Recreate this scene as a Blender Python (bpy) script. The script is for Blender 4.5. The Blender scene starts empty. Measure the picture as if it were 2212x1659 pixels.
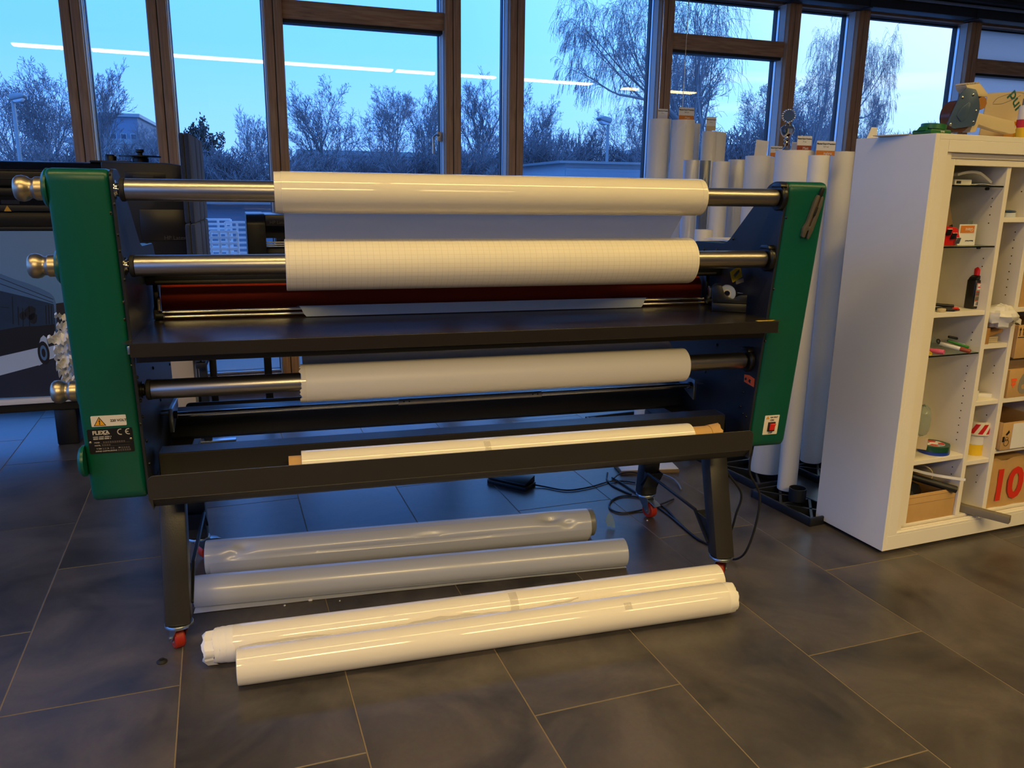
import bpy, bmesh, math, random
import numpy as np
from mathutils import Matrix, Vector
R = math.radians
scene = bpy.context.scene
COL = scene.collection
# ------------------------------------------------------------------ camera
F_PX, PITCH, ROLL, YAW = 1733.0, R(13.4626), R(0.7745), R(16.0489)
CAM = Vector((0, 0, 1.52))
def _basis():
    c, s = math.cos(PITCH), math.sin(PITCH)
    fw = Vector((0, c, -s)); up = Vector((0, s, c)); rt = Vector((1, 0, 0))
    cr, sr = math.cos(ROLL), math.sin(ROLL)
    r2 = cr*rt + sr*up; u2 = -sr*rt + cr*up
    Z = Matrix.Rotation(-YAW, 3, 'Z')
    return Z @ r2, Z @ u2, Z @ fw
RT, UP, FW = _basis()
cd = bpy.data.cameras.new('camera'); cam = bpy.data.objects.new('camera', cd); COL.objects.link(cam)
cam.matrix_world = Matrix(((RT.x, UP.x, -FW.x, 0), (RT.y, UP.y, -FW.y, 0), (RT.z, UP.z, -FW.z, CAM.z), (0, 0, 0, 1)))
cd.sensor_fit = 'HORIZONTAL'; cd.sensor_width = 36.0; cd.lens = F_PX/2212*36.0
cd.clip_start = 0.05; cd.clip_end = 400
scene.camera = cam
scene.view_settings.view_transform = 'Standard'
scene.view_settings.look = 'None'
scene.view_settings.gamma = 1.0
scene.view_settings.use_curve_mapping = False
scene.view_settings.exposure = 0.38
# ------------------------------------------------------------------ world: late blue sky, palest low on the right where the sun has set
def make_world():
    w = bpy.data.worlds.new('sky'); scene.world = w; w.use_nodes = True
    nt = w.node_tree; N = nt.nodes; L = nt.links; N.clear()
    out = N.new('ShaderNodeOutputWorld'); bg = N.new('ShaderNodeBackground'); L.new(bg.outputs[0], out.inputs[0])
    tc = N.new('ShaderNodeTexCoord')
    dot = N.new('ShaderNodeVectorMath'); dot.operation = 'DOT_PRODUCT'
    a = R(58); sd = Vector((math.sin(a)*math.cos(R(20)), math.cos(a)*math.cos(R(20)), math.sin(R(20)))).normalized()
    dot.inputs[1].default_value = sd
    L.new(tc.outputs['Generated'], dot.inputs[0])
    ramp = N.new('ShaderNodeValToRGB'); cr = ramp.color_ramp
    cr.elements[0].position = 0.0; cr.elements[0].color = (0.22, 0.66, 1.9, 1)
    cr.elements[1].position = 1.0; cr.elements[1].color = (3.4, 3.3, 3.2, 1)
    for pos, c in ((0.63, (0.17, 0.59, 1.9, 1)), (0.854, (0.21, 0.69, 2.1, 1)), (0.935, (0.36, 0.87, 1.75, 1)), (0.985, (0.80, 1.10, 1.35, 1))):
        e = cr.elements.new(pos); e.color = c
    mr = N.new('ShaderNodeMapRange'); mr.inputs['From Min'].default_value = -1; mr.inputs['From Max'].default_value = 1
    mr.inputs['To Min'].default_value = 0; mr.inputs['To Max'].default_value = 1
    L.new(dot.outputs['Value'], mr.inputs['Value']); L.new(mr.outputs[0], ramp.inputs[0])
    # thin streaky cloud
    mp = N.new('ShaderNodeMapping'); mp.inputs['Scale'].default_value = (1.2, 1.2, 16); mp.inputs['Rotation'].default_value = (R(7), R(-7), 0)
    L.new(tc.outputs['Generated'], mp.inputs[0])
    nz = N.new('ShaderNodeTexNoise'); nz.inputs['Scale'].default_value = 2.2; nz.inputs['Detail'].default_value = 5
    L.new(mp.outputs[0], nz.inputs['Vector'])
    cm = N.new('ShaderNodeMapRange'); cm.inputs['From Min'].default_value = 0.52; cm.inputs['From Max'].default_value = 0.75
    cm.inputs['To Max'].default_value = 1.0; L.new(nz.outputs['Fac'], cm.inputs['Value'])
    sm = N.new('ShaderNodeMapRange'); sm.inputs['From Min'].default_value = 0.88; sm.inputs['From Max'].default_value = 0.98
    L.new(mr.outputs[0], sm.inputs['Value'])
    mul = N.new('ShaderNodeMath'); mul.operation = 'MULTIPLY'; L.new(cm.outputs[0], mul.inputs[0]); L.new(sm.outputs[0], mul.inputs[1])
    mul2 = N.new('ShaderNodeMath'); mul2.operation = 'MULTIPLY'; L.new(mul.outputs[0], mul2.inputs[0]); mul2.inputs[1].default_value = 0.75
    mix = N.new('ShaderNodeMix'); mix.data_type = 'RGBA'; mix.inputs['B'].default_value = (1.0, 1.12, 1.4, 1)
    L.new(mul2.outputs[0], mix.inputs['Factor']); L.new(ramp.outputs[0], mix.inputs['A'])
    # haze towards the horizon
    sep = N.new('ShaderNodeSeparateXYZ'); L.new(tc.outputs['Generated'], sep.inputs[0])
    hz = N.new('ShaderNodeMapRange'); hz.inputs['From Min'].default_value = 0.0; hz.inputs['From Max'].default_value = 0.16
    hz.inputs['To Min'].default_value = 0.6; hz.inputs['To Max'].default_value = 0.0
    L.new(sep.outputs['Z'], hz.inputs['Value'])
    mix2 = N.new('ShaderNodeMix'); mix2.data_type = 'RGBA'; mix2.inputs['B'].default_value = (0.46, 0.78, 1.4, 1)
    L.new(hz.outputs[0], mix2.inputs['Factor']); L.new(mix.outputs['Result'], mix2.inputs['A'])
    L.new(mix2.outputs['Result'], bg.inputs[0]); bg.inputs[1].default_value = 1.0
make_world()
# ------------------------------------------------------------------ pixel -> place on a known plane of the room
def ray(x, y):
    return RT*((x-1106)/F_PX) - UP*((y-829.5)/F_PX) + FW
def PZ(x, y, z=0.0):
    d = ray(x, y); return CAM + d*((z-CAM.z)/d.z)
def PY(x, y, Y):
    d = ray(x, y); return CAM + d*(Y/d.y)
def PX(x, y, X):
    d = ray(x, y); return CAM + d*(X/d.x)
def PF(x, y, fr, Y):
    """point where the pixel ray meets plane y=Y of frame fr, in frame coordinates"""
    inv = fr.inverted(); o = inv @ CAM; d = inv.to_3x3() @ ray(x, y)
    return o + d*((Y-o.y)/d.y)
def PFX(x, y, fr, X):
    inv = fr.inverted(); o = inv @ CAM; d = inv.to_3x3() @ ray(x, y)
    return o + d*((X-o.x)/d.x)
def PFZ(x, y, fr, Z):
    inv = fr.inverted(); o = inv @ CAM; d = inv.to_3x3() @ ray(x, y)
    return o + d*((Z-o.z)/d.z)
def frame(x, y, z=0.0, deg=0.0):
    return Matrix.Translation((x, y, z)) @ Matrix.Rotation(R(deg), 4, 'Z')
I4 = Matrix.Identity(4)
# ------------------------------------------------------------------ materials
def lin(c):
    c = c/255.0
    return c/12.92 if c <= 0.04045 else ((c+0.055)/1.055)**2.4
def rgb(r, g, b): return (lin(r), lin(g), lin(b), 1)
M = {}
def mat(name, col, rough=0.5, metal=0.0, spec=0.5, var=0.06, vscale=12.0, vstretch=(1, 1, 1), bump=0.0, bscale=80.0,
        coat=0.0, alpha=1.0, emit=None, emit_s=0.0, trans=0.0, rvar=0.0, aniso=None, sheen=0.0):
    m = bpy.data.materials.new(name); m.use_nodes = True
    nt = m.node_tree; N = nt.nodes; L = nt.links
    b = N['Principled BSDF']
    b.inputs['Roughness'].default_value = rough; b.inputs['Metallic'].default_value = metal
    b.inputs['Specular IOR Level'].default_value = spec
    if coat: b.inputs['Coat Weight'].default_value = coat; b.inputs['Coat Roughness'].default_value = 0.12
    if trans: b.inputs['Transmission Weight'].default_value = trans
    if alpha < 1: b.inputs['Alpha'].default_value = alpha
    if sheen: b.inputs['Sheen Weight'].default_value = sheen
    if emit: b.inputs['Emission Color'].default_value = emit; b.inputs['Emission Strength'].default_value = emit_s
    tc = N.new('ShaderNodeTexCoord'); mp = N.new('ShaderNodeMapping'); mp.inputs['Scale'].default_value = vstretch
    L.new(tc.outputs['Object'], mp.inputs[0])
    nz = N.new('ShaderNodeTexNoise'); nz.inputs['Scale'].default_value = vscale; nz.inputs['Detail'].default_value = 4
    L.new(mp.outputs[0], nz.inputs['Vector'])
    lo = tuple(max(0, c*(1-var)) for c in col[:3])+(1,); hi = tuple(min(1, c*(1+var)) for c in col[:3])+(1,)
    mx = N.new('ShaderNodeMix'); mx.data_type = 'RGBA'; mx.inputs['A'].default_value = lo; mx.inputs['B'].default_value = hi
    L.new(nz.outputs['Fac'], mx.inputs['Factor']); L.new(mx.outputs['Result'], b.inputs['Base Color'])
    if rvar:
        mr = N.new('ShaderNodeMapRange'); mr.inputs['To Min'].default_value = max(0.02, rough-rvar); mr.inputs['To Max'].default_value = min(1, rough+rvar)
        L.new(nz.outputs['Fac'], mr.inputs['Value']); L.new(mr.outputs[0], b.inputs['Roughness'])
    if bump:
        n2 = N.new('ShaderNodeTexNoise'); n2.inputs['Scale'].default_value = bscale; n2.inputs['Detail'].default_value = 3
        L.new(mp.outputs[0], n2.inputs['Vector'])
        bp = N.new('ShaderNodeBump'); bp.inputs['Strength'].default_value = bump; bp.inputs['Distance'].default_value = 0.004
        L.new(n2.outputs['Fac'], bp.inputs['Height']); L.new(bp.outputs[0], b.inputs['Normal'])
    M[name] = m
    return m
def wood_mat(name, c1, c2, rough=0.5, scale=5.0, stretch=(1, 1, 0.06)):
    m = mat(name, c1, rough); nt = m.node_tree; N = nt.nodes; L = nt.links; b = N['Principled BSDF']
    tc = N.new('ShaderNodeTexCoord'); mp = N.new('ShaderNodeMapping'); mp.inputs['Scale'].default_value = stretch
    L.new(tc.outputs['Object'], mp.inputs[0])
    wv = N.new('ShaderNodeTexNoise'); wv.inputs['Scale'].default_value = scale*9; wv.inputs['Detail'].default_value = 6; wv.inputs['Distortion'].default_value = 0.7
    L.new(mp.outputs[0], wv.inputs['Vector'])
    rp = N.new('ShaderNodeValToRGB'); rp.color_ramp.elements[0].position = 0.32; rp.color_ramp.elements[0].color = c2
    rp.color_ramp.elements[1].position = 0.66; rp.color_ramp.elements[1].color = c1
    L.new(wv.outputs['Fac'], rp.inputs[0]); L.new(rp.outputs[0], b.inputs['Base Color'])
    bp = N.new('ShaderNodeBump'); bp.inputs['Strength'].default_value = 0.12; bp.inputs['Distance'].default_value = 0.002
    L.new(wv.outputs['Fac'], bp.inputs['Height']); L.new(bp.outputs[0], b.inputs['Normal'])
    return m
def glass_mat(name, tint=(0.97, 0.985, 1.0, 1), refl=1.0):
    m = bpy.data.materials.new(name); m.use_nodes = True; nt = m.node_tree; N = nt.nodes; L = nt.links; N.clear()
    out = N.new('ShaderNodeOutputMaterial'); mx = N.new('ShaderNodeMixShader'); tr = N.new('ShaderNodeBsdfTransparent'); gl = N.new('ShaderNodeBsdfGlossy')
    tr.inputs[0].default_value = tint; gl.inputs['Roughness'].default_value = 0.0; gl.inputs[0].default_value = (refl, refl, refl, 1)
    fr = N.new('ShaderNodeFresnel'); ge = N.new('ShaderNodeNewGeometry'); im = N.new('ShaderNodeMapRange')   # same reflectance from either side of a face
    im.inputs['To Min'].default_value = 1.5; im.inputs['To Max'].default_value = 1/1.5
    L.new(ge.outputs['Backfacing'], im.inputs['Value']); L.new(im.outputs[0], fr.inputs[0])
    nz = N.new('ShaderNodeTexNoise'); nz.inputs['Scale'].default_value = 3
    bp = N.new('ShaderNodeBump'); bp.inputs['Strength'].default_value = 0.0015; L.new(nz.outputs['Fac'], bp.inputs['Height'])
    L.new(bp.outputs[0], gl.inputs['Normal'])
    L.new(fr.outputs[0], mx.inputs[0]); L.new(tr.outputs[0], mx.inputs[1]); L.new(gl.outputs[0], mx.inputs[2]); L.new(mx.outputs[0], out.inputs[0])
    M[name] = m
    return m
def sheer_mat(name, col, back, share=0.5, rough=0.5):
    """thin paper or frosted sheet that lets light through"""
    m = bpy.data.materials.new(name); m.use_nodes = True; nt = m.node_tree; N = nt.nodes; L = nt.links
    b = N['Principled BSDF']; b.inputs['Roughness'].default_value = rough
    nz = N.new('ShaderNodeTexNoise'); nz.inputs['Scale'].default_value = 20; mx = N.new('ShaderNodeMix'); mx.data_type = 'RGBA'
    mx.inputs['A'].default_value = tuple(c*0.97 for c in col[:3])+(1,); mx.inputs['B'].default_value = col
    L.new(nz.outputs['Fac'], mx.inputs['Factor']); L.new(mx.outputs['Result'], b.inputs['Base Color'])
    t = N.new('ShaderNodeBsdfTranslucent'); t.inputs[0].default_value = back
    ms = N.new('ShaderNodeMixShader'); ms.inputs[0].default_value = share
    out = N['Material Output']; L.new(b.outputs[0], ms.inputs[1]); L.new(t.outputs[0], ms.inputs[2]); L.new(ms.outputs[0], out.inputs[0])
    M[name] = m
    return m
# ------------------------------------------------------------------ mesh builder
class MB:
    def __init__(s, fr=None):
        s.v = []; s.f = []; s.fr = fr or I4
    def add(s, vs, fs):
        n = len(s.v); s.v += [tuple(s.fr @ Vector(p)) for p in vs]; s.f += [tuple(i+n for i in f) for f in fs]; return s
    def box(s, x0, x1, y0, y1, z0, z1):
        return s.add([(x0, y0, z0), (x1, y0, z0), (x1, y1, z0), (x0, y1, z0), (x0, y0, z1), (x1, y0, z1), (x1, y1, z1), (x0, y1, z1)],
                     [(0, 3, 2, 1), (4, 5, 6, 7), (0, 1, 5, 4), (1, 2, 6, 5), (2, 3, 7, 6), (3, 0, 4, 7)])
    def prism(s, poly, axis, a0, a1):
        """poly of 2-D points in the two other axes (x: (y,z), y: (x,z), z: (x,y))"""
        n = len(poly)
        def P(p, a):
            return (a, p[0], p[1]) if axis == 'x' else (p[0], a, p[1]) if axis == 'y' else (p[0], p[1], a)
        vs = [P(p, a0) for p in poly]+[P(p, a1) for p in poly]
        return s.add(vs, [tuple(range(n))[::-1], tuple(range(n, 2*n))]+[(i, (i+1) % n, n+(i+1) % n, n+i) for i in range(n)])
    def cyl(s, p0, p1, r0, r1=None, n=20, caps=True):
        p0 = Vector(p0); p1 = Vector(p1); r1 = r0 if r1 is None else r1
        d = (p1-p0).normalized(); a = d.orthogonal().normalized(); b = d.cross(a)
        vs = []
        for p, r in ((p0, r0), (p1, r1)):
            vs += [p+(a*math.cos(2*math.pi*i/n)+b*math.sin(2*math.pi*i/n))*r for i in range(n)]
        fs = [(i, (i+1) % n, n+(i+1) % n, n+i) for i in range(n)]
        if caps: fs += [tuple(range(n))[::-1], tuple(range(n, 2*n))]
        return s.add(vs, fs)
    def lathe(s, prof, o, d, n=28, close=True):
        """prof: (radius, distance along d)"""
        o = Vector(o); d = Vector(d).normalized(); a = d.orthogonal().normalized(); b = d.cross(a)
        vs = []; k = len(prof)
        for r, h in prof:
            vs += [o+d*h+(a*math.cos(2*math.pi*i/n)+b*math.sin(2*math.pi*i/n))*max(r, 1e-5) for i in range(n)]
        fs = []
        for j in range(k-1):
            fs += [(j*n+i, j*n+(i+1) % n, (j+1)*n+(i+1) % n, (j+1)*n+i) for i in range(n)]
        if close: fs += [tuple(range(n))[::-1], tuple(range((k-1)*n, k*n))]
        return s.add(vs, fs)
    def ring(s, o, d, r_out, r_in, h, n=32):
        return s.lathe([(r_in, 0), (r_out, 0), (r_out, h), (r_in, h), (r_in, 0)], o, d, n, close=False)
    def tube(s, path, r, n=8, closed=False):
        P = [Vector(p) for p in path]; k = len(P); vs = []; fs = []
        t0 = (P[1]-P[0]).normalized(); a = t0.orthogonal().normalized()
        for i, p in enumerate(P):
            t = (P[min(i+1, k-1)]-P[max(i-1, 0)]).normalized()
            a = (a-t*a.dot(t)).normalized(); b = t.cross(a)
            rr = r[i] if isinstance(r, (list, tuple)) else r
            vs += [p+(a*math.cos(2*math.pi*j/n)+b*math.sin(2*math.pi*j/n))*rr for j in range(n)]
        for i in range(k-1):
            fs += [(i*n+j, i*n+(j+1) % n, (i+1)*n+(j+1) % n, (i+1)*n+j) for j in range(n)]
        fs += [tuple(range(n))[::-1], tuple(range((k-1)*n, k*n))]
        return s.add(vs, fs)
    def sheet(s, grid, th):
        """grid[row][col] of points -> thin closed sheet"""
        m = len(grid); n = len(grid[0]); G = [[Vector(p) for p in row] for row in grid]
        vs = []; fs = []
        nor = []
        for i in range(m):
            for j in range(n):
                du = G[min(i+1, m-1)][j]-G[max(i-1, 0)][j]; dv = G[i][min(j+1, n-1)]-G[i][max(j-1, 0)]
                c = du.cross(dv); nor.append(c.normalized() if c.length > 1e-9 else Vector((0, 0, 1)))
        flat = [G[i][j] for i in range(m) for j in range(n)]
        vs = [p+nn*th/2 for p, nn in zip(flat, nor)]+[p-nn*th/2 for p, nn in zip(flat, nor)]
        o = m*n
        for i in range(m-1):
            for j in range(n-1):
                a, b, c, d = i*n+j, i*n+j+1, (i+1)*n+j+1, (i+1)*n+j
                fs += [(a, d, c, b), (o+a, o+b, o+c, o+d)]
        bd = [j for j in range(n)]+[i*n+n-1 for i in range(1, m)]+[(m-1)*n+j for j in range(n-2, -1, -1)]+[i*n for i in range(m-2, 0, -1)]
        for q in range(len(bd)):
            a, b = bd[q], bd[(q+1) % len(bd)]
            fs.append((a, b, o+b, o+a))
        return s.add(vs, fs)
    def build(s, name, material, parent=None, smooth=False, bevel=0.0, seg=2, origin=None, angle=35):
        me = bpy.data.meshes.new(name)
        V = [Vector(p) for p in s.v]
        if origin is None:
            xs = [p.x for p in V]; ys = [p.y for p in V]; zs = [p.z for p in V]
            origin = Vector(((min(xs)+max(xs))/2, (min(ys)+max(ys))/2, min(zs) if parent is None else (min(zs)+max(zs))/2))
        origin = Vector(origin)
        me.from_pydata([tuple(p-origin) for p in V], [], s.f)
        bm = bmesh.new(); bm.from_mesh(me)
        bmesh.ops.recalc_face_normals(bm, faces=bm.faces)
        if bevel > 0:
            ed = [e for e in bm.edges if len(e.link_faces) == 2 and e.calc_face_angle(0) > R(30)]
            bmesh.ops.bevel(bm, geom=ed, offset=bevel, offset_type='OFFSET', segments=seg, affect='EDGES', clamp_overlap=True, profile=0.5)
        bm.to_mesh(me); bm.free()
        if smooth or bevel > 0:
            me.polygons.foreach_set('use_smooth', [True]*len(me.polygons))
            me.set_sharp_from_angle(angle=R(angle))
        me.materials.append(M[material] if isinstance(material, str) else material)
        o = bpy.data.objects.new(name, me); COL.objects.link(o)
        W[o.name] = origin
        if parent is not None:
            o.parent = parent; o.location = origin-W[parent.name]
        else:
            o.location = origin
        return o
W = {}
def thing(name, label, cat, loc, group=None, kind=None):
    o = bpy.data.objects.new(name, None); COL.objects.link(o); o.empty_display_size = 0.05
    o.location = loc; W[o.name] = Vector(loc)
    return tag(o, label, cat, group, kind)
def tag(o, label=None, cat=None, group=None, kind=None):
    if label: o['label'] = label
    if cat: o['category'] = cat
    if group: o['group'] = group
    if kind: o['kind'] = kind
    return o
def struct(o, label=None):
    o['kind'] = 'structure'
    if label: o['label'] = label
    return o
def text(s, size, mtx, material, parent, name='lettering', depth=0.0004, align='LEFT', bold=0.0, shear=0.0):
    """flat lettering: local x right, y up, z out of the face"""
    cu = bpy.data.curves.new(name, 'FONT'); cu.body = s; cu.size = size; cu.extrude = depth; cu.align_x = align; cu.align_y = 'CENTER'
    cu.offset = bold; cu.shear = shear; cu.resolution_u = 3
    ob = bpy.data.objects.new(name, cu); COL.objects.link(ob)
    me = bpy.data.meshes.new_from_object(ob)
    COL.objects.unlink(ob); bpy.data.objects.remove(ob); bpy.data.curves.remove(cu)
    org = mtx.to_translation()
    me.transform(Matrix.Translation(-org) @ mtx)
    me.materials.clear(); me.materials.append(M[material])
    o = bpy.data.objects.new(name, me); COL.objects.link(o); W[o.name] = org
    if parent is not None: o.parent = parent; o.location = org-W[parent.name]
    else: o.location = org
    return o
def face_mtx(o, right, up):
    r = Vector(right).normalized(); u = Vector(up).normalized(); n = r.cross(u)
    return Matrix(((r.x, u.x, n.x, o[0]), (r.y, u.y, n.y, o[1]), (r.z, u.z, n.z, o[2]), (0, 0, 0, 1)))
def rounded(poly, r, n=5, which=None):
    """round the corners of a closed 2-D polygon"""
    out = []; k = len(poly)
    for i, p in enumerate(poly):
        if which is not None and i not in which: out.append(tuple(p)); continue
        p = Vector(p).to_2d(); a = Vector(poly[i-1]).to_2d(); b = Vector(poly[(i+1) % k]).to_2d()
        rr = min(r, (a-p).length*0.45, (b-p).length*0.45)
        s = p+(a-p).normalized()*rr; e = p+(b-p).normalized()*rr
        for t in range(n+1):
            t /= n; q = s*(1-t)**2+p*2*t*(1-t)+e*t*t; out.append((q.x, q.y))
    return out
# ------------------------------------------------------------------ the materials
mat('green_paint', rgb(0, 84, 68), 0.34, spec=0.5, var=0.05, vscale=6, bump=0.06, bscale=160)
mat('navy_paint', rgb(33, 36, 41), 0.38, spec=0.5, var=0.12, vscale=14, bump=0.05, bscale=220)
mat('black_paint', rgb(46, 44, 41), 0.36, spec=0.45, var=0.10, vscale=20, bump=0.08, bscale=300)
mat('black_gloss', rgb(14, 14, 15), 0.33, var=0.08)
mat('black_plastic', rgb(24, 25, 28), 0.5, var=0.10)
mat('black_rubber', rgb(20, 20, 22), 0.7, var=0.10)
mat('steel', rgb(186, 182, 176), 0.31, metal=1.0, var=0.05, vscale=30, vstretch=(0.02, 8, 8))
mat('chrome', rgb(214, 214, 214), 0.13, metal=1.0, var=0.03)
mat('zinc', rgb(170, 180, 188), 0.32, metal=1.0, var=0.10, vscale=30)
mat('knob_metal', rgb(190, 178, 156), 0.36, metal=1.0, var=0.06, vscale=60, bump=0.04, bscale=400)
mat('red_silicone', rgb(140, 40, 14), 0.6, spec=0.15, var=0.05)
mat('caster_red', rgb(176, 44, 22), 0.42, var=0.10, vscale=40)
mat('caster_core', rgb(150, 140, 140), 0.5, var=0.1)
mat('paper', rgb(238, 234, 224), 0.42, spec=0.4, var=0.02, vscale=3)
mat('paper_gloss', rgb(236, 230, 216), 0.5, spec=0.3, var=0.02, vscale=3, coat=1.0)
M['paper_gloss'].node_tree.nodes['Principled BSDF'].inputs['Coat Roughness'].default_value = 0.06
mat('tape_clear', rgb(226, 222, 212), 0.15, spec=0.7, alpha=0.3, var=0.02)
sheer_mat('paper_web', rgb(226, 222, 214), rgb(236, 234, 230), 0.72)
sheer_mat('frosted_pane', rgb(190, 196, 206), rgb(236, 226, 220), 0.85, 0.3)
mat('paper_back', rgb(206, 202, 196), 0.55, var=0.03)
mat('film_silver', rgb(192, 196, 204), 0.34, spec=0.6, var=0.02, vscale=3, coat=0.3)
mat('film_edge', rgb(120, 122, 124), 0.35, var=0.1)
mat('film_clear', rgb(205, 215, 225), 0.12, spec=0.7, var=0.02)
mat('cardboard', rgb(196, 158, 104), 0.75, spec=0.2, var=0.08, vscale=25, bump=0.05, bscale=120)
mat('cardboard_dark', rgb(140, 116, 86), 0.8, spec=0.2, var=0.1, vscale=25)
mat('cream_board', rgb(205, 188, 158), 0.6, var=0.04)
mat('white_paint', rgb(238, 234, 224), 0.36, var=0.025, vscale=5, bump=0.03, bscale=140)
mat('white_lacquer', rgb(238, 232, 220), 0.36, var=0.02)
mat('label_white', rgb(232, 224, 206), 0.5, var=0.02)
mat('card_white', rgb(230, 230, 232), 0.6, var=0.02)
mat('orange_print', rgb(214, 128, 42), 0.6, var=0.03)
mat('yellow_sign', rgb(240, 170, 20), 0.5, var=0.03)
mat('yellow', rgb(226, 190, 36), 0.5, var=0.03)
mat('ink', rgb(26, 24, 28), 0.6, var=0.02)
mat('ink_light', rgb(196, 190, 176), 0.5, var=0.02)
mat('ink_dim', rgb(84, 78, 70), 0.6, var=0.05)
mat('plate_black', rgb(16, 15, 18), 0.4, var=0.06)
mat('switch_red', rgb(206, 34, 24), 0.35, emit=rgb(255, 40, 20), emit_s=0.12, var=0.02)
mat('orange_tag', rgb(255, 104, 44), 0.6, var=0.04)
mat('knife_grey', rgb(86, 82, 75), 0.42, var=0.06)
mat('cable', rgb(24, 24, 26), 0.48, var=0.06)
mat('printer_black', rgb(18, 19, 23), 0.36, var=0.08)
mat('printer_grey', rgb(26, 28, 34), 0.45, var=0.06)
mat('printer_brown', rgb(34, 30, 27), 0.3, var=0.05)
mat('felt', rgb(62, 74, 96), 0.95, spec=0.1, var=0.4, vscale=240, bump=0.5, bscale=260, sheen=0.3)
mat('print_sky', rgb(100, 152, 206), 0.45, var=0.12, vscale=1.2)
mat('print_bus', rgb(86, 126, 170), 0.4, var=0.06)
mat('print_glass', rgb(40, 62, 88), 0.35, var=0.35, vscale=7)
mat('print_dark', rgb(22, 22, 28), 0.45, var=0.2)
mat('print_white', rgb(190, 208, 230), 0.4, var=0.03)
mat('print_road', rgb(36, 42, 58), 0.45, var=0.12)
mat('print_tree', rgb(40, 34, 36), 0.5, var=0.2)
mat('aluminium', rgb(196, 200, 206), 0.3, metal=1.0, var=0.04)
mat('stand_black', rgb(26, 29, 34), 0.42, var=0.08)
mat('silver_cup', rgb(220, 220, 220), 0.14, metal=1.0, var=0.06, vscale=60)
mat('plastic_wrap', rgb(214, 214, 212), 0.22, spec=0.6, var=0.03, bump=0.5, bscale=22)
mat('smoke_film', rgb(128, 138, 148), 0.2, spec=0.6, var=0.05)
mat('ceiling_white', rgb(206, 206, 204), 0.8, var=0.02)
mat('wall_white', rgb(150, 148, 144), 0.8, var=0.02)
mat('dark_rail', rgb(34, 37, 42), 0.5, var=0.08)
mat('panel_blue', rgb(150, 158, 176), 0.6, var=0.02)
mat('seal_black', rgb(24, 26, 30), 0.5, var=0.05)
mat('grout', rgb(132, 116, 92), 0.85, var=0.10, vscale=60)
mat('bark', rgb(138, 136, 140), 0.9, spec=0.1, var=0.2, vscale=3)
mat('bark_birch', rgb(150, 146, 146), 0.9, spec=0.1, var=0.4, vscale=2)
mat('leaf_dark', rgb(76, 72, 62), 0.9, spec=0.1, var=0.3, vscale=3)
mat('asphalt', rgb(120, 122, 126), 0.9, var=0.1, vscale=1.5)
mat('house_pale', rgb(196, 200, 206), 0.8, var=0.04)
mat('house_blue', rgb(120, 132, 150), 0.8, var=0.05)
mat('shed_metal', rgb(170, 184, 196), 0.5, var=0.04)
mat('galv', rgb(150, 156, 160), 0.5, metal=0.6, var=0.06)
mat('lattice_white', rgb(236, 238, 240), 0.6, var=0.04)
mat('hedge', rgb(44, 46, 44), 0.95, spec=0.1, var=0.3, vscale=2)
mat('glass_shelf', rgb(150, 176, 172), 0.08, spec=0.6, alpha=0.35, var=0.02)
mat('glass_edge', rgb(18, 26, 26), 0.2, var=0.02)
mat('bottle_black', rgb(22, 20, 22), 0.25, var=0.05)
mat('cap_red', rgb(214, 26, 22), 0.3, var=0.02)
mat('tape_green', rgb(24, 74, 52), 0.3, var=0.05)
mat('tape_greenlite', rgb(36, 104, 60), 0.35, var=0.05)
mat('tape_red', rgb(196, 26, 26), 0.4, var=0.03)
mat('tape_brown', rgb(168, 116, 56), 0.25, var=0.06)
mat('tape_darkbrown', rgb(86, 56, 44), 0.3, var=0.06)
mat('blue_steel', rgb(70, 94, 130), 0.3, metal=0.2, var=0.06)
mat('beige_plastic', rgb(206, 190, 156), 0.45, var=0.03)
mat('pen_pink', rgb(226, 96, 140), 0.4, var=0.03)
mat('pen_blue', rgb(24, 62, 170), 0.35, var=0.03)
mat('pen_green', rgb(40, 130, 50), 0.4, var=0.03)
mat('pen_brown', rgb(150, 66, 40), 0.45, var=0.03)
mat('wood_light', rgb(186, 138, 76), 0.55, var=0.12, vscale=8, vstretch=(1, 1, 8))
mat('foam_grey', rgb(120, 112, 98), 0.7, var=0.04)
mat('bag_white', rgb(222, 220, 214), 0.3, spec=0.5, var=0.03, bump=0.4, bscale=30)
mat('teal_print', rgb(20, 96, 92), 0.5, var=0.02)
mat('blue_print', rgb(110, 150, 180), 0.5, var=0.02)
mat('grey_print', rgb(140, 136, 122), 0.6, var=0.04)
mat('red_print', rgb(214, 46, 20), 0.6, var=0.06)
mat('dark_hole', rgb(18, 16, 14), 0.9, var=0.02)
mat('lamp_glow', (1, 1, 1, 1), 0.5, emit=(1.0, 0.695, 0.235, 1), emit_s=16.0)
wood_mat('post_wood', rgb(208, 168, 130), rgb(170, 130, 96), 0.5)
wood_mat('rail_wood', rgb(204, 164, 126), rgb(160, 120, 88), 0.5, stretch=(0.06, 1, 1))
glass_mat('window_glass')
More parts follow.
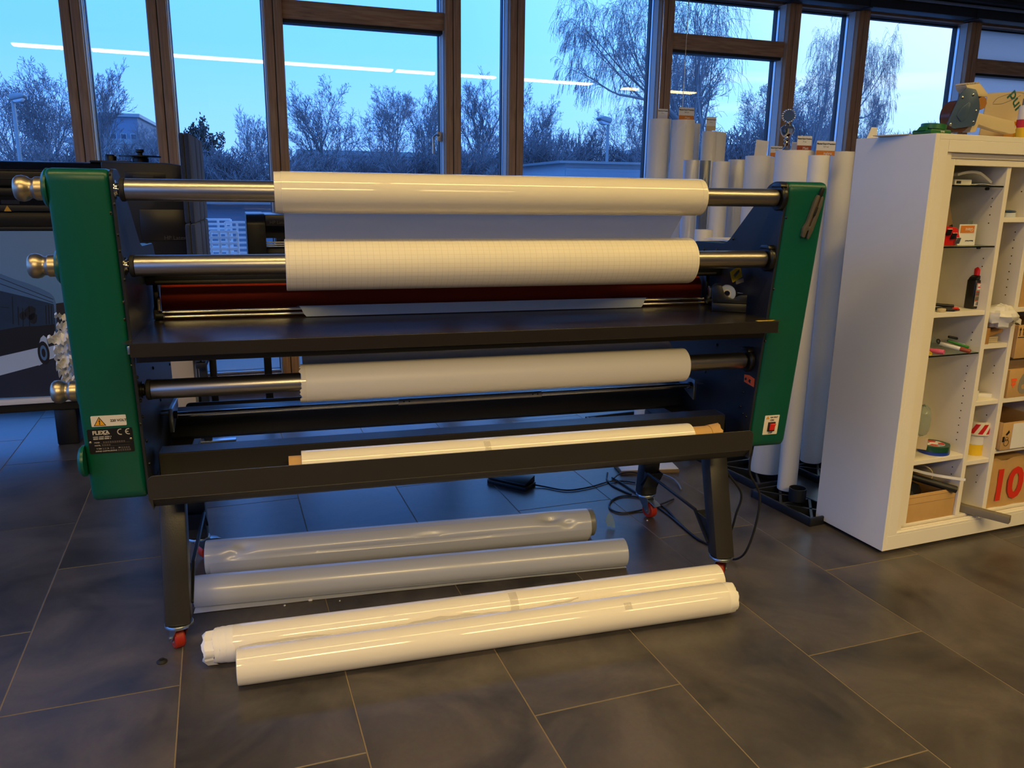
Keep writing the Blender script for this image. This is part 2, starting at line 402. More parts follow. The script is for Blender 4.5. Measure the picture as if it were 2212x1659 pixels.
def floor_tile_mat():
    m = bpy.data.materials.new('floor_tile'); m.use_nodes = True; nt = m.node_tree; N = nt.nodes; L = nt.links; b = N['Principled BSDF']
    oi = N.new('ShaderNodeObjectInfo'); tc = N.new('ShaderNodeTexCoord'); ad = N.new('ShaderNodeVectorMath'); ad.operation = 'ADD'
    mu = N.new('ShaderNodeMath'); mu.operation = 'MULTIPLY'; mu.inputs[1].default_value = 37.0
    L.new(oi.outputs['Random'], mu.inputs[0]); L.new(tc.outputs['Object'], ad.inputs[0]); L.new(mu.outputs[0], ad.inputs[1])
    n1 = N.new('ShaderNodeTexNoise'); n1.inputs['Scale'].default_value = 2.6; n1.inputs['Detail'].default_value = 8; n1.inputs['Roughness'].default_value = 0.62; n1.inputs['Distortion'].default_value = 0.6
    L.new(ad.outputs[0], n1.inputs['Vector'])
    rp = N.new('ShaderNodeValToRGB'); e = rp.color_ramp.elements
    e[0].position = 0.34; e[0].color = rgb(47, 45, 44); e[1].position = 0.68; e[1].color = rgb(96, 89, 83)
    L.new(n1.outputs['Fac'], rp.inputs[0])
    n2 = N.new('ShaderNodeTexNoise'); n2.inputs['Scale'].default_value = 60; n2.inputs['Detail'].default_value = 3; L.new(ad.outputs[0], n2.inputs['Vector'])
    mx = N.new('ShaderNodeMix'); mx.data_type = 'RGBA'; mx.blend_type = 'OVERLAY'; mx.inputs['Factor'].default_value = 0.18
    L.new(rp.outputs[0], mx.inputs['A']); L.new(n2.outputs['Color'], mx.inputs['B']); L.new(mx.outputs['Result'], b.inputs['Base Color'])
    mr = N.new('ShaderNodeMapRange'); mr.inputs['To Min'].default_value = 0.24; mr.inputs['To Max'].default_value = 0.42
    L.new(n1.outputs['Fac'], mr.inputs['Value']); L.new(mr.outputs[0], b.inputs['Roughness'])
    b.inputs['Specular IOR Level'].default_value = 0.55
    M['floor_tile'] = m
floor_tile_mat()
def grid_paper_mat():
    """white backing paper printed with a fine grey grid (grid runs along x and round the roll)"""
    m = mat('paper_grid', rgb(236, 230, 216), 0.42, spec=0.4, var=0.02); nt = m.node_tree; N = nt.nodes; L = nt.links; b = N['Principled BSDF']
    tc = N.new('ShaderNodeTexCoord'); sp = N.new('ShaderNodeSeparateXYZ'); L.new(tc.outputs['Object'], sp.inputs[0])
    at = N.new('ShaderNodeMath'); at.operation = 'ARCTAN2'; L.new(sp.outputs['Z'], at.inputs[0]); L.new(sp.outputs['Y'], at.inputs[1])
    def lines(sock, per, w):
        d = N.new('ShaderNodeMath'); d.operation = 'DIVIDE'; d.inputs[1].default_value = per; L.new(sock, d.inputs[0])
        fr = N.new('ShaderNodeMath'); fr.operation = 'FRACT'; L.new(d.outputs[0], fr.inputs[0])
        lt = N.new('ShaderNodeMath'); lt.operation = 'LESS_THAN'; lt.inputs[1].default_value = w; L.new(fr.outputs[0], lt.inputs[0]); return lt.outputs[0]
    a = lines(sp.outputs['X'], 0.019, 0.05); c = lines(at.outputs[0], 0.18, 0.05)
    mxm = N.new('ShaderNodeMath'); mxm.operation = 'MAXIMUM'; L.new(a, mxm.inputs[0]); L.new(c, mxm.inputs[1])
    src = b.inputs['Base Color'].links[0].from_socket
    mx = N.new('ShaderNodeMix'); mx.data_type = 'RGBA'; mx.inputs['B'].default_value = rgb(212, 206, 192)
    L.new(mxm.outputs[0], mx.inputs['Factor']); L.new(src, mx.inputs['A']); L.new(mx.outputs['Result'], b.inputs['Base Color'])
grid_paper_mat()

mat('skylit_pale', rgb(206, 206, 204), 0.5, var=0.03)  # pale tone for sky light falling on the timber post sides
mat('table_paint', rgb(40, 36, 33), 0.24, spec=0.5, var=0.10, vscale=20)
mat('spot_white', rgb(220, 220, 216), 0.4, var=0.02)
# ------------------------------------------------------------------ lamps of the room (long ceiling strips, mirrored in the panes)
def strip_lamp(x0, x1, y, z, label, group, deg=0.0, w=0.14):
    fr = frame((x0+x1)/2, y, z, deg); h = (x1-x0)/2
    t = thing('linear_lamp', label, 'lamp', fr.to_translation(), group)
    MB(fr).box(-h, h, -w*0.6, w*0.6, 0.018, 0.06).build('housing', 'aluminium', t, bevel=0.004)
    MB(fr).box(-h+0.01, h-0.01, -w/2, w/2, 0.0, 0.0175).build('diffuser', 'lamp_glow', t)
    for s in (-1, 1): MB(fr).cyl((s*(h-0.2), 0, 0.06), (s*(h-0.2), 0, 3.3-z), 0.002, n=6).build('wire', 'steel', t)
for i in range(5):
    strip_lamp(-2.35+i*1.5, -0.90+i*1.5, 1.55, 3.08, 'long white linear ceiling lamp in the row mirrored across the window panes', 'ceiling lamps of the front row')
strip_lamp(5.75, 7.05, 1.35, 3.08, 'separate linear ceiling lamp at the right, mirrored behind the standing rolls', None)
def fill_panel(x, y, z, power):  # added front fill, tilted and narrowed to stay out of the pane reflections
    t = thing('fill_lamp', 'added flat fill lamp behind the viewer, tilted at the machine', 'lamp', (x, y, z), 'added fill lamps behind the viewer')
    m = Matrix.Translation((x, y, z)) @ Matrix.Rotation(R(45), 4, 'X')      # local -z looks forward and down
    MB(m).box(-0.56, 0.56, -0.26, 0.26, 0.006, 0.05).build('housing', 'spot_white', t, bevel=0.006)
    MB().cyl(m @ Vector((0, 0, 0.05)), (x, (m @ Vector((0, 0, 0.05))).y, 3.2995), 0.012, n=8).build('stem', 'spot_white', t, smooth=True)
    l = bpy.data.lights.new('panel_light', 'AREA'); l.energy = power; l.color = (1.0, 0.70, 0.28); l.shape = 'RECTANGLE'; l.size = 1.08; l.size_y = 0.48; l.spread = R(74)
    lo = bpy.data.objects.new('panel_light', l); COL.objects.link(lo); lo.parent = t; lo.rotation_euler = (R(45), 0, 0)
for x in (-1.2, 0.4, 2.0, 3.6): fill_panel(x, -1.4, 2.92, 8.5)
# ------------------------------------------------------------------ floor of large slate tiles
TF = frame(0, 0, 0, 3.93)
MB().box(-4.2, 8.2, -4.2, 6.9, -0.06, -0.0012).build('floor', 'grout', origin=(2, 1.3, -0.06)); floor = bpy.data.objects['floor']; struct(floor, 'dark slate tile floor with thin beige joints')
tb = MB().box(-0.2482, 0.2482, -0.4982, 0.4982, -0.004, 0.0)
tile0 = tb.build('tile', 'floor_tile', floor, bevel=0.0012, seg=1, origin=(0, 0, 0)); first = True
for k in range(-9, 16):
    for j in range(-5, 7):
        cx = 0.2935+0.5*k+0.25; cy = (1.945 if k % 2 else 2.445)+j+0.5
        p = TF @ Vector((cx, cy, 0))
        if not (-4.1 < p.x < 8.1 and -2.6 < p.y < 6.75): continue
        near = Vector((p.x, p.y)).length
        if p.y < -0.6 or (p.y < 1.0 and (p.x < -1.5 or p.x > 2.5)): continue
        o = tile0 if first else tile0.copy()
        if not first: COL.objects.link(o)
        first = False
        o.parent = floor; o.location = p-W['floor']; o.rotation_euler = (0, 0, R(3.93)+(math.pi if (k*7+j*3) % 2 else 0))
# ------------------------------------------------------------------ shell
WF = frame(0, 6.4, 0, 3.0)
struct(MB().box(-4.2, 8.2, -4.2, 7.2, 3.3, 3.4).build('ceiling', 'ceiling_white'), 'plain pale grey ceiling')
wl_ = thing('wall_left', None, None, (-4.25, 1.2, 0)); struct(wl_, 'glazed side wall of timber posts and panes, outside the view')
MB().box(-4.3, -4.18, -4.2, 6.6, -0.06, 0.125).build('sill', 'post_wood', wl_)
MB().box(-4.3, -4.18, -4.2, 6.6, 3.12, 3.3).build('head_rail', 'rail_wood', wl_)
for k in range(9): MB().box(-4.3, -4.12, -4.2+k*1.335, -4.08+k*1.335, 0.125, 3.12).build('post', 'post_wood', wl_, bevel=0.004)
for k in range(8): MB().box(-4.262, -4.238, -4.075+k*1.335, -2.87+k*1.335, 0.13, 3.115).build('pane', 'window_glass', wl_)
struct(MB().box(8.2, 8.3, -4.2, 7.2, -0.06, 3.3).build('wall_right', 'wall_white'), 'plain white side wall beyond the shelves')
struct(MB().box(-4.3, 8.3, -4.3, -4.2, -0.06, 3.3).build('wall_front', 'wall_white'), 'plain white wall behind the viewer')
struct(MB(WF).box(-4.3, 8.4, -0.08, 0.14, -0.06, 0.125).build('wall_back', 'post_wood'), 'low timber sill under the window front')
struct(MB(WF).box(-4.3, 8.4, -0.06, 0.16, 3.12, 3.3).build('trim_10', 'rail_wood'), 'timber head rail above the window front')
# dark blind cassette along the ceiling
c = thing('trim_11', None, None, WF @ Vector((4, -0.2, 3.1))); struct(c, 'dark blind cassette running along the ceiling above the windows')
MB(WF).box(-4.0, 8.0, -0.30, -0.165, 3.115, 3.27).build('cassette', 'dark_rail', c, bevel=0.006)
MB(WF).box(-4.0, 8.0, -0.40, -0.31, 3.225, 3.255).build('rail', 'dark_rail', c, bevel=0.004)
MB(WF).box(-4.0, 8.0, -0.325, -0.312, 3.19, 3.215).build('light_strip', 'aluminium', c)
for u in (0.6, 1.9, 3.0, 4.25, 5.0, 6.2, 7.2): MB(WF).box(u-0.012, u+0.012, -0.308, -0.16, 3.106, 3.275).build('bracket', 'dark_rail', c)
# posts: (left, right) edge of the front face in pixels at y=200
PD = -0.14
post_px = [(145.6, 192.6), (330.5, 374.7), (578.5, 617.6), (963, 996), (1100.5, 1132), (1422, 1447), (1690, 1718), (1840, 1862), (2079, 2103)]
posts = [-2.62]
for l, r in post_px: posts.append((PF(l, 200, WF, PD).x+PF(r, 200, WF, PD).x)/2)
posts += [7.6]
HWP = 0.061
for i, u in enumerate(posts):
    t = thing('trim_%d' % (i+20), None, None, WF @ Vector((u, 0, 0.12))); struct(t, 'tall timber window post, number %d from the left' % i if 0 < i < 10 else 'tall timber window post outside the view')
    MB(WF).box(u-HWP, u-0.003, PD, 0.08, 0.125, 3.12).build('post_half', 'post_wood', t, bevel=0.004)
    MB(WF).box(u+0.003, u+HWP, PD, 0.08, 0.125, 3.12).build('post_half', 'post_wood', t, bevel=0.004)
    for sx in (-1, 1): MB(WF).box(u+sx*(HWP+0.003)-0.0028, u+sx*(HWP+0.003)+0.0028, PD+0.045, 0.016, 0.126, 3.119).build('skylit_side', 'skylit_pale', t)  # added pale strips: sky light on the post sides put into colour
    MB(WF).box(u-0.003, u+0.003, PD+0.012, 0.075, 0.125, 3.12).build('joint_seal', 'seal_black', t)
wnames = {3: 'wide window pane above the upper paper roll, with a top rail and a handle', 6: 'wide window pane behind the standing paper rolls, with a top rail',
          9: 'closed grey window bay at the right behind the tape gun'}
for i in range(len(posts)-1):
    a, b = posts[i]+HWP, posts[i+1]-HWP
    t = thing('window_%d' % (i+1), None, None, WF @ Vector(((a+b)/2, 0, 0.125))); struct(t, wnames.get(i, 'tall fixed window pane, bay %d from the left' % (i+1)))
    gz = 'frosted_pane' if i == 9 else 'window_glass'
    spans = [(0.135, 2.69), (2.815, 3.11)] if i in (3, 6, 9) else [(0.135, 3.11)]
    for z0, z1 in spans:
        MB(WF).box(a+0.012, b-0.012, 0.030, 0.054, z0+0.012, z1-0.012).build('pane', gz, t)
        g = MB(WF)
        g.box(a, a+0.014, 0.018, 0.070, z0, z1).box(b-0.014, b, 0.018, 0.070, z0, z1).box(a, b, 0.018, 0.070, z0, z0+0.014).box(a, b, 0.018, 0.070, z1-0.014, z1)
        g.build('gasket', 'seal_black', t)
        g = MB(WF); g.box(a, a+0.010, -0.012, 0.017, z0, z1).box(b-0.010, b, -0.012, 0.017, z0, z1).box(a, b, -0.012, 0.017, z0, z0+0.012)
        g.build('glazing_bead', 'aluminium', t)
    if len(spans) == 2:
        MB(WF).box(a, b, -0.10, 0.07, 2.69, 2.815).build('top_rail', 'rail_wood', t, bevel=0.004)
        MB(WF).box(a, b, -0.075, 0.02, 2.668, 2.690).build('underside_shade', 'dark_rail', t, bevel=0.003)  # dark bar put in as the shade under the top rail
    if i == 3:
        hx = b-0.03; hz = 1.93
        h = MB(WF).box(hx-0.012, hx+0.02, -0.045, -0.012, hz-0.035, hz+0.035)
        h.tube([(hx-0.002, -0.04, hz+0.01), (hx-0.03, -0.06, hz+0.012), (hx-0.05, -0.062, hz-0.005), (hx-0.052, -0.062, hz-0.13)], 0.009, 8)
        h.build('handle', 'steel', t, smooth=True)
# blind cords
for nm, (px, py0, px1, py1), lab in (('a', (1489, 0, 1464, 262), 'thin grey blind cord hanging right of the post above the standing rolls'), ('b', (1436, 0, 1416, 262), 'thin grey blind cord hanging against the timber post above the standing rolls')):
    a = WF @ PF(px, -20, WF, -0.22); b = WF @ PF(px1, py1, WF, -0.22)
    tag(MB().cyl((a.x, a.y, 3.115), (a.x, a.y, 1.45), 0.003, n=6).build('blind_cord', 'aluminium'), lab, 'cord', 'blind cords')
# ------------------------------------------------------------------ the laminating machine
XL, XR = -0.44, 1.69
mach = thing('laminating_machine', 'large green and black roll laminating machine standing on red casters', 'machine', (0.625, 2.9, 0))
prof = [(2.463, 1.567), (2.56, 1.568), (2.83, 1.336), (3.087, 1.33), (3.115, 1.29), (3.27, 0.88), (3.30, 0.62), (3.22, 0.57), (2.579, 0.57)]
def slope_y(z): return 2.463+(1.567-z)*0.1163     # front face of the housings
# housings (outside the plates)
hp = rounded(prof, 0.035, 5, which={0, 1, 2, 3, 4, 6, 7, 8})
for side in (-1, 1):
    x0, x1 = (XL-0.158, XL) if side < 0 else (XR, XR+0.158)
    b = MB().prism(hp, 'x', x0, x1)
    h = b.build('side_housing', 'green_paint', mach, bevel=0.014, seg=3)
    h['label'] = 'green sheet metal side housing'
    px0, px1 = (XL+0.0005, XL+0.010) if side < 0 else (XR-0.010, XR-0.0005)
    pl = MB().prism(hp, 'x', px0, px1).build('side_plate', 'navy_paint', mach, bevel=0.0015, seg=1)
    pl['label'] = 'dark blue-black side plate'
    xs = XL+0.010 if side < 0 else XR-0.010; d = 1 if side < 0 else -1
    if side < 0:
        pts = [(236, 376), (246, 441), (238, 460), (254, 507), (258, 542), (268, 604), (266, 653), (268, 690), (283, 790), (330, 795), (296, 815), (366, 787), (303, 866), (346, 864), (308, 900), (316, 952), (322, 1002), (303, 916)]
    else:
        pts = [(1699, 470), (1584, 516), (1672, 624), (1549, 745), (1524, 803), (1612, 818), (1606, 847), (1600, 878), (1605, 893), (1612, 900), (1653, 737), (1521, 539), (1548, 540)]
    for q in pts:
        p = PX(q[0], q[1], xs)
        s = MB().lathe([(0.0055, 0), (0.0055, 0.002), (0.004, 0.0042), (0.001, 0.005)], p, (d, 0, 0), 10).build('screw', 'black_gloss', pl, smooth=True)
# --- lettering and plates on the housings
up_f = Vector((0, -0.1163, 1)).normalized()
def on_face(px, py, z_guess=1.0, off=0.002):
    p = PZ(px, py, z_guess)
    for _ in range(12):
        p = PY(px, py, slope_y(p.z)-off)
    return p
Lh = [o for o in mach.children if o.name.startswith('side_housing')]
LH, RH = Lh[0], Lh[1]
def face_quad(cx, cy, w, h, th, name, material, parent, off=0.0, rnd=0.003):
    """thin plate lying on the sloping front face, centred at a pixel"""
    p = on_face(cx, cy, 0.75, 0.0)
    m = face_mtx(p, (1, 0, 0), up_f)
    poly = rounded([(-w/2, -h/2), (w/2, -h/2), (w/2, h/2), (-w/2, h/2)], rnd, 3)
    b = MB(m).prism(poly, 'z', off, off+th)
    return b.build(name, material, parent), m
st, sm = face_quad(235, 908.5, 0.096, 0.034, 0.0012, 'voltage_sticker', 'label_white', LH, 0.0006)
tri = [(-0.042, -0.0145), (-0.008, -0.0145), (-0.0255, 0.0145)]
MB(sm).prism(tri, 'z', 0.0018, 0.0022).build('warning_triangle', 'ink', LH)
def shrink(t, f):
    cx = sum(p[0] for p in t)/3; cy = sum(p[1] for p in t)/3
    return [(cx+(p[0]-cx)*f, cy+(p[1]-cy)*f) for p in t]
MB(sm).prism(shrink(tri, 0.80), 'z', 0.0022, 0.0026).build('triangle_field', 'yellow_sign', LH)
bolt = [(-0.0245, 0.0075), (-0.0285, -0.0015), (-0.0255, -0.0006), (-0.0268, -0.0085), (-0.0285, -0.007), (-0.0248, -0.0118), (-0.0232, -0.0072), (-0.0250, -0.0085), (-0.0225, 0.0022), (-0.0258, 0.0012), (-0.0225, 0.0075)]
MB(sm).prism(bolt, 'z', 0.0026, 0.0030).build('lightning_bolt', 'ink', LH)
text('220 VOLT', 0.0105, sm @ Matrix.Translation((0.004, 0.000, 0.0019)), 'ink', LH, bold=0.0003)
np_, nm = face_quad(240, 951.5, 0.124, 0.079, 0.0014, 'nameplate', 'plate_black', LH, 0.0004, 0.004)
Z2 = 0.0020
text('FLEXA', 0.0165, nm @ Matrix.Translation((-0.048, 0.0275, Z2)), 'ink_light', LH, bold=0.0006)
fr_ = MB(nm); x0, x1, y0, y1 = -0.0185, -0.0055, 0.0205, 0.0345
for a in ((x0, x1, y0, y0+0.0012), (x0, x1, y1-0.0012, y1), (x0, x0+0.0012, y0, y1), (x1-0.0012, x1, y0, y1)): fr_.box(a[0], a[1], a[2], a[3], Z2, Z2+0.0005)
fr_.build('logo_frame', 'ink_light', LH)
ce = MB(nm)
def arc(cx, cy, r, w, a0, a1, n=10):
    pts = [(cx+r*math.cos(a0+(a1-a0)*i/n), cy+r*math.sin(a0+(a1-a0)*i/n)) for i in range(n+1)]+[(cx+(r-w)*math.cos(a1+(a0-a1)*i/n), cy+(r-w)*math.sin(a1+(a0-a1)*i/n)) for i in range(n+1)]
    ce.prism(pts, 'z', Z2, Z2+0.0005)
arc(0.030, 0.0275, 0.0100, 0.0026, R(75), R(285)); arc(0.052, 0.0275, 0.0100, 0.0026, R(75), R(285)); ce.box(0.0435, 0.051, 0.0262, 0.0288, Z2, Z2+0.0005)
ce.build('ce_mark', 'ink_light', LH)
for yy, ln, sz, mt in ((0.0145, 0.050, 0.0032, 'ink_light'), (0.0085, 0.048, 0.0044, 'ink_light')):
    b = MB(nm)
    for q in range(22): 
        if q % 7 != 6: b.box(-0.047+q*ln/22, -0.047+q*ln/22+ln/22*0.7, yy-sz/2, yy+sz/2, Z2, Z2+0.0004)
    b.build('small_print', mt, LH)
text('MOD', 0.0062, nm @ Matrix.Translation((-0.046, -0.004, Z2)), 'ink_light', LH)
text('MATR.', 0.0058, nm @ Matrix.Translation((-0.046, -0.0135, Z2)), 'ink_light', LH)
text('V 220', 0.0058, nm @ Matrix.Translation((-0.042, -0.024, Z2)), 'ink_light', LH)
text('A', 0.0058, nm @ Matrix.Translation((-0.012, -0.024, Z2)), 'ink_light', LH)
text('W', 0.0058, nm @ Matrix.Translation((0.018, -0.024, Z2)), 'ink_light', LH)
text('ANNO COSTRUZIONE', 0.0058, nm @ Matrix.Translation((-0.046, -0.0325, Z2)), 'ink_light', LH)
b = MB(nm)
for yy, xa, xb in ((-0.0075, -0.030, 0.052), (-0.0165, -0.026, 0.052), (-0.0275, -0.026, -0.014), (-0.0275, -0.004, 0.014), (-0.0275, 0.026, 0.052), (-0.0355, 0.014, 0.052)): b.box(xa, xb, yy, yy+0.0005, Z2, Z2+0.0004)
b.build('field_lines', 'ink_dim', LH)
b = MB(nm)
for xa, yy, n in ((-0.022, -0.0035, 10), (-0.026, -0.0128, 4), (-0.030+0.004, -0.0238, 3), (-0.004, -0.0238, 2), (0.026, -0.0238, 4), (0.016, -0.0318, 6)):
    for q in range(n): b.box(xa+q*0.0062, xa+q*0.0062+0.0044, yy-0.0026, yy+0.0026, Z2, Z2+0.0004)
b.build('stamped_text', 'ink_dim', LH)
for xx, yy in ((-0.0565, -0.002), (0.0555, 0.003)): MB(nm).lathe([(0.0038, 0), (0.0038, 0.001), (0.002, 0.0022)], (xx, yy, Z2), (0, 0, 1), 12).build('rivet', 'knob_metal', LH, smooth=True)
# switch panel on the right housing
sp, wm = face_quad(1665, 917.5, 0.063, 0.079, 0.0012, 'switch_panel', 'label_white', RH, 0.0006, 0.002)
tri = [(-0.026, 0.0255), (-0.012, 0.0255), (-0.019, 0.0365)]
MB(wm).prism(tri, 'z', 0.0018, 0.0022).build('warning_triangle', 'ink', RH); MB(wm).prism(shrink(tri, 0.8), 'z', 0.0022, 0.0025).build('triangle_field', 'yellow_sign', RH)
text('230 VOLT', 0.0075, wm @ Matrix.Translation((-0.008, 0.031, 0.0019)), 'ink', RH, bold=0.0003)
text('ON', 0.0105, wm @ Matrix.Translation((0.001, 0.0195, 0.0019)), 'ink', RH, align='CENTER', bold=0.0004)
text('OFF', 0.0105, wm @ Matrix.Translation((0.001, -0.0325, 0.0019)), 'ink', RH, align='CENTER', bold=0.0004)
MB(wm).box(-0.0145, 0.0165, -0.0255, 0.0125, 0.0018, 0.006).build('switch_bezel', 'black_plastic', RH, bevel=0.001)
MB(wm).prism([(-0.0195, 0.006), (0.0075, 0.006), (0.0075, 0.018), (0.002, 0.013), (-0.0195, 0.009)], 'x', -0.008, 0.0125).build('rocker', 'switch_red', RH, bevel=0.001)
# --- knobs and bosses on the left, bearings and rollers
RC = [(2.490, 1.512), (2.530, 1.299), (2.605, 0.915)]
for yc, zc in RC:
    xo = XL-0.158
    MB().lathe([(0.055, 0.0), (0.055, 0.006), (0.045, 0.014), (0.0, 0.014)], (xo+0.001, yc+0.03, zc), (-1, 0, 0), 28).build('boss', 'green_paint', mach, smooth=True)
    k = [(0.0, 0.010), (0.030, 0.010), (0.0315, 0.014), (0.0315, 0.034), (0.027, 0.040), (0.0262, 0.044), (0.027, 0.048), (0.0325, 0.055), (0.0355, 0.066), (0.034, 0.078), (0.028, 0.085), (0.018, 0.088), (0.0, 0.089)]
    MB().lathe(k, (xo, yc+0.03, zc), (-1, 0, 0), 32, close=False).build('tension_knob', 'knob_metal', mach, smooth=True)
p = PX(186, 995, XL-0.158)
MB().lathe([(0.048, 0.0), (0.048, 0.008), (0.040, 0.016), (0.0, 0.017)], (XL-0.157, p.y, p.z), (-1, 0, 0), 28).build('boss', 'green_paint', mach, smooth=True)
for i, (yc, zc) in enumerate(RC):
    r = 0.0305
    ro = MB().lathe([(0.0, -0.404), (r-0.001, -0.404), (r, -0.402), (r, 1.650), (r-0.001, 1.652), (0.0, 1.652)], (0, yc, zc), (1, 0, 0), 40, close=False).build('film_shaft', 'steel', mach, smooth=True)
    MB().lathe([(0.0, -0.418), (r-0.003, -0.418), (r+0.0015, -0.415), (r+0.0015, -0.405), (0, -0.405)], (0, yc, zc), (1, 0, 0), 32, close=False).build('end_cap', 'black_rubber', ro, smooth=True)
    MB().lathe([(0.0, -0.431), (0.026, -0.430), (0.026, -0.428), (0.019, -0.427), (0.019, -0.4225), (0.010, -0.421), (0.008, -0.4175), (0, -0.417)], (0, yc, zc), (1, 0, 0), 24, close=False).build('drive_hub', 'chrome' if i < 2 else 'black_gloss', ro, smooth=True)
    for a in range(4): MB().box(-0.4235, -0.417, yc-0.003+0.011*math.cos(a*1.57), yc+0.003+0.011*math.cos(a*1.57), zc-0.003+0.011*math.sin(a*1.57), zc+0.003+0.011*math.sin(a*1.57)).build('claw', 'chrome' if i < 2 else 'black_gloss', ro, bevel=0.001)
    so = MB().lathe([(r-0.006, 1.6505), (r-0.002, 1.651), (r-0.002, 1.655), (r-0.006, 1.656), (r-0.006, 1.659), (r+0.010, 1.660), (r+0.013, 1.664), (r+0.013, 1.676), (r+0.009, 1.680), (0, 1.680)], (0, yc, zc), (1, 0, 0), 32, close=False).build('shaft_socket', 'black_gloss', ro, smooth=True)
    MB().prism(rounded([(yc-0.030, zc+r+0.006), (yc+0.034, zc+r+0.004), (yc+0.022, zc+r+0.018), (yc-0.020, zc+r+0.020)], 0.005, 3), 'x', 1.655, 1.679).build('socket_jaw', 'black_gloss', ro, bevel=0.002)
    MB().lathe([(r+0.0115, 1.664), (r+0.0138, 1.6645), (r+0.0138, 1.6665), (r+0.0115, 1.667)], (0, yc, zc+0.001), (1, 0, 0), 32, close=False).build('socket_ring', 'black_plastic', ro, smooth=True)
# --- film webs are parts of the rolls; the rolls themselves are things lying on the shafts
def paper_roll(x0, x1, yc, zc, r, name, label, material, group=None, r_in=0.031, layers=((0, 0),), cat='paper roll', fr=None, core=None):
    """layers: (inset from the left end, drop in radius)"""
    b = MB(fr); prof = [(r_in, x0), (r-0.004, x0), (r-0.0015, x0+0.0006)]
    prof += [(r-0.001, x0+0.02), (r, x0+0.0205)] if len(layers) > 1 else [(r, x0+0.001)]
    prof += [(r, x1-0.006), (r-0.0015, x1-0.001), (r-0.004, x1), (r_in, x1)]
    b.lathe(prof+[prof[0]], (0, yc, zc), (1, 0, 0), 56, close=False)
    o = b.build(name, material, smooth=True, origin=(fr or I4) @ Vector(((x0+x1)/2, yc, zc)))
    tag(o, label, cat, group)
    return o
r1 = paper_roll(-0.009, 1.366, 2.490, 1.510, 0.0600, 'film_roll', 'white paper roll on the topmost steel shaft of the laminator', 'paper_gloss', 'rolls mounted on the laminator', layers=((0, 0), (1, 1)))
b = MB().lathe([(0.0585, 1.345), (0.0604, 1.3455), (0.0604, 1.3462), (0.0585, 1.347)], (0, 2.490, 1.510), (1, 0, 0), 56, close=False); b.build('outer_layer_edge', 'paper_back', r1, smooth=True)
# its web runs from the back of the roll down to the nip
def web(x0, x1, pts, name, material, parent, n=6, th=0.0008, taper=None):
    g = []
    for k, (yy, zz) in enumerate(pts):
        t = k/(len(pts)-1); xa, xb = x0, x1
        if taper: xa += taper[0]*t; xb += taper[1]*t
        g.append([(xa+(xb-xa)*j/n, yy, zz) for j in range(n+1)])
    return MB().sheet(g, th).build(name, material, parent, smooth=True)
web(0.0155, 1.362, [(2.549, 1.500), (2.57, 1.475), (2.62, 1.425), (2.70, 1.345), (2.80, 1.258), (2.855, 1.215), (2.93, 1.19)], 'web', 'paper_web', r1, taper=(0, -0.004))
r2 = paper_roll(0.012, 1.361, 2.530, 1.2965, 0.0775, 'film_roll', 'thick grid-printed white paper roll on the second steel shaft of the laminator', 'paper_grid', 'rolls mounted on the laminator')
r3 = paper_roll(0.041, 1.405, 2.605, 0.9105, 0.0615, 'film_roll', 'greyish white paper roll on the lowest steel shaft under the laminator table', 'paper', 'rolls mounted on the laminator')
rg = random.Random(5)
b = MB(); g = []
for q in range(25):
    a = R(-70)+R(150)*q/24; rr = 0.0622
    g.append([(0.0445-0.010*rg.random() if j == 0 else 0.056, 2.605-rr*math.cos(a), 0.9105+rr*math.sin(a)) for j in range(2)])
b.sheet(g, 0.0006).build('torn_edge', 'paper_gloss', r3, smooth=True)
web(0.050, 1.395, [(2.652, 0.953), (2.70, 0.972), (2.78, 1.003), (2.88, 1.030), (2.95, 1.046)], 'web', 'paper_web', r3, taper=(0, 0.0))
# --- infeed table
t = MB()
TZ = 1.086
t.prism([(-0.431, 2.462), (1.680, 2.462), (1.680, 2.93), (-0.431, 2.93)], 'z', TZ-0.004, TZ)
t.prism([(2.452, TZ-0.0005), (2.462, TZ), (2.462, TZ-0.003), (2.456, TZ-0.006), (2.456, TZ-0.039), (2.500, TZ-0.043), (2.500, TZ-0.046), (2.452, TZ-0.041)], 'x', -0.428, 1.688)
tab = t.build('infeed_table', 'table_paint', mach, bevel=0.001, seg=1); tab['label'] = 'dark brown-black sheet metal feed table with a folded front lip'
MB().prism([(2.470, TZ-0.010), (2.52, TZ-0.010), (2.52, TZ-0.034), (2.470, TZ-0.034)], 'x', -0.437, -0.4285).build('table_flange', 'zinc', tab, bevel=0.001)
MB().prism([(-0.4285, 2.4535), (-0.447, 2.466), (-0.4285, 2.60)], 'z', TZ-0.002, TZ-0.0005).build('lip_corner', 'black_paint', tab)
MB().prism([(1.680, 2.4535), (1.706, 2.466), (1.680, 2.60)], 'z', TZ-0.002, TZ-0.0005).build('lip_corner', 'black_paint', tab)
MB().prism([(1.684, 2.4535), (1.704, 2.462), (1.684, 2.50)], 'z', TZ-0.043, TZ-0.041).build('lip_corner', 'black_paint', tab)
MB().prism([(1.612, 2.464), (1.668, 2.466), (1.690, 2.478), (1.640, 2.478), (1.628, 2.482), (1.610, 2.479)], 'z', TZ+0.0002, TZ+0.0008).build('yellow_sticker', 'yellow', tab)
MB().prism([(2.520, TZ-0.006), (2.56, TZ-0.006), (2.56, TZ-0.070), (2.520, TZ-0.070)], 'x', -0.425, 1.675).build('table_beam', 'black_gloss', mach, bevel=0.002)
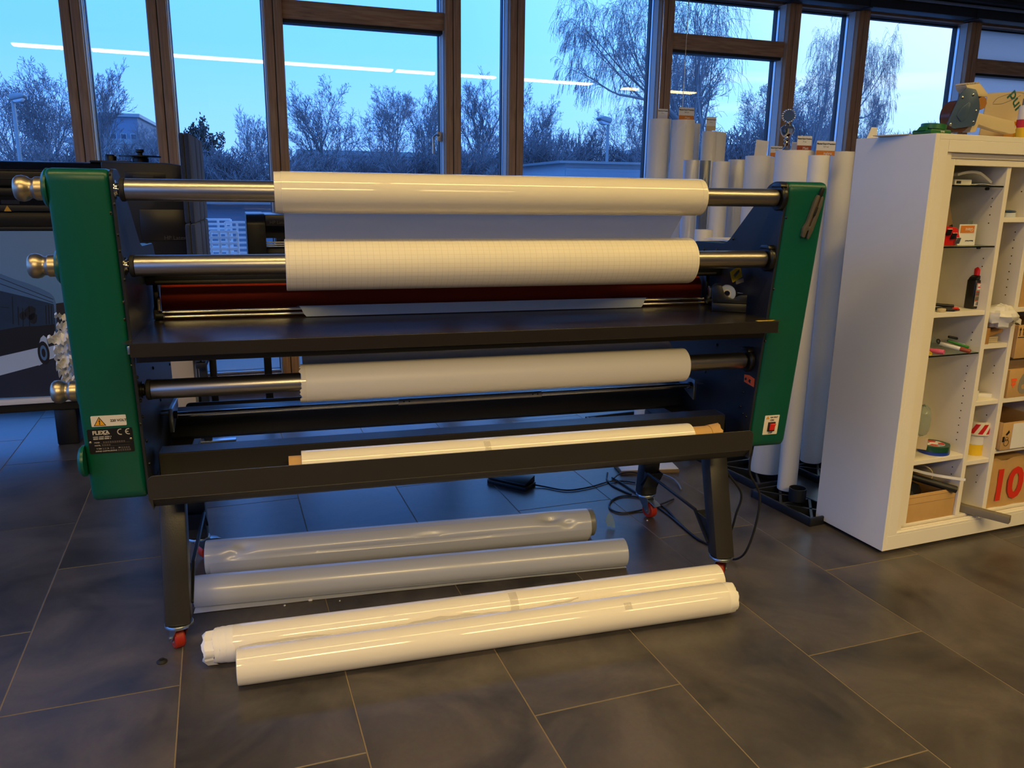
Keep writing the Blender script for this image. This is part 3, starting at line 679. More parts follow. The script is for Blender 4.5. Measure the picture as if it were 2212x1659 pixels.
# --- nip: red silicone roller, guard profile, idler rods, film on the rods
rr_ = MB().lathe([(0.0, -0.402), (0.062, -0.402), (0.064, -0.400), (0.064, 1.652), (0.062, 1.654), (0, 1.654)], (0, 3.015, 1.138), (1, 0, 0), 48, close=False).build('nip_roller', 'red_silicone', mach, smooth=True); rr_['label'] = 'dark red silicone laminating roller'
MB().lathe([(0.0, -0.400), (0.060, -0.400), (0.062, -0.398), (0.062, 1.650), (0.060, 1.652), (0, 1.652)], (0, 3.015, 1.008), (1, 0, 0), 48, close=False).build('lower_nip_roller', 'black_rubber', mach, smooth=True)
MB().prism([(2.845, 1.208), (2.935, 1.208), (2.935, 1.240), (2.925, 1.248), (2.855, 1.248), (2.845, 1.240)], 'x', XL+0.012, XR-0.012).build('guard_profile', 'black_gloss', mach, bevel=0.002)
MB().prism([(2.838, 1.214), (2.8445, 1.214), (2.8445, 1.222), (2.838, 1.222)], 'x', -0.40, 1.65).build('guard_strip', 'black_paint', mach, bevel=0.001)
MB().cyl((-0.395, 2.915, 1.108), (1.655, 2.915, 1.108), 0.0075, n=16).build('idler_rod', 'chrome', mach, smooth=True)
MB().cyl((-0.395, 2.890, 1.096), (1.655, 2.890, 1.096), 0.0055, n=16).build('idler_rod', 'chrome', mach, smooth=True)
web(0.075, 1.345, [(2.862, 1.0885), (2.880, 1.095), (2.898, 1.110), (2.914, 1.1185), (2.930, 1.115)], 'film_leader', 'film_clear', mach, n=10, taper=(-0.03, 0.06))
for side in (-1, 1):
    x = -0.412 if side < 0 else 1.662
    br = MB().prism([(2.885, 1.088), (2.95, 1.088), (2.95, 1.235), (2.93, 1.238), (2.915, 1.13), (2.885, 1.12)], 'x', x-0.008, x+0.008).build('nip_bracket', 'black_plastic', mach, bevel=0.002)
    x2 = x+0.014*(-side)
    MB().prism([(2.868, 1.155), (2.882, 1.165), (2.892, 1.155), (2.878, 1.118), (2.864, 1.122)], 'x', x2-0.004, x2+0.004).build('lever', 'knob_metal', br, bevel=0.001)
    MB().cyl((x2-0.012, 2.872, 1.103), (x2+0.012, 2.872, 1.103), 0.010, n=16).build('lever_knob', 'black_plastic', br, smooth=True)
    MB().cyl((x2-0.014, 2.90, 1.10), (x2+0.006, 2.90, 1.10), 0.015, n=6).build('rod_nut', 'chrome', br)
    # guide block behind the shaft
    MB().prism([(2.80, 1.248), (2.86, 1.248), (2.86, 1.285), (2.82, 1.29), (2.80, 1.27)], 'x', x-0.02*(side < 0), x+0.02).build('stop_block', 'navy_paint', mach, bevel=0.002)
# yellow warning label hanging at the right end of the nip
p = PY(1590, 592, 2.68)
lb = MB(face_mtx(p, (0.85, 0.2, 0.42), (-0.4, -0.1, 0.9))); lb.prism(rounded([(-0.027, -0.022), (0.025, -0.024), (0.028, 0.022), (-0.026, 0.022)], 0.003, 2), 'z', 0, 0.0015)
wl = lb.build('warning_label', 'yellow', mach)
MB(face_mtx(p, (0.85, 0.2, 0.42), (-0.4, -0.1, 0.9))).prism([(-0.012, -0.008), (0.018, 0.002), (0.016, 0.012), (-0.014, 0.004)], 'z', 0.0015, 0.003).build('label_clip', 'steel', wl)
p2 = PY(1597, 607, 2.68)
MB(face_mtx(p2, (0.95, 0.2, 0.2), (-0.2, 0, 0.95))).box(-0.018, 0.018, -0.008, 0.006, 0, 0.004).build('label_tab', 'grey_print', wl)
# orange tag on the right plate
p = PX(1619, 822, XR-0.0105)
tg = MB(face_mtx(p, (0, -1, 0), (0, 0, 1))).prism([(-0.035, -0.012), (0.032, -0.018), (0.034, 0.014), (0.0, 0.020), (-0.036, 0.016)], 'z', 0.0004, 0.0012).build('orange_tag', 'orange_tag', mach)
MB(face_mtx(p, (0, -1, 0), (0, 0, 1))).prism([(-0.006, -0.004), (0.010, -0.010), (0.008, -0.002), (0.012, 0.004), (0.000, 0.006)], 'z', 0.0013, 0.0017).build('tag_mark', 'ink', tg)
# --- lower web-guide rod with its brackets and sleeve
RODY, RODZ = 2.915, 0.748
MB().cyl((-0.385, RODY, RODZ), (1.615, RODY, RODZ), 0.010, n=20).build('guide_rod', 'chrome', mach, smooth=True)
MB().lathe([(0.010, 0.395), (0.0125, 0.396), (0.0125, 0.958), (0.010, 0.96)], (0, RODY, RODZ), (1, 0, 0), 20, close=False).build('rod_sleeve', 'steel', mach, smooth=True)
for xx in (0.415, 0.435, 0.92, 0.94): MB().lathe([(0.0028, 0), (0.0028, 0.0014), (0, 0.0016)], (xx, RODY-0.0122, RODZ+0.003), (0, -1, 0.25), 10, close=False).build('grub_screw', 'black_gloss', mach, smooth=True)
for x in (-0.395, 1.622):
    bk = MB().prism([(2.892, 0.775), (3.05, 0.775), (3.05, 0.745), (2.895, 0.690)], 'x', x-0.007, x+0.007).build('rod_bracket', 'zinc', mach, bevel=0.0015)
    s = -1 if x < 0 else 1
    for dy in (0.03, 0.075): MB().cyl((x, 2.892+dy, 0.752), (x+s*0.052, 2.892+dy, 0.752), 0.004, n=10).build('bracket_pin', 'steel', bk, smooth=True)
    MB().cyl((x-s*0.006, RODY, RODZ), (x-s*0.020, RODY, RODZ), 0.014, n=8).build('rod_collar', 'black_gloss', bk)
# --- cross beams
MB().prism([(3.10, 0.612), (3.10, 0.705), (3.19, 0.705), (3.19, 0.690), (3.115, 0.690), (3.115, 0.612), (3.124, 0.600), (3.115, 0.597)], 'x', XL+0.011, XR-0.011).build('cross_beam', 'navy_paint', mach, bevel=0.002)
# --- roll tray at the front: folded sheet
fp = rounded([(-0.4235, 0.597), (1.6535, 0.597), (1.6535, 0.672), (-0.4235, 0.672)], 0.022, 5, which={2, 3})
tray = MB().prism(fp, 'y', 2.496, 2.500).build('roll_tray', 'black_paint', mach, bevel=0.0008, seg=1); tray['label'] = 'long brown-black folded sheet tray across the front'
ty = [(2.496, 0.597), (2.512, 0.578), (2.528, 0.562), (2.66, 0.562), (2.684, 0.590), (2.684, 0.682), (2.765, 0.682), (2.765, 0.640), (2.761, 0.640), (2.761, 0.678), (2.680, 0.678), (2.680, 0.592), (2.658, 0.566), (2.530, 0.566), (2.516, 0.580), (2.500, 0.597)]
MB().prism(ty, 'x', -0.412, 1.642).build('tray_fold', 'black_paint', tray, bevel=0.0008, seg=1)
MB().prism([(-0.4235, 0.597), (-0.412, 0.5621), (-0.4119, 0.597)], 'y', 2.4965, 2.530).build('tray_corner', 'black_paint', tray)
MB().prism([(1.6535, 0.597), (1.6421, 0.597), (1.642, 0.5621)], 'y', 2.4965, 2.530).build('tray_corner', 'black_paint', tray)
MB().prism([(2.684, 0.600), (2.76, 0.600), (2.76, 0.66), (2.684, 0.66)], 'x', -0.37, 1.60).build('tray_beam', 'navy_paint', mach, bevel=0.002)
# --- leg frames
def leg_frame(x0, x1):
    s = 1 if x0 > 0.6 else -1
    MB().prism([(2.70, 0.540), (3.32, 0.540), (3.32, 0.598), (2.70, 0.598)], 'x', x0, x1).build('leg_rail', 'navy_paint', mach, bevel=0.003)
    MB().prism([(2.592, 0.112), (2.662, 0.112), (2.790, 0.5395), (2.716, 0.5395)], 'x', x0, x1).build('leg', 'black_paint', mach, bevel=0.005)
    MB().prism([(3.300, 0.112), (3.370, 0.112), (3.312, 0.5395), (3.240, 0.5395)], 'x', x0, x1).build('leg', 'black_paint', mach, bevel=0.005)
    xi = x0 if s > 0 else x1          # inner side of this frame
    st = [(2.668, 0.150), (2.790, 0.243), (3.232, 0.243), (3.302, 0.165)]
    up = [(2.660, 0.160), (2.786, 0.253), (3.236, 0.253), (3.296, 0.180)][::-1]
    MB().prism(st+up, 'x', xi-0.006, xi+0.006).build('leg_strut', 'navy_paint', mach, bevel=0.001, seg=1)
    for xw in (x0+0.002, x1-0.007):
        MB().prism([(2.640, 0.125), (2.786, 0.242), (2.700, 0.242), (2.668, 0.205)], 'x', xw, xw+0.005).build('gusset', 'navy_paint', mach)
        MB().prism([(3.312, 0.125), (3.236, 0.242), (3.282, 0.242), (3.306, 0.205)], 'x', xw, xw+0.005).build('gusset', 'navy_paint', mach)
    MB().prism([(2.662, 0.148), (2.786, 0.242), (2.781, 0.246), (2.657, 0.153)], 'x', x0+0.0072, x1-0.0072).build('gusset_flange', 'navy_paint', mach)
    MB().prism([(3.304, 0.140), (3.240, 0.238), (3.246, 0.241), (3.309, 0.145)], 'x', x0+0.0072, x1-0.0072).build('gusset_flange', 'navy_paint', mach)
leg_frame(-0.430, -0.350); leg_frame(1.600, 1.680)
def caster(x, y, ang, brake=False, name='caster'):
    """swivel caster under a leg; wheel trails in direction ang"""
    fr = frame(x, y, 0, math.degrees(ang)); r = 0.0385
    c = MB(fr).lathe([(0.0, 0.1115), (0.044, 0.1115), (0.046, 0.108), (0.046, 0.102), (0.041, 0.098), (0.0, 0.098)], (0, 0, 0), (0, 0, 1), 28, close=False).build('caster', 'zinc', mach, smooth=True)
    c['label'] = 'zinc swivel caster with a red wheel'
    for s in (-1, 1):
        MB(fr).prism(rounded([(-0.034, 0.097), (0.040, 0.097), (0.052, 0.030), (0.036, 0.022), (0.022, 0.034), (-0.010, 0.072)], 0.008, 3), 'y', s*0.021-0.0015, s*0.021+0.0015).build('fork_side', 'zinc', c)
    MB(fr).box(-0.030, 0.036, -0.022, 0.022, 0.094, 0.098).build('fork_top', 'zinc', c)
    MB(fr).lathe([(r*0.5, -0.017), (r-0.004, -0.017), (r, -0.012), (r, 0.012), (r-0.004, 0.017), (r*0.5, 0.017), (r*0.5, -0.017)], (0.036, 0, r+0.0005), (0, 1, 0), 32, close=False).build('wheel', 'caster_red', c, smooth=True)
    MB(fr).cyl((0.036, -0.0165, r+0.0005), (0.036, 0.0165, r+0.0005), r*0.52, n=20).build('wheel_core', 'caster_core', c, smooth=True)
    MB(fr).cyl((0.036, -0.028, r), (0.036, 0.028, r), 0.006, n=6).build('axle', 'zinc', c)
    if brake:
        MB(fr).prism([(0.02, 0.088), (0.07, 0.078), (0.092, 0.070), (0.093, 0.074), (0.070, 0.084), (0.02, 0.094)], 'y', -0.019, 0.019).build('brake_lever', 'zinc', c, bevel=0.001)
caster(-0.390, 2.627, R(112)); caster(1.640, 2.627, R(62)); caster(1.640, 3.335, R(-75), True); caster(-0.390, 3.335, R(35), True)
# --- power cords from the right housing
def strain(x, y, z):
    b = MB(); n = 9; pr = [(0.011, 0.0)]
    for k in range(n):
        r = 0.0105-0.0045*k/n; h = 0.004+k*0.0062
        pr += [(r, h), (r, h+0.0034), (r*0.72, h+0.0038), (r*0.72, h+0.0058)]
    pr += [(0.0052, 0.062), (0.0, 0.0625)]
    return b.lathe(pr, (x, y, z), (0, 0, -1), 16, close=False).build('strain_relief', 'cable', mach, smooth=True)
def smoothpath(pts, n=8):
    P = [Vector(p) for p in pts]; out = []
    for i in range(len(P)-1):
        p0 = P[max(i-1, 0)]; p1 = P[i]; p2 = P[i+1]; p3 = P[min(i+2, len(P)-1)]
        for k in range(n):
            t = k/n; out.append(0.5*((2*p1)+(-p0+p2)*t+(2*p0-5*p1+4*p2-p3)*t*t+(-p0+3*p1-3*p2+p3)*t**3))
    out.append(P[-1]); return out
c1 = PY(1637, 967, 2.66); c2 = PY(1612, 972, 2.70)
strain(1.755, 2.655, 0.5705); strain(1.722, 2.78, 0.5705)
MB().tube(smoothpath([(1.755, 2.655, 0.512), (1.758, 2.655, 0.44), PY(1641, 1070, 2.66), PY(1632, 1135, 2.665), PY(1612, 1190, 2.68), PZ(1592, 1207, 0.02), PZ(1570, 1206, 0.006), PZ(1548, 1200, 0.006)], 8), 0.0048, 8).build('power_cord', 'cable', mach, smooth=True)
MB().tube(smoothpath([(1.722, 2.78, 0.512), (1.722, 2.78, 0.42), PY(1601, 1065, 2.79), PY(1590, 1110, 2.80), PY(1578, 1150, 2.83), PZ(1560, 1180, 0.012), PZ(1530, 1176, 0.006), PZ(1500, 1158, 0.006), PZ(1470, 1132, 0.006), PZ(1440, 1100, 0.006), PZ(1415, 1087, 0.006), PZ(1380, 1068, 0.006), PZ(1345, 1045, 0.006), PZ(1322, 1032, 0.006)], 8), 0.0048, 8).build('power_cord', 'cable', mach, smooth=True)
# ------------------------------------------------------------------ things on and around the machine
# paper roll lying in the tray, with its cardboard core
ty_, tz_ = 2.592, 0.6265
tr = thing('paper_roll', 'white paper roll on a long cardboard core lying in the front tray', 'paper roll', (0.75, ty_, 0.566), 'loose paper rolls')
b = MB(); pr = [(0.044, 0.030), (0.056, 0.030), (0.0585, 0.0312), (0.0585, 1.436), (0.0572, 1.4365), (0.0572, 1.441), (0.055, 1.4425), (0.044, 1.4425), (0.044, 0.030)]
b.lathe(pr, (0, ty_, tz_), (1, 0, 0), 56, close=False).build('wrapped_paper', 'paper_gloss', tr, smooth=True)
MB().lathe([(0.038, -0.010), (0.0435, -0.010), (0.0435, 1.548), (0.038, 1.548), (0.038, -0.010)], (0, ty_, tz_), (1, 0, 0), 40, close=False).build('core', 'cardboard', tr, smooth=True)
rg = random.Random(3)
b = MB(); g = []
for q in range(15):
    a = R(-30)+R(170)*q/14; rr = 0.0452
    g.append([(1.520, ty_-rr*math.cos(a), tz_+rr*math.sin(a)), (1.556+0.012*rg.random(), ty_-(rr+0.004*rg.random())*math.cos(a), tz_+(rr+0.006*rg.random())*math.sin(a))])
b.sheet(g, 0.0018).build('frayed_core_end', 'cardboard', tr, smooth=True)
for nm_, x_, a0 in (('tape_piece', 0.640, 40),):
    g = [[(x_+dx, ty_-0.0592*math.cos(R(a)), tz_+0.0592*math.sin(R(a))) for dx in (0.0, 0.022)] for a in range(25, 70, 6)]
    MB().sheet(g, 0.0003).build(nm_, 'tape_clear', tr, smooth=True)
# rolls lying on the floor
def floor_roll(p0, p1, r, label, material, prof_l=(), prof_r=(), dents=(), group='loose paper rolls', sag=0.0, name='paper_roll', n=56, seed=1, core=None):
    p0 = Vector(p0); p1 = Vector(p1); L_ = (p1-p0).length; d = (p1-p0)/L_
    ang = math.degrees(math.atan2(d.y, d.x)); fr = frame(p0.x, p0.y, 0, ang)
    t = thing(name, label, 'paper roll', ((p0.x+p1.x)/2, (p0.y+p1.y)/2, 0), group)
    b = MB(fr); ri = r*0.62
    xs = [(ri, 0.0), (r-0.003, 0.0), (r-0.0008, 0.0015)]+list(prof_l)
    kx = 90 if dents else 26
    for q in range(kx+1): xs.append((r, 0.03+(L_-0.06)*q/kx))
    xs += list(prof_r)+[(r-0.0008, L_-0.0015), (r-0.003, L_), (ri, L_)]
    xs.sort(key=lambda q: q[1]) if False else None
    vs = []; k = len(xs); rgn = random.Random(seed)
    for rad, x in xs:
        for i in range(n):
            a = 2*math.pi*i/n; rr = rad
            if rad > ri+1e-6:
                for (dx, da, dep, wx, wa) in dents:
                    dd = ((x-dx)/wx)**2+(((a-da+math.pi) % (2*math.pi)-math.pi)/wa)**2
                    rr -= dep*math.exp(-dd)
            vs.append((x, -rr*math.cos(a), r+rr*math.sin(a)))
    fs = []
    for j in range(k-1): fs += [(j*n+i, j*n+(i+1) % n, (j+1)*n+(i+1) % n, (j+1)*n+i) for i in range(n)]
    fs += [((k-1)*n+i, (k-1)*n+(i+1) % n, (i+1) % n, i) for i in range(n)]
    b.add(vs, fs); b.build('wrapped_sheet', material, t, smooth=True)
    return t, fr, L_
T1, fr1, L1 = floor_roll((-0.198, 2.388), (1.520, 2.398), 0.0585, 'long white glossy paper roll lying frontmost on the floor, right end tucked in', 'paper_gloss')
# the tucked right end: stepped inner layers and crumpled rim
MB(fr1).lathe([(0.030, L1-0.02), (0.0572, L1-0.02), (0.0572, L1+0.006), (0.030, L1+0.006)], (0, 0, 0.0585), (1, 0, 0), 48, close=False).build('inner_layer', 'paper', T1, smooth=True)
rg = random.Random(8); b = MB(fr1); n = 40; vs = []; prf = [(0.0562, 0.0), (0.0560, 0.018), (0.0535, 0.034), (0.044, 0.041), (0.026, 0.030), (0.0, 0.024)]
for rad, x in prf:
    for i in range(n):
        a = 2*math.pi*i/n; w = (0.0016*math.sin(7*a+x*90)+0.0012*rg.uniform(-1, 1)) if x > 0.01 else 0
        vs.append((L1+x+w, -(rad+w)*math.cos(a), 0.0585+(rad+w)*math.sin(a)))
fs = [(j*n+i, j*n+(i+1) % n, (j+1)*n+(i+1) % n, (j+1)*n+i) for j in range(len(prf)-1) for i in range(n)]
b.add(vs, fs).build('tucked_end', 'paper', T1, smooth=True)
g = [[(1.30+dx, -0.0590*math.cos(R(a)), 0.0585+0.0590*math.sin(R(a))) for dx in (0.0, 0.028)] for a in range(38, 66, 4)]
MB(fr1).sheet(g, 0.0003).build('tape_piece', 'tape_clear', T1, smooth=True)
T2, fr2, L2 = floor_roll((-0.215, 2.530), (1.575, 2.530), 0.0605, 'long white glossy paper roll on the floor behind the frontmost, left end bunched up', 'paper_gloss', dents=((0.45, R(5), 0.004, 0.5, 0.25),))
for k, (x0, rr, xx) in enumerate(((-0.022, 0.0593, 0.03), (-0.045, 0.0575, 0.03), (-0.060, 0.0560, 0.03))):
    rg = random.Random(20+k); b = MB(fr2); n = 44; vs = []
    for row, (dx, dr) in enumerate(((xx, 0), (0.006, 0), (0, -0.001), (0.0, -0.010), (0.012, -0.022))):
        for i in range(n):
            a = 2*math.pi*i/n; w = 0.0028*rg.uniform(-1, 1)+0.003*math.sin(3*a+k)
            if row == 0: w = 0
            vs.append((x0+dx+w, -(rr+dr+w*0.3)*math.cos(a), 0.0605+(rr+dr+w*0.3)*math.sin(a)))
    b.add(vs, [(j*n+i, j*n+(i+1) % n, (j+1)*n+(i+1) % n, (j+1)*n+i) for j in range(4) for i in range(n)]).build('bunched_layer', 'paper', T2, smooth=True, angle=25)
rg = random.Random(33); b = MB(fr2); n = 40; vs = []
for row, (x, rr) in enumerate(((-0.055, 0.052), (-0.085, 0.0525), (-0.094, 0.045), (-0.088, 0.030), (-0.092, 0.016), (-0.080, 0.0))):
    for i in range(n):
        a = 2*math.pi*i/n; w = 0.0035*rg.uniform(-1, 1)+0.003*math.sin(4*a+row)
        vs.append((x+w, -(rr+w)*math.cos(a)*1.0, 0.0565+(rr+w)*math.sin(a)))
b.add(vs, [(j*n+i, j*n+(i+1) % n, (j+1)*n+(i+1) % n, (j+1)*n+i) for j in range(5) for i in range(n)]).build('crumpled_end', 'paper', T2, smooth=True, angle=22)
rg = random.Random(12)
rows = []
for q in range(40):
    x = 0.02+q*0.030; a1 = 18+7*math.sin(q*0.35)+rg.uniform(-2.5, 2.5)+q*0.18
    rows.append([(x, -0.0611*math.cos(R(a)), 0.0605+0.0611*math.sin(R(a))) for a in (-20, -4, 6, a1)])
MB(fr2).sheet(rows, 0.0004).build('torn_liner', 'paper_back', T2, smooth=True)
g = [[(0.935+dx, -0.0610*math.cos(R(a)), 0.0605+0.0610*math.sin(R(a))) for dx in (0.0, 0.03)] for a in range(18, 86, 6)]
MB(fr2).sheet(g, 0.0003).build('tape_piece', 'tape_clear', T2, smooth=True)
T3, fr3, L3 = floor_roll((-0.372, 2.940), (1.322, 2.858), 0.0580, 'silvery film roll on the floor under the machine, nearer of the two', 'film_silver', group='silver film rolls', name='film_roll')
rows = [[(L3*q/12, -0.0585*math.cos(R(a)), 0.058+0.0585*math.sin(R(a))) for a in (-40, -60, -75)]+[(L3*q/12, -0.035-0.030*(1-q/12)**2, 0.0022+0.0012*(q % 2))] for q in range(13)]
MB(fr3).sheet(rows, 0.0004).build('loose_edge', 'film_silver', T3, smooth=True)
T4, fr4, L4 = floor_roll((-0.352, 3.205), (1.268, 3.150), 0.0690, 'dented silvery film roll on the floor under the machine, farther of the two', 'film_silver', group='silver film rolls', name='film_roll',
                         dents=((0.15, R(52), 0.016, 0.030, 0.30), (0.11, R(25), 0.009, 0.03, 0.25), (0.05, R(70), 0.008, 0.06, 0.2), (1.44, R(58), 0.024, 0.045, 0.30), (1.51, R(32), 0.012, 0.03, 0.25), (0.8, R(14), 0.009, 0.6, 0.14), (0.8, R(80), 0.004, 0.9, 0.07), (0.9, R(35), 0.006, 0.08, 0.2)))
MB(fr4).lathe([(0.040, L4-0.05), (0.060, L4-0.05), (0.0620, L4-0.045), (0.0620, L4+0.024), (0.058, L4+0.027), (0.040, L4+0.027)], (0, 0.010, 0.0715), (1, 0, 0), 40, close=False).build('core', 'film_edge', T4, smooth=True)
rows = [[(0.02+(L4-0.03)*q/12, -0.0705*math.cos(R(a))-0.004*t, 0.069+0.0700*math.sin(R(a))) for t, a in enumerate((4, -18, -42, -66))] for q in range(13)]
MB(fr4).sheet(rows, 0.0005).build('loose_flap', 'film_silver', T4, smooth=True)
# ------------------------------------------------------------------ cutter clipped to the right housing
ka = on_face(1770, 404, 1.5, 0.0); kb = on_face(1729, 511, 1.4, 0.0)
kv = (ka-kb); kl = kv.length; km = face_mtx(kb, Vector((1, 0, 0)).cross(Vector((0, 0, 0))) if False else kv.cross(Vector((0, -1, -0.1163))), kv)
def knife():
    t = thing('box_cutter', 'grey box cutter with an open blade slot clipped to the right green housing', 'cutter', kb)
    # local: y along the knife upward, x to the right, z out of the face
    r = kv.normalized(); out = Vector((0, -1, -0.1163)).normalized(); x = r.cross(out).normalized(); m = Matrix(((x.x, r.x, out.x, kb.x), (x.y, r.y, out.y, kb.y), (x.z, r.z, out.z, kb.z), (0, 0, 0, 1))) @ Matrix.Diagonal((1.15, kl/0.188, 1.2, 1))
    MB(m).prism(rounded([(-0.003, 0.0), (0.007, 0.0), (0.0075, 0.028), (0.012, 0.030), (0.016, 0.0), (0.023, -0.002), (0.027, 0.03), (0.025, 0.130), (0.019, 0.160), (0.0135, 0.160), (0.0125, 0.045), (0.0085, 0.040), (0.0065, 0.045), (0.0065, 0.158), (-0.001, 0.160), (-0.005, 0.13), (-0.003, 0.055), (-0.008, 0.030)], 0.003, 2), 'z', 0.001, 0.012).build('handle', 'knife_grey', t, bevel=0.0012)
    MB(m).box(0.0068, 0.0124, 0.048, 0.185, 0.002, 0.008).build('blade_slider', 'tape_darkbrown', t, bevel=0.001)
    MB(m).box(0.0055, 0.0138, 0.085, 0.118, 0.008, 0.0135).build('thumb_button', 'black_plastic', t, bevel=0.001)
    MB(m).box(0.004, 0.015, 0.158, 0.188, 0.0015, 0.010).build('blade_cap', 'black_plastic', t, bevel=0.0015)
knife()
# ------------------------------------------------------------------ black tape dispenser on the table
def dispenser():
    p = PZ(1578, 672, TZ); fr = frame(p.x, p.y, TZ, 60)
    t = thing('tape_dispenser', 'black desk tape dispenser standing at the right end of the feed table', 'tape dispenser', fr.to_translation())
    # local y runs from the cutter (negative) to the tall tape arch (positive), x is the width
    MB(fr).prism(rounded([(-0.080, 0.0), (0.070, 0.0), (0.072, 0.034), (-0.080, 0.034)], 0.004, 2), 'x', -0.036, 0.036).build('base', 'black_gloss', t, bevel=0.003)
    for s in (-1, 1):
        MB(fr).prism(rounded([(-0.080, 0.0345), (0.070, 0.0345), (0.078, 0.088), (0.064, 0.102), (0.040, 0.100), (0.026, 0.066), (-0.004, 0.050), (-0.026, 0.066), (-0.078, 0.070)], 0.006, 3), 'x', s*0.0325-0.0035, s*0.0325+0.0035).build('side_cheek', 'black_gloss', t, bevel=0.0015)
    MB(fr).box(-0.029, 0.029, -0.080, -0.030, 0.0345, 0.066).build('weight_block', 'black_gloss', t, bevel=0.002)
    MB(fr).ring((-0.012, 0.018, 0.068), (1, 0, 0), 0.032, 0.016, 0.024).build('tape_roll', 'film_clear', t, smooth=True)
    MB(fr).ring((-0.013, 0.018, 0.068), (1, 0, 0), 0.0158, 0.011, 0.026).build('hub', 'label_white', t, smooth=True)
    MB(fr).box(-0.028, 0.028, -0.088, -0.0805, 0.058, 0.067).build('cutting_edge', 'steel', t)
    MB(fr).prism([(-0.014, 0.030), (0.012, 0.034), (0.010, 0.050), (-0.013, 0.044)], 'y', -0.0822, -0.0806).build('paper_scrap', 'card_white', t)
    rows = [[(dx, -0.086+0.022*q, 0.0685+0.001*q) for dx in (-0.011, 0.011)] for q in range(4)]
    MB(fr).sheet(rows, 0.0004).build('tape_tail', 'film_clear', t)
dispenser()
# ------------------------------------------------------------------ foot pedal, cables and small things on the floor
def pedal():
    a = PZ(1052, 1043); b = PZ(1135, 1062); e = (b-a).normalized(); ang = math.degrees(math.atan2(e.y, e.x)); fr = frame(a.x, a.y, 0, ang)
    L_ = (b-a).length
    t = thing('foot_pedal', 'black foot pedal on the floor under the machine', 'pedal', fr @ Vector((L_/2, 0.05, 0)))
    MB(fr).prism([(0.0, 0.0), (0.11, 0.0), (0.11, 0.020), (0.0, 0.020)], 'x', 0, L_).build('base', 'black_plastic', t, bevel=0.003)
    MB(fr).prism([(0.004, 0.022), (0.106, 0.022), (0.106, 0.058), (0.004, 0.036)], 'x', 0.004, L_-0.004).build('tread', 'black_gloss', t, bevel=0.003)
    MB().tube(smoothpath([fr @ Vector((L_-0.002, 0.085, 0.012)), PZ(1175, 1051, 0.006), PZ(1225, 1059, 0.006), PZ(1275, 1052, 0.006), PZ(1318, 1040, 0.006), PZ(1352, 1040, 0.006), PZ(1372, 1043, 0.006)], 8), 0.0042, 8).build('cord', 'cable', t, smooth=True)
pedal()
def floor_cable(pts, label, r=0.0045, z=0.0046, grp='cables on the floor'):
    P = [PZ(q[0], q[1], z+(q[2] if len(q) > 2 else 0)) for q in pts]
    tag(MB().tube(smoothpath(P, 8), r, 8).build('cable', 'cable', smooth=True), label, 'cable', grp)
floor_cable([(1455, 1078), (1420, 1092, 0.009), (1380, 1103, 0.0), (1345, 1108), (1322, 1102), (1316, 1092), (1323, 1080), (1342, 1072), (1365, 1072), (1392, 1078), (1420, 1095, 0.0), (1450, 1117), (1480, 1143), (1508, 1165), (1520, 1170)], 'black cable looping round the rear right caster of the machine', z=0.0052)
floor_cable([(1312, 1021), (1311, 1035), (1322, 1048), (1345, 1060), (1364, 1068)], 'black cable running along the small flat box toward the rear right caster')
floor_cable([(1325, 1034), (1338, 1024), (1358, 1020), (1378, 1022)], 'short black cable bowed over the edge of the small flat box', z=0.024)
def snippet():
    P = [PZ(1414, 1024, 0.005), PZ(1435, 1026, 0.012), PZ(1455, 1035, 0.016), PZ(1466, 1046, 0.010), PZ(1471, 1057, 0.005)]
    tag(MB().tube(smoothpath(P, 8), 0.0045, 8).build('hose_piece', 'film_edge', smooth=True), 'short curved grey hose piece on the floor right of the rear leg', 'hose')
snippet()
bx_ = PZ(1322, 1040)
t = thing('flat_box', 'small flat grey-brown box on the floor under the cables', 'box', (1.93, 3.95, 0))
MB(frame(1.93, 3.93, 0, -8)).box(-0.17, 0.17, -0.07, 0.08, 0, 0.020).build('body', 'cardboard_dark', t, bevel=0.003)
MB(frame(1.93, 3.93, 0, -8)).box(-0.165, 0.165, -0.065, 0.075, 0.0202, 0.024).build('lid', 'lattice_white', t, bevel=0.001)
p = PZ(350, 1430); fr = frame(p.x, p.y, 0, 20)
t = thing('rubber_cap', 'small black rubber cap lying on the floor by the left front caster', 'rubber cap', p)
MB(fr).lathe([(0.0, 0), (0.017, 0), (0.017, 0.003), (0.010, 0.009), (0.0, 0.009)], (0, 0, 0), (0, 0, 1), 20, close=False).build('disc', 'black_rubber', t, smooth=True)
MB(fr).box(-0.006, 0.006, -0.003, 0.003, 0.009, 0.014).build('stud', 'black_rubber', t, bevel=0.001)
for q, (px, py, s, lab) in enumerate(((671, 1297, 0.008, 'largest white paper crumb on the floor between the silver and white rolls'), (615, 1309, 0.004, 'tiny white paper crumb left of the largest crumb on the floor'), (734, 1299, 0.003, 'tiny white paper crumb right of the largest crumb on the floor'), (1398, 1125, 0.004, 'tiny white speck on the floor near the rear right caster'))):
    p = PZ(px, py)
    tag(MB(frame(p.x, p.y, 0, 30*q)).prism([(-s, -s*0.6), (s*0.7, -s*0.8), (s, s*0.3), (0, s), (-s*0.8, s*0.5)], 'z', 0.0005, 0.003+s*0.3).build('paper_crumb', 'card_white', bevel=0.0003), lab, 'scrap', 'paper crumbs')
p = PZ(1318, 1143); rg = random.Random(4); b = MB(frame(p.x, p.y, 0, 0)); rows = []
for i in range(6): rows.append([(0.03*math.cos(0.5*i)*(0.4+0.15*j), 0.02*math.sin(0.5*i), 0.004+0.022*j*math.sin(0.52*i)+0.004*rg.random()) for j in range(4)])
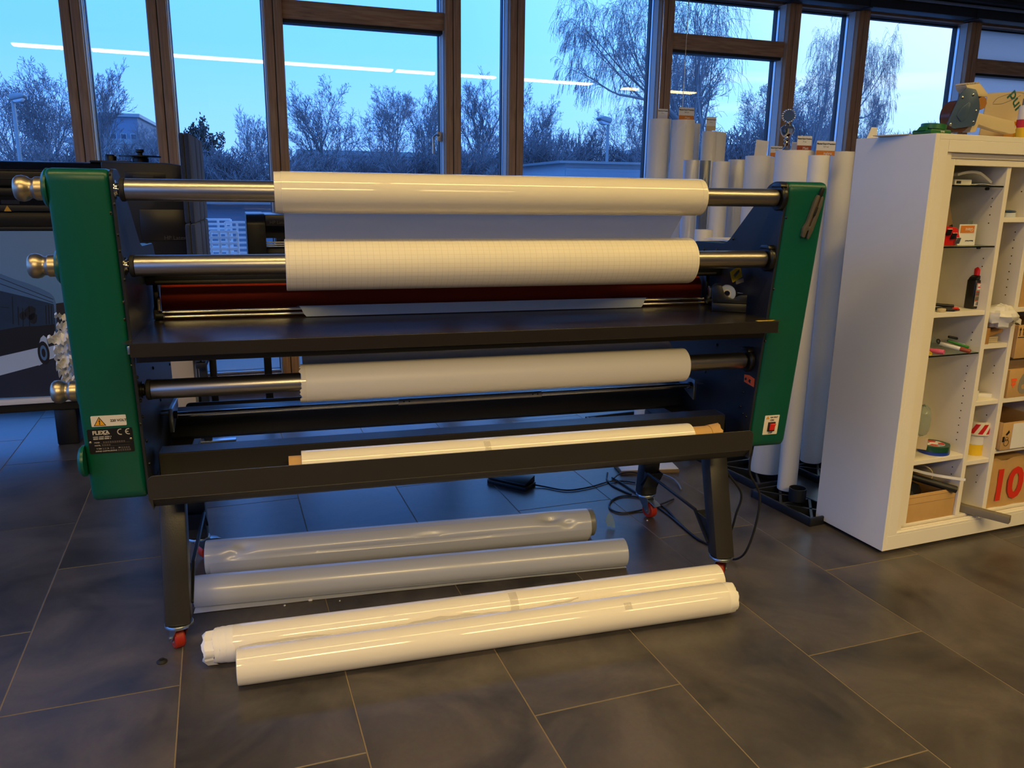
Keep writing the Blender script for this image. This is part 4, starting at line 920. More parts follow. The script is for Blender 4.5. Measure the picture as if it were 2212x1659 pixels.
tag(b.sheet(rows, 0.0006).build('plastic_scrap', 'glass_shelf', smooth=True), 'crumpled bit of clear plastic on the floor right of the silver rolls', 'scrap')

# papers lying on the rear shelf of the right housing
t = thing('paper_stack', 'few white papers lying on the rear ledge of the right green housing', 'papers', (1.77, 2.96, 1.338), None)
for k in range(3): MB(frame(1.775+0.004*k, 2.965, 1.3385+0.0022*k, 3-4*k)).box(-0.060, 0.060, -0.10, 0.10, 0, 0.002).build('sheet', 'card_white', t)
# ------------------------------------------------------------------ standing paper rolls at the right, on black plastic feet
def stand_base(x, y, deg, w, d, label, collars=()):
    fr = frame(x, y, 0, deg); t = thing('roll_stand', label, 'stand', fr @ Vector((w/2, d/2, 0)), 'black feet of the standing rolls')
    b = MB(fr); h = 0.042; q = 0.014
    b.box(0, w, 0, q, 0, h).box(0, w, d-q, d, 0, h).box(0, q, q, d-q, 0, h).box(w-q, w, q, d-q, 0, h)
    b.build('rim', 'stand_black', t, bevel=0.003)
    b = MB(fr)
    ny = max(1, round(d/w)); cy = d/ny
    for k in range(ny):
        for (a, c) in (((q, k*cy+q/2), (w-q, (k+1)*cy-q/2)), ((q, (k+1)*cy-q/2), (w-q, k*cy+q/2))):
            v = Vector((c[0]-a[0], c[1]-a[1])); nn = Vector((-v.y, v.x)).normalized()*0.006
            b.prism([(a[0]+nn.x, a[1]+nn.y), (a[0]-nn.x, a[1]-nn.y), (c[0]-nn.x, c[1]-nn.y), (c[0]+nn.x, c[1]+nn.y)], 'z', 0.008, h-0.003)
        if k: b.box(q, w-q, k*cy-0.006, k*cy+0.006, 0.008, h-0.003)
    b.build('ribs', 'stand_black', t)
    MB(fr).box(q, w-q, q, d-q, 0.001, 0.006).build('floor_plate', 'stand_black', t)
    for (cx, cyy, r, hh) in collars:
        MB(fr).lathe([(r-0.004, 0.0415), (r, 0.0415), (r, hh), (r-0.004, hh), (r-0.004, 0.0415)], (cx, cyy, 0), (0, 0, 1), 32, close=False).build('collar', 'stand_black', t, smooth=True)
    return t
stand_base(2.335, 3.000, 8, 0.20, 0.42, 'black ribbed plastic foot with an empty collar, nearest of the roll stands', collars=((0.115, 0.215, 0.042, 0.105),))
stand_base(2.352, 3.468, 8, 0.27, 0.36, 'black ribbed plastic foot behind the power cords of the machine')
stand_base(2.74, 3.50, 8, 0.20, 0.40, 'black ribbed plastic foot half hidden by the white cabinet')
stand_base(2.30, 3.90, 8, 0.62, 0.36, 'black ribbed plastic foot behind the two front roll stands')
stand_base(2.02, 4.30, 8, 0.90, 0.62, 'black ribbed plastic foot farthest back by the window')
def standing(pxl, pxr, ytop, Y, label, material, base=0.042, grp='paper rolls standing upright by the window', name='standing_roll', r_in=0.6, n=40, top=None, cap=None):
    c = PY((pxl+pxr)/2, ytop, Y); dep = (c-CAM).dot(FW); r = (pxr-pxl)/2*dep/F_PX
    z1 = c.z; t = thing(name, label, 'paper roll', (c.x, Y, base), grp)
    ri = r*r_in
    MB().lathe([(ri, base), (r-0.002, base), (r, base+0.002), (r, z1-0.002), (r-0.001, z1), (ri, z1), (ri, base)], (c.x, Y, 0), (0, 0, 1), n, close=False).build('wrapped_sheet', material, t, smooth=True)
    MB().lathe([(ri-0.005, base), (ri-0.0003, base), (ri-0.0003, z1-0.012), (ri-0.005, z1-0.012), (ri-0.005, base)], (c.x, Y, 0), (0, 0, 1), 24, close=False).build('core', 'cardboard', t, smooth=True)
    return t, c, r
def flap(t, c, r, ang0, ang1, out, z0, z1, material='paper', curl=0.0):
    g = []
    for i in range(9):
        s = i/8; a = R(ang0+(ang1-ang0)*s); rr = r+0.0015+out*s**1.6
        g.append([(c.x+rr*math.cos(a), c.y+rr*math.sin(a), z0+(z1-z0)*j/8-curl*s*s*(j/8)) for j in range(9)])
    return MB().sheet(g, 0.0008).build('loose_sheet', material, t, smooth=True)
S = {}
S[1] = standing(1402, 1450, 258, 4.78, 'white standing roll at the left end of the row, against the timber post', 'paper')
S[2] = standing(1452, 1501, 260, 4.66, 'white standing roll with a peeling outer sheet, second from the left of the row', 'paper')
flap(S[2][0], S[2][1], S[2][2], 255, 180, 0.004, 0.5, S[2][1].z-0.03, curl=0.10)
S[3] = standing(1492, 1513, 267, 4.90, 'narrow white standing roll tucked behind the peeling roll', 'paper')
S[4] = standing(1517, 1550, 284, 4.72, 'white standing roll with a sheet flaring out at its top right', 'paper')
flap(S[4][0], S[4][1], S[4][2], 300, 345, 0.055, 0.9, S[4][1].z-0.004)
S[5] = standing(1477, 1512, 346, 4.30, 'shorter pale translucent standing roll in front of the peeling roll', 'film_silver')
S[6] = standing(1510, 1536, 347, 4.42, 'smoke grey film roll standing between the shorter rolls', 'smoke_film')
S[7] = standing(1540, 1576, 349, 4.18, 'short white standing roll left of the plastic-wrapped roll', 'paper')
S[8] = standing(1574, 1611, 345, 4.36, 'standing roll wrapped in shiny crinkled plastic', 'plastic_wrap')
S[9] = standing(1611, 1664, 337, 3.99, 'white standing roll under the blank white card', 'paper')
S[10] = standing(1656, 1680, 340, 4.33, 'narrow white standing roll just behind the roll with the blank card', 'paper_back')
S[11] = standing(1677, 1757, 326, 3.665, 'thickest white standing roll, below the silver trophy', 'paper')
flap(S[11][0], S[11][1], S[11][2], 300, 350, 0.012, 0.4, S[11][1].z-0.004)
S[12] = standing(1748, 1792, 336, 3.375, 'slim white standing roll nearest the machine, right of the thickest roll', 'paper')
S[13] = standing(1797, 1845, 328, 3.735, 'white standing roll at the right end of the row beside the cabinet', 'paper')
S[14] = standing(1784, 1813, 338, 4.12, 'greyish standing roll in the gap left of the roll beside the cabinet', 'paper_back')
S[15] = standing(1501, 1540, 496, 3.98, 'low white standing roll showing above the rear corner of the machine', 'paper')
# cards on the rolls
def card(px, py, w_px, h_px, Y, label, title=None, sub=None, band=None, word=None, yaw=0, tilt=0):
    c = PY(px, py+h_px/2, Y); dep = (c-CAM).dot(FW); w = w_px*dep/F_PX; h = h_px*dep/F_PX
    m = frame(c.x, c.y, c.z, yaw) @ Matrix.Rotation(R(tilt), 4, 'Y')
    t = thing('name_card', label, 'card', c, 'cards on the standing rolls')
    MB(m).box(-w/2, w/2, -0.0012, 0.0012, 0, h).build('card_sheet', 'card_white', t)
    MB(m).prism([(0.0015, 0.0), (0.035, 0.0), (0.0015, h*0.8)], 'x', -w*0.12, w*0.12).build('card_prop', 'card_white', t)
    f = m @ face_mtx((0, -0.0013, 0), (1, 0, 0), (0, 0, 1))
    if band:
        MB(m).box(-w/2, w/2, -0.0018, -0.0013, 0, h*0.34).build('colour_band', band, t)
        if word: text(word, h*0.26, f @ Matrix.Translation((-w*0.1, h*0.15, 0.0006)), 'card_white', t, depth=0.0002)
    if title: text(title, w*0.105, f @ Matrix.Translation((0, h*0.80, 0.0002)), 'ink', t, align='CENTER', depth=0.0002, bold=0.0004)
    if sub: text(sub, w*0.10, f @ Matrix.Translation((0, h*0.60, 0.0002)), 'ink_dim', t, align='CENTER', depth=0.0002)
card(1431, 247, 23, 21, 4.78, 'small card on the leftmost standing roll', 'MasterGuard Premium', '105 cm')
card(1482, 246, 36, 25, 4.66, 'card with a tan band on the peeling roll', 'MasterGuard Premium', '160 cm', 'orange_print', 'Matt')
card(1535, 268, 23, 28, 4.72, 'slanted card on the roll with the flaring sheet', 'MasterGuard Premium', '152 cm', 'beige_plastic')
card(1642, 321, 30, 33, 3.99, 'blank white card on a standing roll left of the trophy', None, None, yaw=0, tilt=5)
card(1676, 327, 29, 21, 4.33, 'low card half hidden behind the thickest roll', 'MasterGuard Premium', '105 cm', 'orange_print')
card(1736, 310, 36, 30, 3.665, 'card with a brown band right of the trophy', 'MasterGuard Premium', '77 cm', 'pen_brown', 'Matt')
card(1782, 321, 47, 30, 3.55, 'widest card, with an orange band reading inglanz', 'MasterGuard Premium', '137 cm', 'orange_print', 'inglanz')
card(1714, 318, 12, 20, 3.72, 'pale blue card edge behind the trophy stem', None, None)
# trophy
def trophy():
    c = PY(1697, 326, 3.70); k = (c-CAM).dot(FW)/F_PX
    t = thing('trophy', 'silver trophy cup with a round wreath plaque on top of the thickest roll', 'trophy', (c.x, c.y, c.z))
    MB().lathe([(0.0, 0), (7*k, 0), (8*k, 2*k), (5*k, 6*k), (3*k, 10*k), (6*k, 15*k), (3.5*k, 19*k), (7*k, 23*k), (3*k, 26*k), (3*k, 27*k), (9*k, 30*k), (14*k, 38*k), (15*k, 44*k), (15.5*k, 45*k), (12*k, 50*k), (6*k, 54*k), (3*k, 57*k), (0, 57*k)], c, (0, 0, 1), 28, close=False).build('cup', 'silver_cup', t, smooth=True)
    d = Vector((-c.x, -c.y, 0)).normalized(); pc = c+Vector((0, 0, 72*k))
    MB().lathe([(0, -1.2*k), (11*k, -1.2*k), (11*k, 1.2*k), (0, 1.2*k)], pc, d, 28, close=False).build('plaque', 'blue_steel', t, smooth=True)
    rt = Vector((0, 0, 1)).cross(d); b = MB()
    for i in range(18):
        a = 2*math.pi*i/18; q = pc+(rt*math.cos(a)+Vector((0, 0, 1))*math.sin(a))*12.6*k
        b.lathe([(0, -2.2*k), (1.6*k, -1.5*k), (2.2*k, 0), (1.6*k, 1.5*k), (0, 2.2*k)], q, d, 8, close=False)
    b.build('wreath', 'silver_cup', t, smooth=True)
    MB().lathe([(2*k, 0), (1.6*k, 2*k), (2*k, 4.5*k), (0, 4.6*k)], c+Vector((0, 0, 56.5*k)), (0, 0, 1), 12, close=False).build('neck', 'silver_cup', t, smooth=True)
trophy()
# ------------------------------------------------------------------ white open cabinet at the right
_c0 = PZ(1905, 1193, 0.015)
CF = frame(_c0.x, _c0.y, 0, 5.56)
cab = thing('shelf_cabinet', 'tall white open-fronted shelf cabinet crammed with workshop odds and ends', 'cabinet', CF @ Vector((0.6, 0.21, 0)))
CW, CD, CH = 1.24, 0.41, 1.762
Z0 = 0.018
def cb(x0, x1, y0, y1, z0, z1, name, mt='white_paint', bevel=0.0015, parent=None): return MB(CF).box(x0, x1, y0, y1, z0, z1).build(name, mt, parent or cab, bevel=bevel, seg=1)
cb(0, 0.022, 0.0, CD, Z0, CH, 'side_panel'); cb(CW-0.022, CW, 0.0, CD, Z0, CH, 'side_panel')
cb(0.022, CW-0.022, 0.0, CD, CH-0.022, CH, 'top_panel')
cb(0.022, CW-0.022, CD-0.012, CD, Z0, CH-0.022, 'back_panel')
cb(0.022, CW-0.022, 0.0, CD-0.012, Z0, 0.085, 'plinth')
cb(0.022, 0.073, 0.0, 0.022, 0.085, CH-0.022, 'stile'); cb(0.073, CW-0.022, 0.0, 0.022, 1.694, CH-0.022, 'top_rail')
cb(0.073, CW-0.022, 0.0, 0.022, 0.0855, 0.096, 'bottom_rail')
# stepped inner frame
cb(0.073, 0.105, 0.008, 0.024, 0.096, 1.694, 'inner_stile', 'white_lacquer'); cb(0.105, 0.143, 0.020, 0.045, 0.112, 1.672, 'inner_stile', 'white_lacquer')
cb(0.105, CW-0.03, 0.016, 0.032, 1.672, 1.694, 'inner_rail', 'white_lacquer'); cb(0.143, CW-0.03, 0.020, 0.040, 1.646, 1.6715, 'inner_rail', 'white_lacquer')
cb(0.105, CW-0.03, 0.008, 0.020, 0.096, 0.104, 'inner_rail', 'white_lacquer'); cb(0.105, CW-0.03, 0.030, CD-0.012, 0.0975, 0.112, 'bottom_board', 'white_lacquer')
cb(0.118, 0.1425, 0.046, CD-0.012, 0.113, 1.67, 'niche_wall', 'white_lacquer')
D1, D2 = (0.446, 0.470), (0.614, 0.640)
for d in (D1, D2, (0.98, 1.004)): cb(d[0], d[1], 0.026, CD-0.013, 0.113, 1.670, 'divider', 'white_lacquer', 0.001)
cb(0.143, CW-0.03, 0.046, CD-0.013, 1.6705, 1.690, 'niche_top', 'white_lacquer')
ZS = {}
def shelf(col, z, kind='board', th=0.020):
    x0, x1 = {1: (0.1435, D1[0]-0.0005), 2: (D1[1]+0.0005, D2[0]-0.0005), 3: (D2[1]+0.0005, 0.9795)}[col]
    if kind == 'board': cb(x0, x1, 0.030, CD-0.014, z-th, z, 'shelf_board', 'white_lacquer', 0.001)
    else:
        g = cb(x0, x1, 0.032, CD-0.014, z-0.006, z, 'glass_shelf', 'glass_shelf', 0); cb(x0, x1, 0.0305, 0.0319, z-0.006, z, 'glass_front_edge', 'glass_edge', 0, g)
for z in (1.571, 1.326, 0.870): shelf(1, z, 'glass')
for z in (1.053, 0.405): shelf(1, z)
for z in (1.443, 0.902, 0.645, 0.368): shelf(2, z)
for z in (1.057, 0.645, 0.405): shelf(3, z)
# shelf-pin holes in the dividers (left faces)
for ux, zs in ((D1[0], [1.52, 1.486, 1.452, 1.418, 1.27, 1.236, 0.95, 0.916, 0.80, 0.766, 0.732, 0.698, 0.664, 0.63, 0.596, 0.562, 0.528, 0.494, 0.46, 0.33, 0.296]), (D2[0], [1.55, 1.38, 1.346, 1.312, 1.278, 1.244, 1.21, 1.176, 1.142, 1.108, 0.79, 0.756, 0.56, 0.50, 0.47, 0.44, 0.27, 0.236])):
    for z in zs:
        MB(CF).cyl((ux-0.0006, 0.075, z), (ux+0.0003, 0.075, z), 0.0028, n=10).build('pin_hole', 'dark_hole', cab)
for z in (1.571, 1.326): MB(CF).cyl((D1[0]-0.014, 0.10, z-0.012), (D1[0]-0.0005, 0.10, z-0.012), 0.006, n=10).build('shelf_pin', 'black_plastic', cab)
def cthing(name, label, cat, x, y, z, group=None): return thing(name, label, cat, CF @ Vector((x, y, z)), group)
def uz(px, py, d=0.06):
    p = PF(px, py, CF, d); return p.x, p.z
def cbox(t, x0, x1, y0, y1, z0, z1, name, mt, bevel=0.001, deg=0.0):
    m = CF @ Matrix.Translation(((x0+x1)/2, (y0+y1)/2, z0)) @ Matrix.Rotation(R(deg), 4, 'Z')
    return MB(m).box(-(x1-x0)/2, (x1-x0)/2, -(y1-y0)/2, (y1-y0)/2, 0, z1-z0).build(name, mt, t, bevel=bevel)
def crumple(fr, cx, cy, cz, rx, ry, rz, seed, name, mt, t, n=14, m=9, amp=0.22, floor_z=None):
    rg = random.Random(seed); vs = []
    for j in range(m+1):
        ph = math.pi*j/m
        for i in range(n):
            a = 2*math.pi*i/n; w = 1+rg.uniform(-amp, amp)
            z = cz+rz*math.cos(ph)*w
            if floor_z is not None: z = max(z, floor_z)
            vs.append((cx+rx*math.sin(ph)*math.cos(a)*w, cy+ry*math.sin(ph)*math.sin(a)*w, z))
    fs = [(j*n+i, j*n+(i+1) % n, (j+1)*n+(i+1) % n, (j+1)*n+i) for j in range(m) for i in range(n)]
    return MB(fr).add(vs, fs).build(name, mt, t, smooth=True, angle=28)
CF0 = CF.copy()
def at(px, py, d, u0):
    """slide the working frame along the shelf so that local u0 at depth d sits where the photo shows it"""
    global CF
    CF = CF0 @ Matrix.Translation((PF(px, py, CF0, d).x-u0, 0, 0))
def U(px, py, d): return PF(px, py, CF0, d).x
def home():
    global CF
    CF = CF0
# --- column 1, top glass shelf
at(2098, 380, 0.10, 0.255)
t = cthing('bubble_mailer', 'crumpled white padded pouch on the top glass shelf', 'pouch', 0.27, 0.15, 1.5715)
g = [[(0.155+0.20*i/8, 0.08+0.17*j/5, 1.6035+0.022*math.sin(i/8*2.6+0.4)*(1-0.3*j/5)-0.028*max(0, i/8-0.6)*2) for i in range(9)] for j in range(6)]
MB(CF).sheet(g, 0.010).build('pouch', 'bag_white', t, smooth=True)
MB(CF).sheet([[(p[0]+0.0, p[1], p[2]+0.0065) for p in row[5:8]] for row in g[0:2]], 0.0008).build('printed_label', 'grey_print', t)
at(2082, 390, 0.07, 0.20)
t = cthing('paper_box', 'small white carton under the padded pouch', 'box', 0.20, 0.13, 1.5715); cbox(t, 0.152, 0.245, 0.07, 0.15, 1.5715, 1.5935, 'carton', 'bag_white'); cbox(t, 0.160, 0.185, 0.0690, 0.0699, 1.577, 1.588, 'print', 'ink', 0)
at(2125, 396, 0.06, 0.355)
t = cthing('leaflet', 'flat white leaflet at the front right of the top glass shelf', 'paper', 0.35, 0.10, 1.5715)
MB(CF).sheet([[(0.29+0.13*i/5, 0.05+0.1*j/3, 1.5735+0.004*math.sin(i*0.8)) for i in range(6)] for j in range(4)], 0.0012).build('sheet', 'card_white', t, smooth=True)
# second compartment: clip board stuff and card stack
at(2058, 440, 0.12, 0.172)
t = cthing('picture_card', 'brown card leaning in the second compartment', 'card', 0.18, 0.24, 1.3265)
MB(CF @ Matrix.Translation((0.172, 0.12, 1.3265)) @ Matrix.Rotation(R(-22), 4, 'Y')).box(-0.03, 0.045, -0.002, 0.002, 0.075, 0.165).build('card_sheet', 'cardboard_dark', t, bevel=0.0005)
MB(CF @ Matrix.Translation((0.172, 0.121, 1.3265)) @ Matrix.Rotation(R(-22), 4, 'Y')).box(-0.034, 0.049, 0.0015, 0.003, 0.012, 0.169).build('card_border', 'ink', t)
at(2108, 500, 0.15, 0.30)
t = cthing('plastic_holder', 'clear plastic sheet holder leaning in the second compartment', 'holder', 0.34, 0.25, 1.3265)
MB(CF).prism([(0.25, 1.3275), (0.36, 1.3275), (0.36, 1.385), (0.27, 1.425), (0.25, 1.43)], 'y', 0.150, 0.153).build('sheet', 'glass_shelf', t)
MB(CF).box(0.305, 0.355, 0.13, 0.133, 1.3275, 1.38).build('front_tab', 'film_clear', t); MB(CF).box(0.310, 0.350, 0.128, 0.1298, 1.36, 1.385).build('white_tab', 'card_white', t)
at(2055, 500, 0.06, 0.205)
t = cthing('clip_folder', 'red folder with two metal binder clips in the second compartment', 'folder', 0.19, 0.08, 1.3265)
MB(CF).prism([(0.150, 1.3275), (0.235, 1.3275), (0.262, 1.352), (0.240, 1.395), (0.235, 1.40), (0.150, 1.41)], 'y', 0.060, 0.075).build('folder', 'cap_red', t, bevel=0.001)
for (ux, z, mt) in ((0.185, 1.378, 'black_gloss'), (0.215, 1.362, 'black_gloss'), (0.240, 1.343, 'steel')):
    c_ = MB(CF).prism([(ux-0.016, z-0.008), (ux+0.010, z-0.008), (ux+0.018, z+0.016), (ux-0.006, z+0.016)], 'y', 0.052, 0.0595).build('clip', mt, t, bevel=0.001)
    MB(CF).lathe([(0.0, -0.003), (0.004, -0.002), (0.005, 0)], (ux+0.001, 0.052, z+0.002), (0, -1, 0), 10, close=False).build('clip_eye', 'chrome', c_, smooth=True)
    MB(CF).cyl((ux-0.012, 0.052, z+0.0165), (ux+0.014, 0.052, z+0.0165), 0.002, n=8).build('clip_wire', 'chrome', c_)
at(2090, 502, 0.08, 0.282)
t = cthing('card_stack', 'stack of orange and white cards standing upright beside the red folder', 'cards', 0.30, 0.10, 1.3265)
for k in range(6):
    x0 = 0.232+0.010*k; o_ = cbox(t, x0, x0+0.10-0.006*k, 0.080+0.006*k, 0.0825+0.006*k, 1.3265, 1.413-0.002*k, 'card', 'card_white', 0)
cbox(t, 0.240, 0.318, 0.0788, 0.0798, 1.378, 1.408, 'orange_field', 'orange_print', 0)
text('Glanz', 0.020, CF @ face_mtx((0.312, 0.0785, 1.392), (-1, 0, 0), (0, 0, -1)) @ Matrix.Rotation(math.pi, 4, 'Z') @ Matrix.Rotation(math.pi, 4, 'Z'), 'card_white', t, depth=0.0002)
text('MasterGuard', 0.0085, CF @ face_mtx((0.320, 0.0795, 1.345), (-1, 0, 0), (0, 0, -1)), 'ink', t, depth=0.0002, bold=0.0002)
at(2108, 630, 0.095, 0.385)
# --- wooden shelf: bottle, pens, erasers
def bottle():
    x, z = uz(2107, 666, 0.09); z = 1.0535; y = 0.095
    t = cthing('glue_bottle', 'black plastic bottle with a red nozzle cap on the middle shelf', 'bottle', 0.385, y, z)
    x = 0.385; w, d, h = 0.036, 0.024, 0.125
    poly = rounded([(x-w, y-d), (x+w, y-d), (x+w, y+d), (x-w, y+d)], 0.010, 4)
    b = MB(CF); b.prism(poly, 'z', z, z+h)
    b.build('body', 'bottle_black', t, bevel=0.004)
    MB(CF).prism([(x-w*0.98, z+h), (x+w*0.98, z+h), (x+w*0.75, z+h+0.010), (x+0.014, z+h+0.018), (x-0.014, z+h+0.018), (x-w*0.75, z+h+0.010)], 'y', y-d*0.8, y+d*0.8).build('shoulder', 'bottle_black', t, bevel=0.003)
    MB(CF).lathe([(0.0175, 0), (0.0175, 0.026), (0.016, 0.029), (0.010, 0.034), (0.006, 0.048), (0.0045, 0.054), (0, 0.055)], (x, y, z+h+0.018), (0, 0, 1), 24, close=True).build('cap', 'cap_red', t, smooth=True)
    cbox(t, x-w+0.004, x+w-0.012, y-d-0.0012, y-d-0.0004, z+0.012, z+h-0.012, 'label', 'grey_print', 0)
    cbox(t, x-w+0.010, x+w-0.024, y-d-0.0020, y-d-0.0013, z+h-0.042, z+h-0.016, 'logo_field', 'card_white', 0)
    cbox(t, x-w+0.012, x+w-0.026, y-d-0.0026, y-d-0.0021, z+h-0.033, z+h-0.028, 'logo_bar', 'cap_red', 0)
    cbox(t, x-w+0.0255, x+w-0.0395, y-d-0.0026, y-d-0.0021, z+h-0.0265, z+h-0.020, 'logo_mark', 'ink', 0)
    cbox(t, x-w+0.004, x+w-0.012, y-d-0.0020, y-d-0.0013, z+h-0.0150, z+h-0.0125, 'label_stripe', 'cap_red', 0)
    for k, zz in enumerate((0.074, 0.060, 0.036)): cbox(t, x-w+0.006, x-w+0.020, y-d-0.0020, y-d-0.0013, z+zz, z+zz+0.003, 'red_line', 'cap_red', 0)
    b = MB(CF)
    for k in range(7): b.box(x-w+0.006, x+w-0.02, y-d-0.0019, y-d-0.0013, z+0.040+k*0.0045+(0.006 if k > 2 else 0), z+0.0415+k*0.0045+(0.006 if k > 2 else 0))
    b.build('small_print', 'ink', t)
    cbox(t, x-w+0.006, x+w-0.016, y-d-0.0019, y-d-0.0013, z+0.013, z+0.032, 'barcode_field', 'card_white', 0)
    b = MB(CF)
    for k in range(9): b.box(x-w+0.010+k*0.0045, x-w+0.0115+k*0.0045+0.001*(k % 3), y-d-0.0025, y-d-0.0020, z+0.016, z+0.031)
    b.build('barcode', 'ink', t)
bottle()
def pen(p0, p1, r, body, cap, label, name='marker_pen', capf=0.35, tip=True, group='pens and markers'):
    p0 = Vector(p0); p1 = Vector(p1); d = p1-p0; L_ = d.length; d.normalize()
    t = cthing(name, label, 'pen', *((p0+p1)/2), group)
    MB(CF).lathe([(0.0, 0), (r*0.85, 0), (r*0.92, 0.002), (r*0.92, L_*(1-capf)), (0, L_*(1-capf))], p0, d, 16, close=False).build('barrel', body, t, smooth=True)
    MB(CF).lathe([(0, 0.0), (r, 0), (r, L_*capf-0.003), (r*0.9, L_*capf), (r*0.55, L_*capf), (r*0.5, L_*capf-0.002), (0, L_*capf-0.002)], p0+d*L_*(1-capf), d, 16, close=False).build('cap', cap, t, smooth=True)
    return t
home()
pen((U(2018, 640, 0.09), 0.09, 1.080), (U(2062, 645, 0.05), 0.05, 1.074), 0.0075, 'ink', 'ink', 'dark blue-black pen lying highest on the middle shelf')
pen((U(2020, 652, 0.07), 0.07, 1.0665), (U(2072, 650, 0.045), 0.045, 1.063), 0.007, 'ink', 'cap_red', 'dark pen with a red tip lying across the middle shelf', capf=0.28)
pen((U(2036, 664, 0.06), 0.06, 1.0600), (U(2062, 666, 0.04), 0.04, 1.0600), 0.0062, 'ink', 'black_plastic', 'black pen lying lowest on the middle shelf')
at(2030, 662, 0.06, 0.17)
for k, (x0, x1, y0, y1, z0, z1, lab) in enumerate(((0.150, 0.183, 0.036, 0.056, 1.0535, 1.068, 'cream eraser block at the front left of the middle shelf'), (0.176, 0.206, 0.064, 0.09, 1.0535, 1.0585, 'white eraser slab behind the cream eraser on the middle shelf'), (0.215, 0.300, 0.060, 0.100, 1.0535, 1.0560, 'flat cream card in the middle of the middle shelf'))):
    t = cthing('eraser' if k < 2 else 'note_card', lab, 'eraser' if k < 2 else 'card', x0, y0, z0); cbox(t, x0, x1, y0, y1, z0, z1, 'block', 'beige_plastic' if k != 1 else 'card_white', 0.002, 8)
at(2060, 664, 0.05, 0.225)
t = cthing('clip', 'black plastic clip in front of the flat cream card', 'clip', 0.225, 0.05, 1.0535); cbox(t, 0.200, 0.250, 0.040, 0.056, 1.0563, 1.0600, 'jaw', 'black_plastic', 0.001, -6); cbox(t, 0.205, 0.250, 0.042, 0.054, 1.0605, 1.0640, 'arm', 'black_plastic', 0.001, -10)
home()
# --- third glass shelf: markers
zg = 0.8702
pen((U(2008, 748, 0.09), 0.09, zg+0.011), (U(2040, 757, 0.035), 0.035, zg+0.011), 0.0105, 'pen_pink', 'pen_pink', 'pink marker poking out over the lower glass shelf', capf=0.6)
pen((U(2030, 738, 0.12), 0.12, zg+0.030), (U(2096, 762, 0.005), 0.005, zg+0.0125), 0.0095, 'card_white', 'pen_brown', 'red and white marker with a brown cap sticking out over the shelf edge', capf=0.32)
pen((U(2046, 742, 0.12), 0.12, zg+0.040), (U(2092, 752, 0.075), 0.075, zg+0.0135), 0.006, 'pen_green', 'pen_green', 'green crayon lying behind the brown-capped marker', capf=0.2)
pen((U(2068, 744, 0.13), 0.13, zg+0.022), (U(2108, 751, 0.07), 0.07, zg+0.0105), 0.0075, 'film_clear', 'pen_blue', 'clear ballpoint pen with a blue cap on the lower glass shelf', capf=0.40)
pen((U(2048, 733, 0.16), 0.16, zg+0.048), (U(2088, 744, 0.13), 0.13, zg+0.032), 0.006, 'black_plastic', 'black_plastic', 'thin black pen lying at the back of the lower glass shelf', capf=0.3)
pen((U(2002, 752, 0.08), 0.08, zg+0.009), (U(2010, 760, 0.035), 0.035, zg+0.009), 0.0085, 'yellow', 'yellow', 'yellow marker end at the far left of the lower glass shelf', capf=0.5)
at(2028, 730, 0.13, 0.20)
t = cthing('plastic_pouch', 'clear plastic pouch with a dark eyelet at the back of the lower glass shelf', 'pouch', 0.22, 0.30, zg)
MB(CF).sheet([[(0.16+0.10*i/4, 0.16-0.02*j, zg+0.006+0.055*(1-i/4)*(j/2)) for i in range(5)] for j in range(3)], 0.001).build('sheet', 'glass_shelf', t, smooth=True)
MB(CF).ring((0.185, 0.118, zg+0.040), (0, -1, 0.4), 0.012, 0.006, 0.002).build('eyelet', 'black_plastic', t, smooth=True)
at(2017, 965, 0.10, 0.252)
# --- lower board: tape rolls, paper cube, bag
z5 = 0.4055
t = cthing('tape_roll', 'dark blue tape roll under the green tape on the lower shelf', 'tape', 0.255, 0.155, z5, 'tape rolls'); MB(CF).ring((0.255, 0.102, z5), (0, 0, 1), 0.066, 0.036, 0.016, 48).build('tape', 'pen_blue', t, smooth=True)
t = cthing('tape_roll', 'green tape roll with a red, white and blue core label on the lower shelf', 'tape', 0.250, 0.150, z5+0.0165, 'tape rolls')
MB(CF).ring((0.250, 0.100, z5+0.0165), (0, 0, 1), 0.066, 0.045, 0.024, 48).build('tape', 'tape_green', t, smooth=True)
b = MB(CF); b.lathe([(0.0, 0), (0.0445, 0), (0.0445, 0.003), (0, 0.003)], (0.250, 0.100, z5+0.0380), (0, 0, 1), 40, close=False).build('core_label', 'card_white', t, smooth=True)
def seg(a0, a1, mt):
    pts = [(0.250+0.043*math.cos(R(a0+(a1-a0)*i/8)), 0.100+0.043*math.sin(R(a0+(a1-a0)*i/8))) for i in range(9)]+[(0.250+0.018*math.cos(R(a1+(a0-a1)*i/8)), 0.100+0.018*math.sin(R(a1+(a0-a1)*i/8))) for i in range(9)]
    MB(CF).prism(pts, 'z', z5+0.0411, z5+0.0416).build('label_field', mt, t)
seg(195, 250, 'tape_red'); seg(255, 290, 'blue_print'); seg(296, 352, 'tape_red'); seg(30, 100, 'tape_red'); seg(110, 150, 'blue_print')
MB(CF).box(0.312, 0.316, 0.072, 0.086, z5+0.018, z5+0.040).build('tape_end', 'tape_green', t)
at(1994, 935, 0.07, 0.182)
t = cthing('paper_cube', 'cream folded card cube perched on the green tape', 'paper', 0.175, 0.10, z5+0.042)
m = CF @ Matrix.Translation((0.182, 0.070, z5+0.0425)) @ Matrix.Rotation(R(38), 4, 'Z') @ Matrix.Rotation(R(0), 4, 'Y')
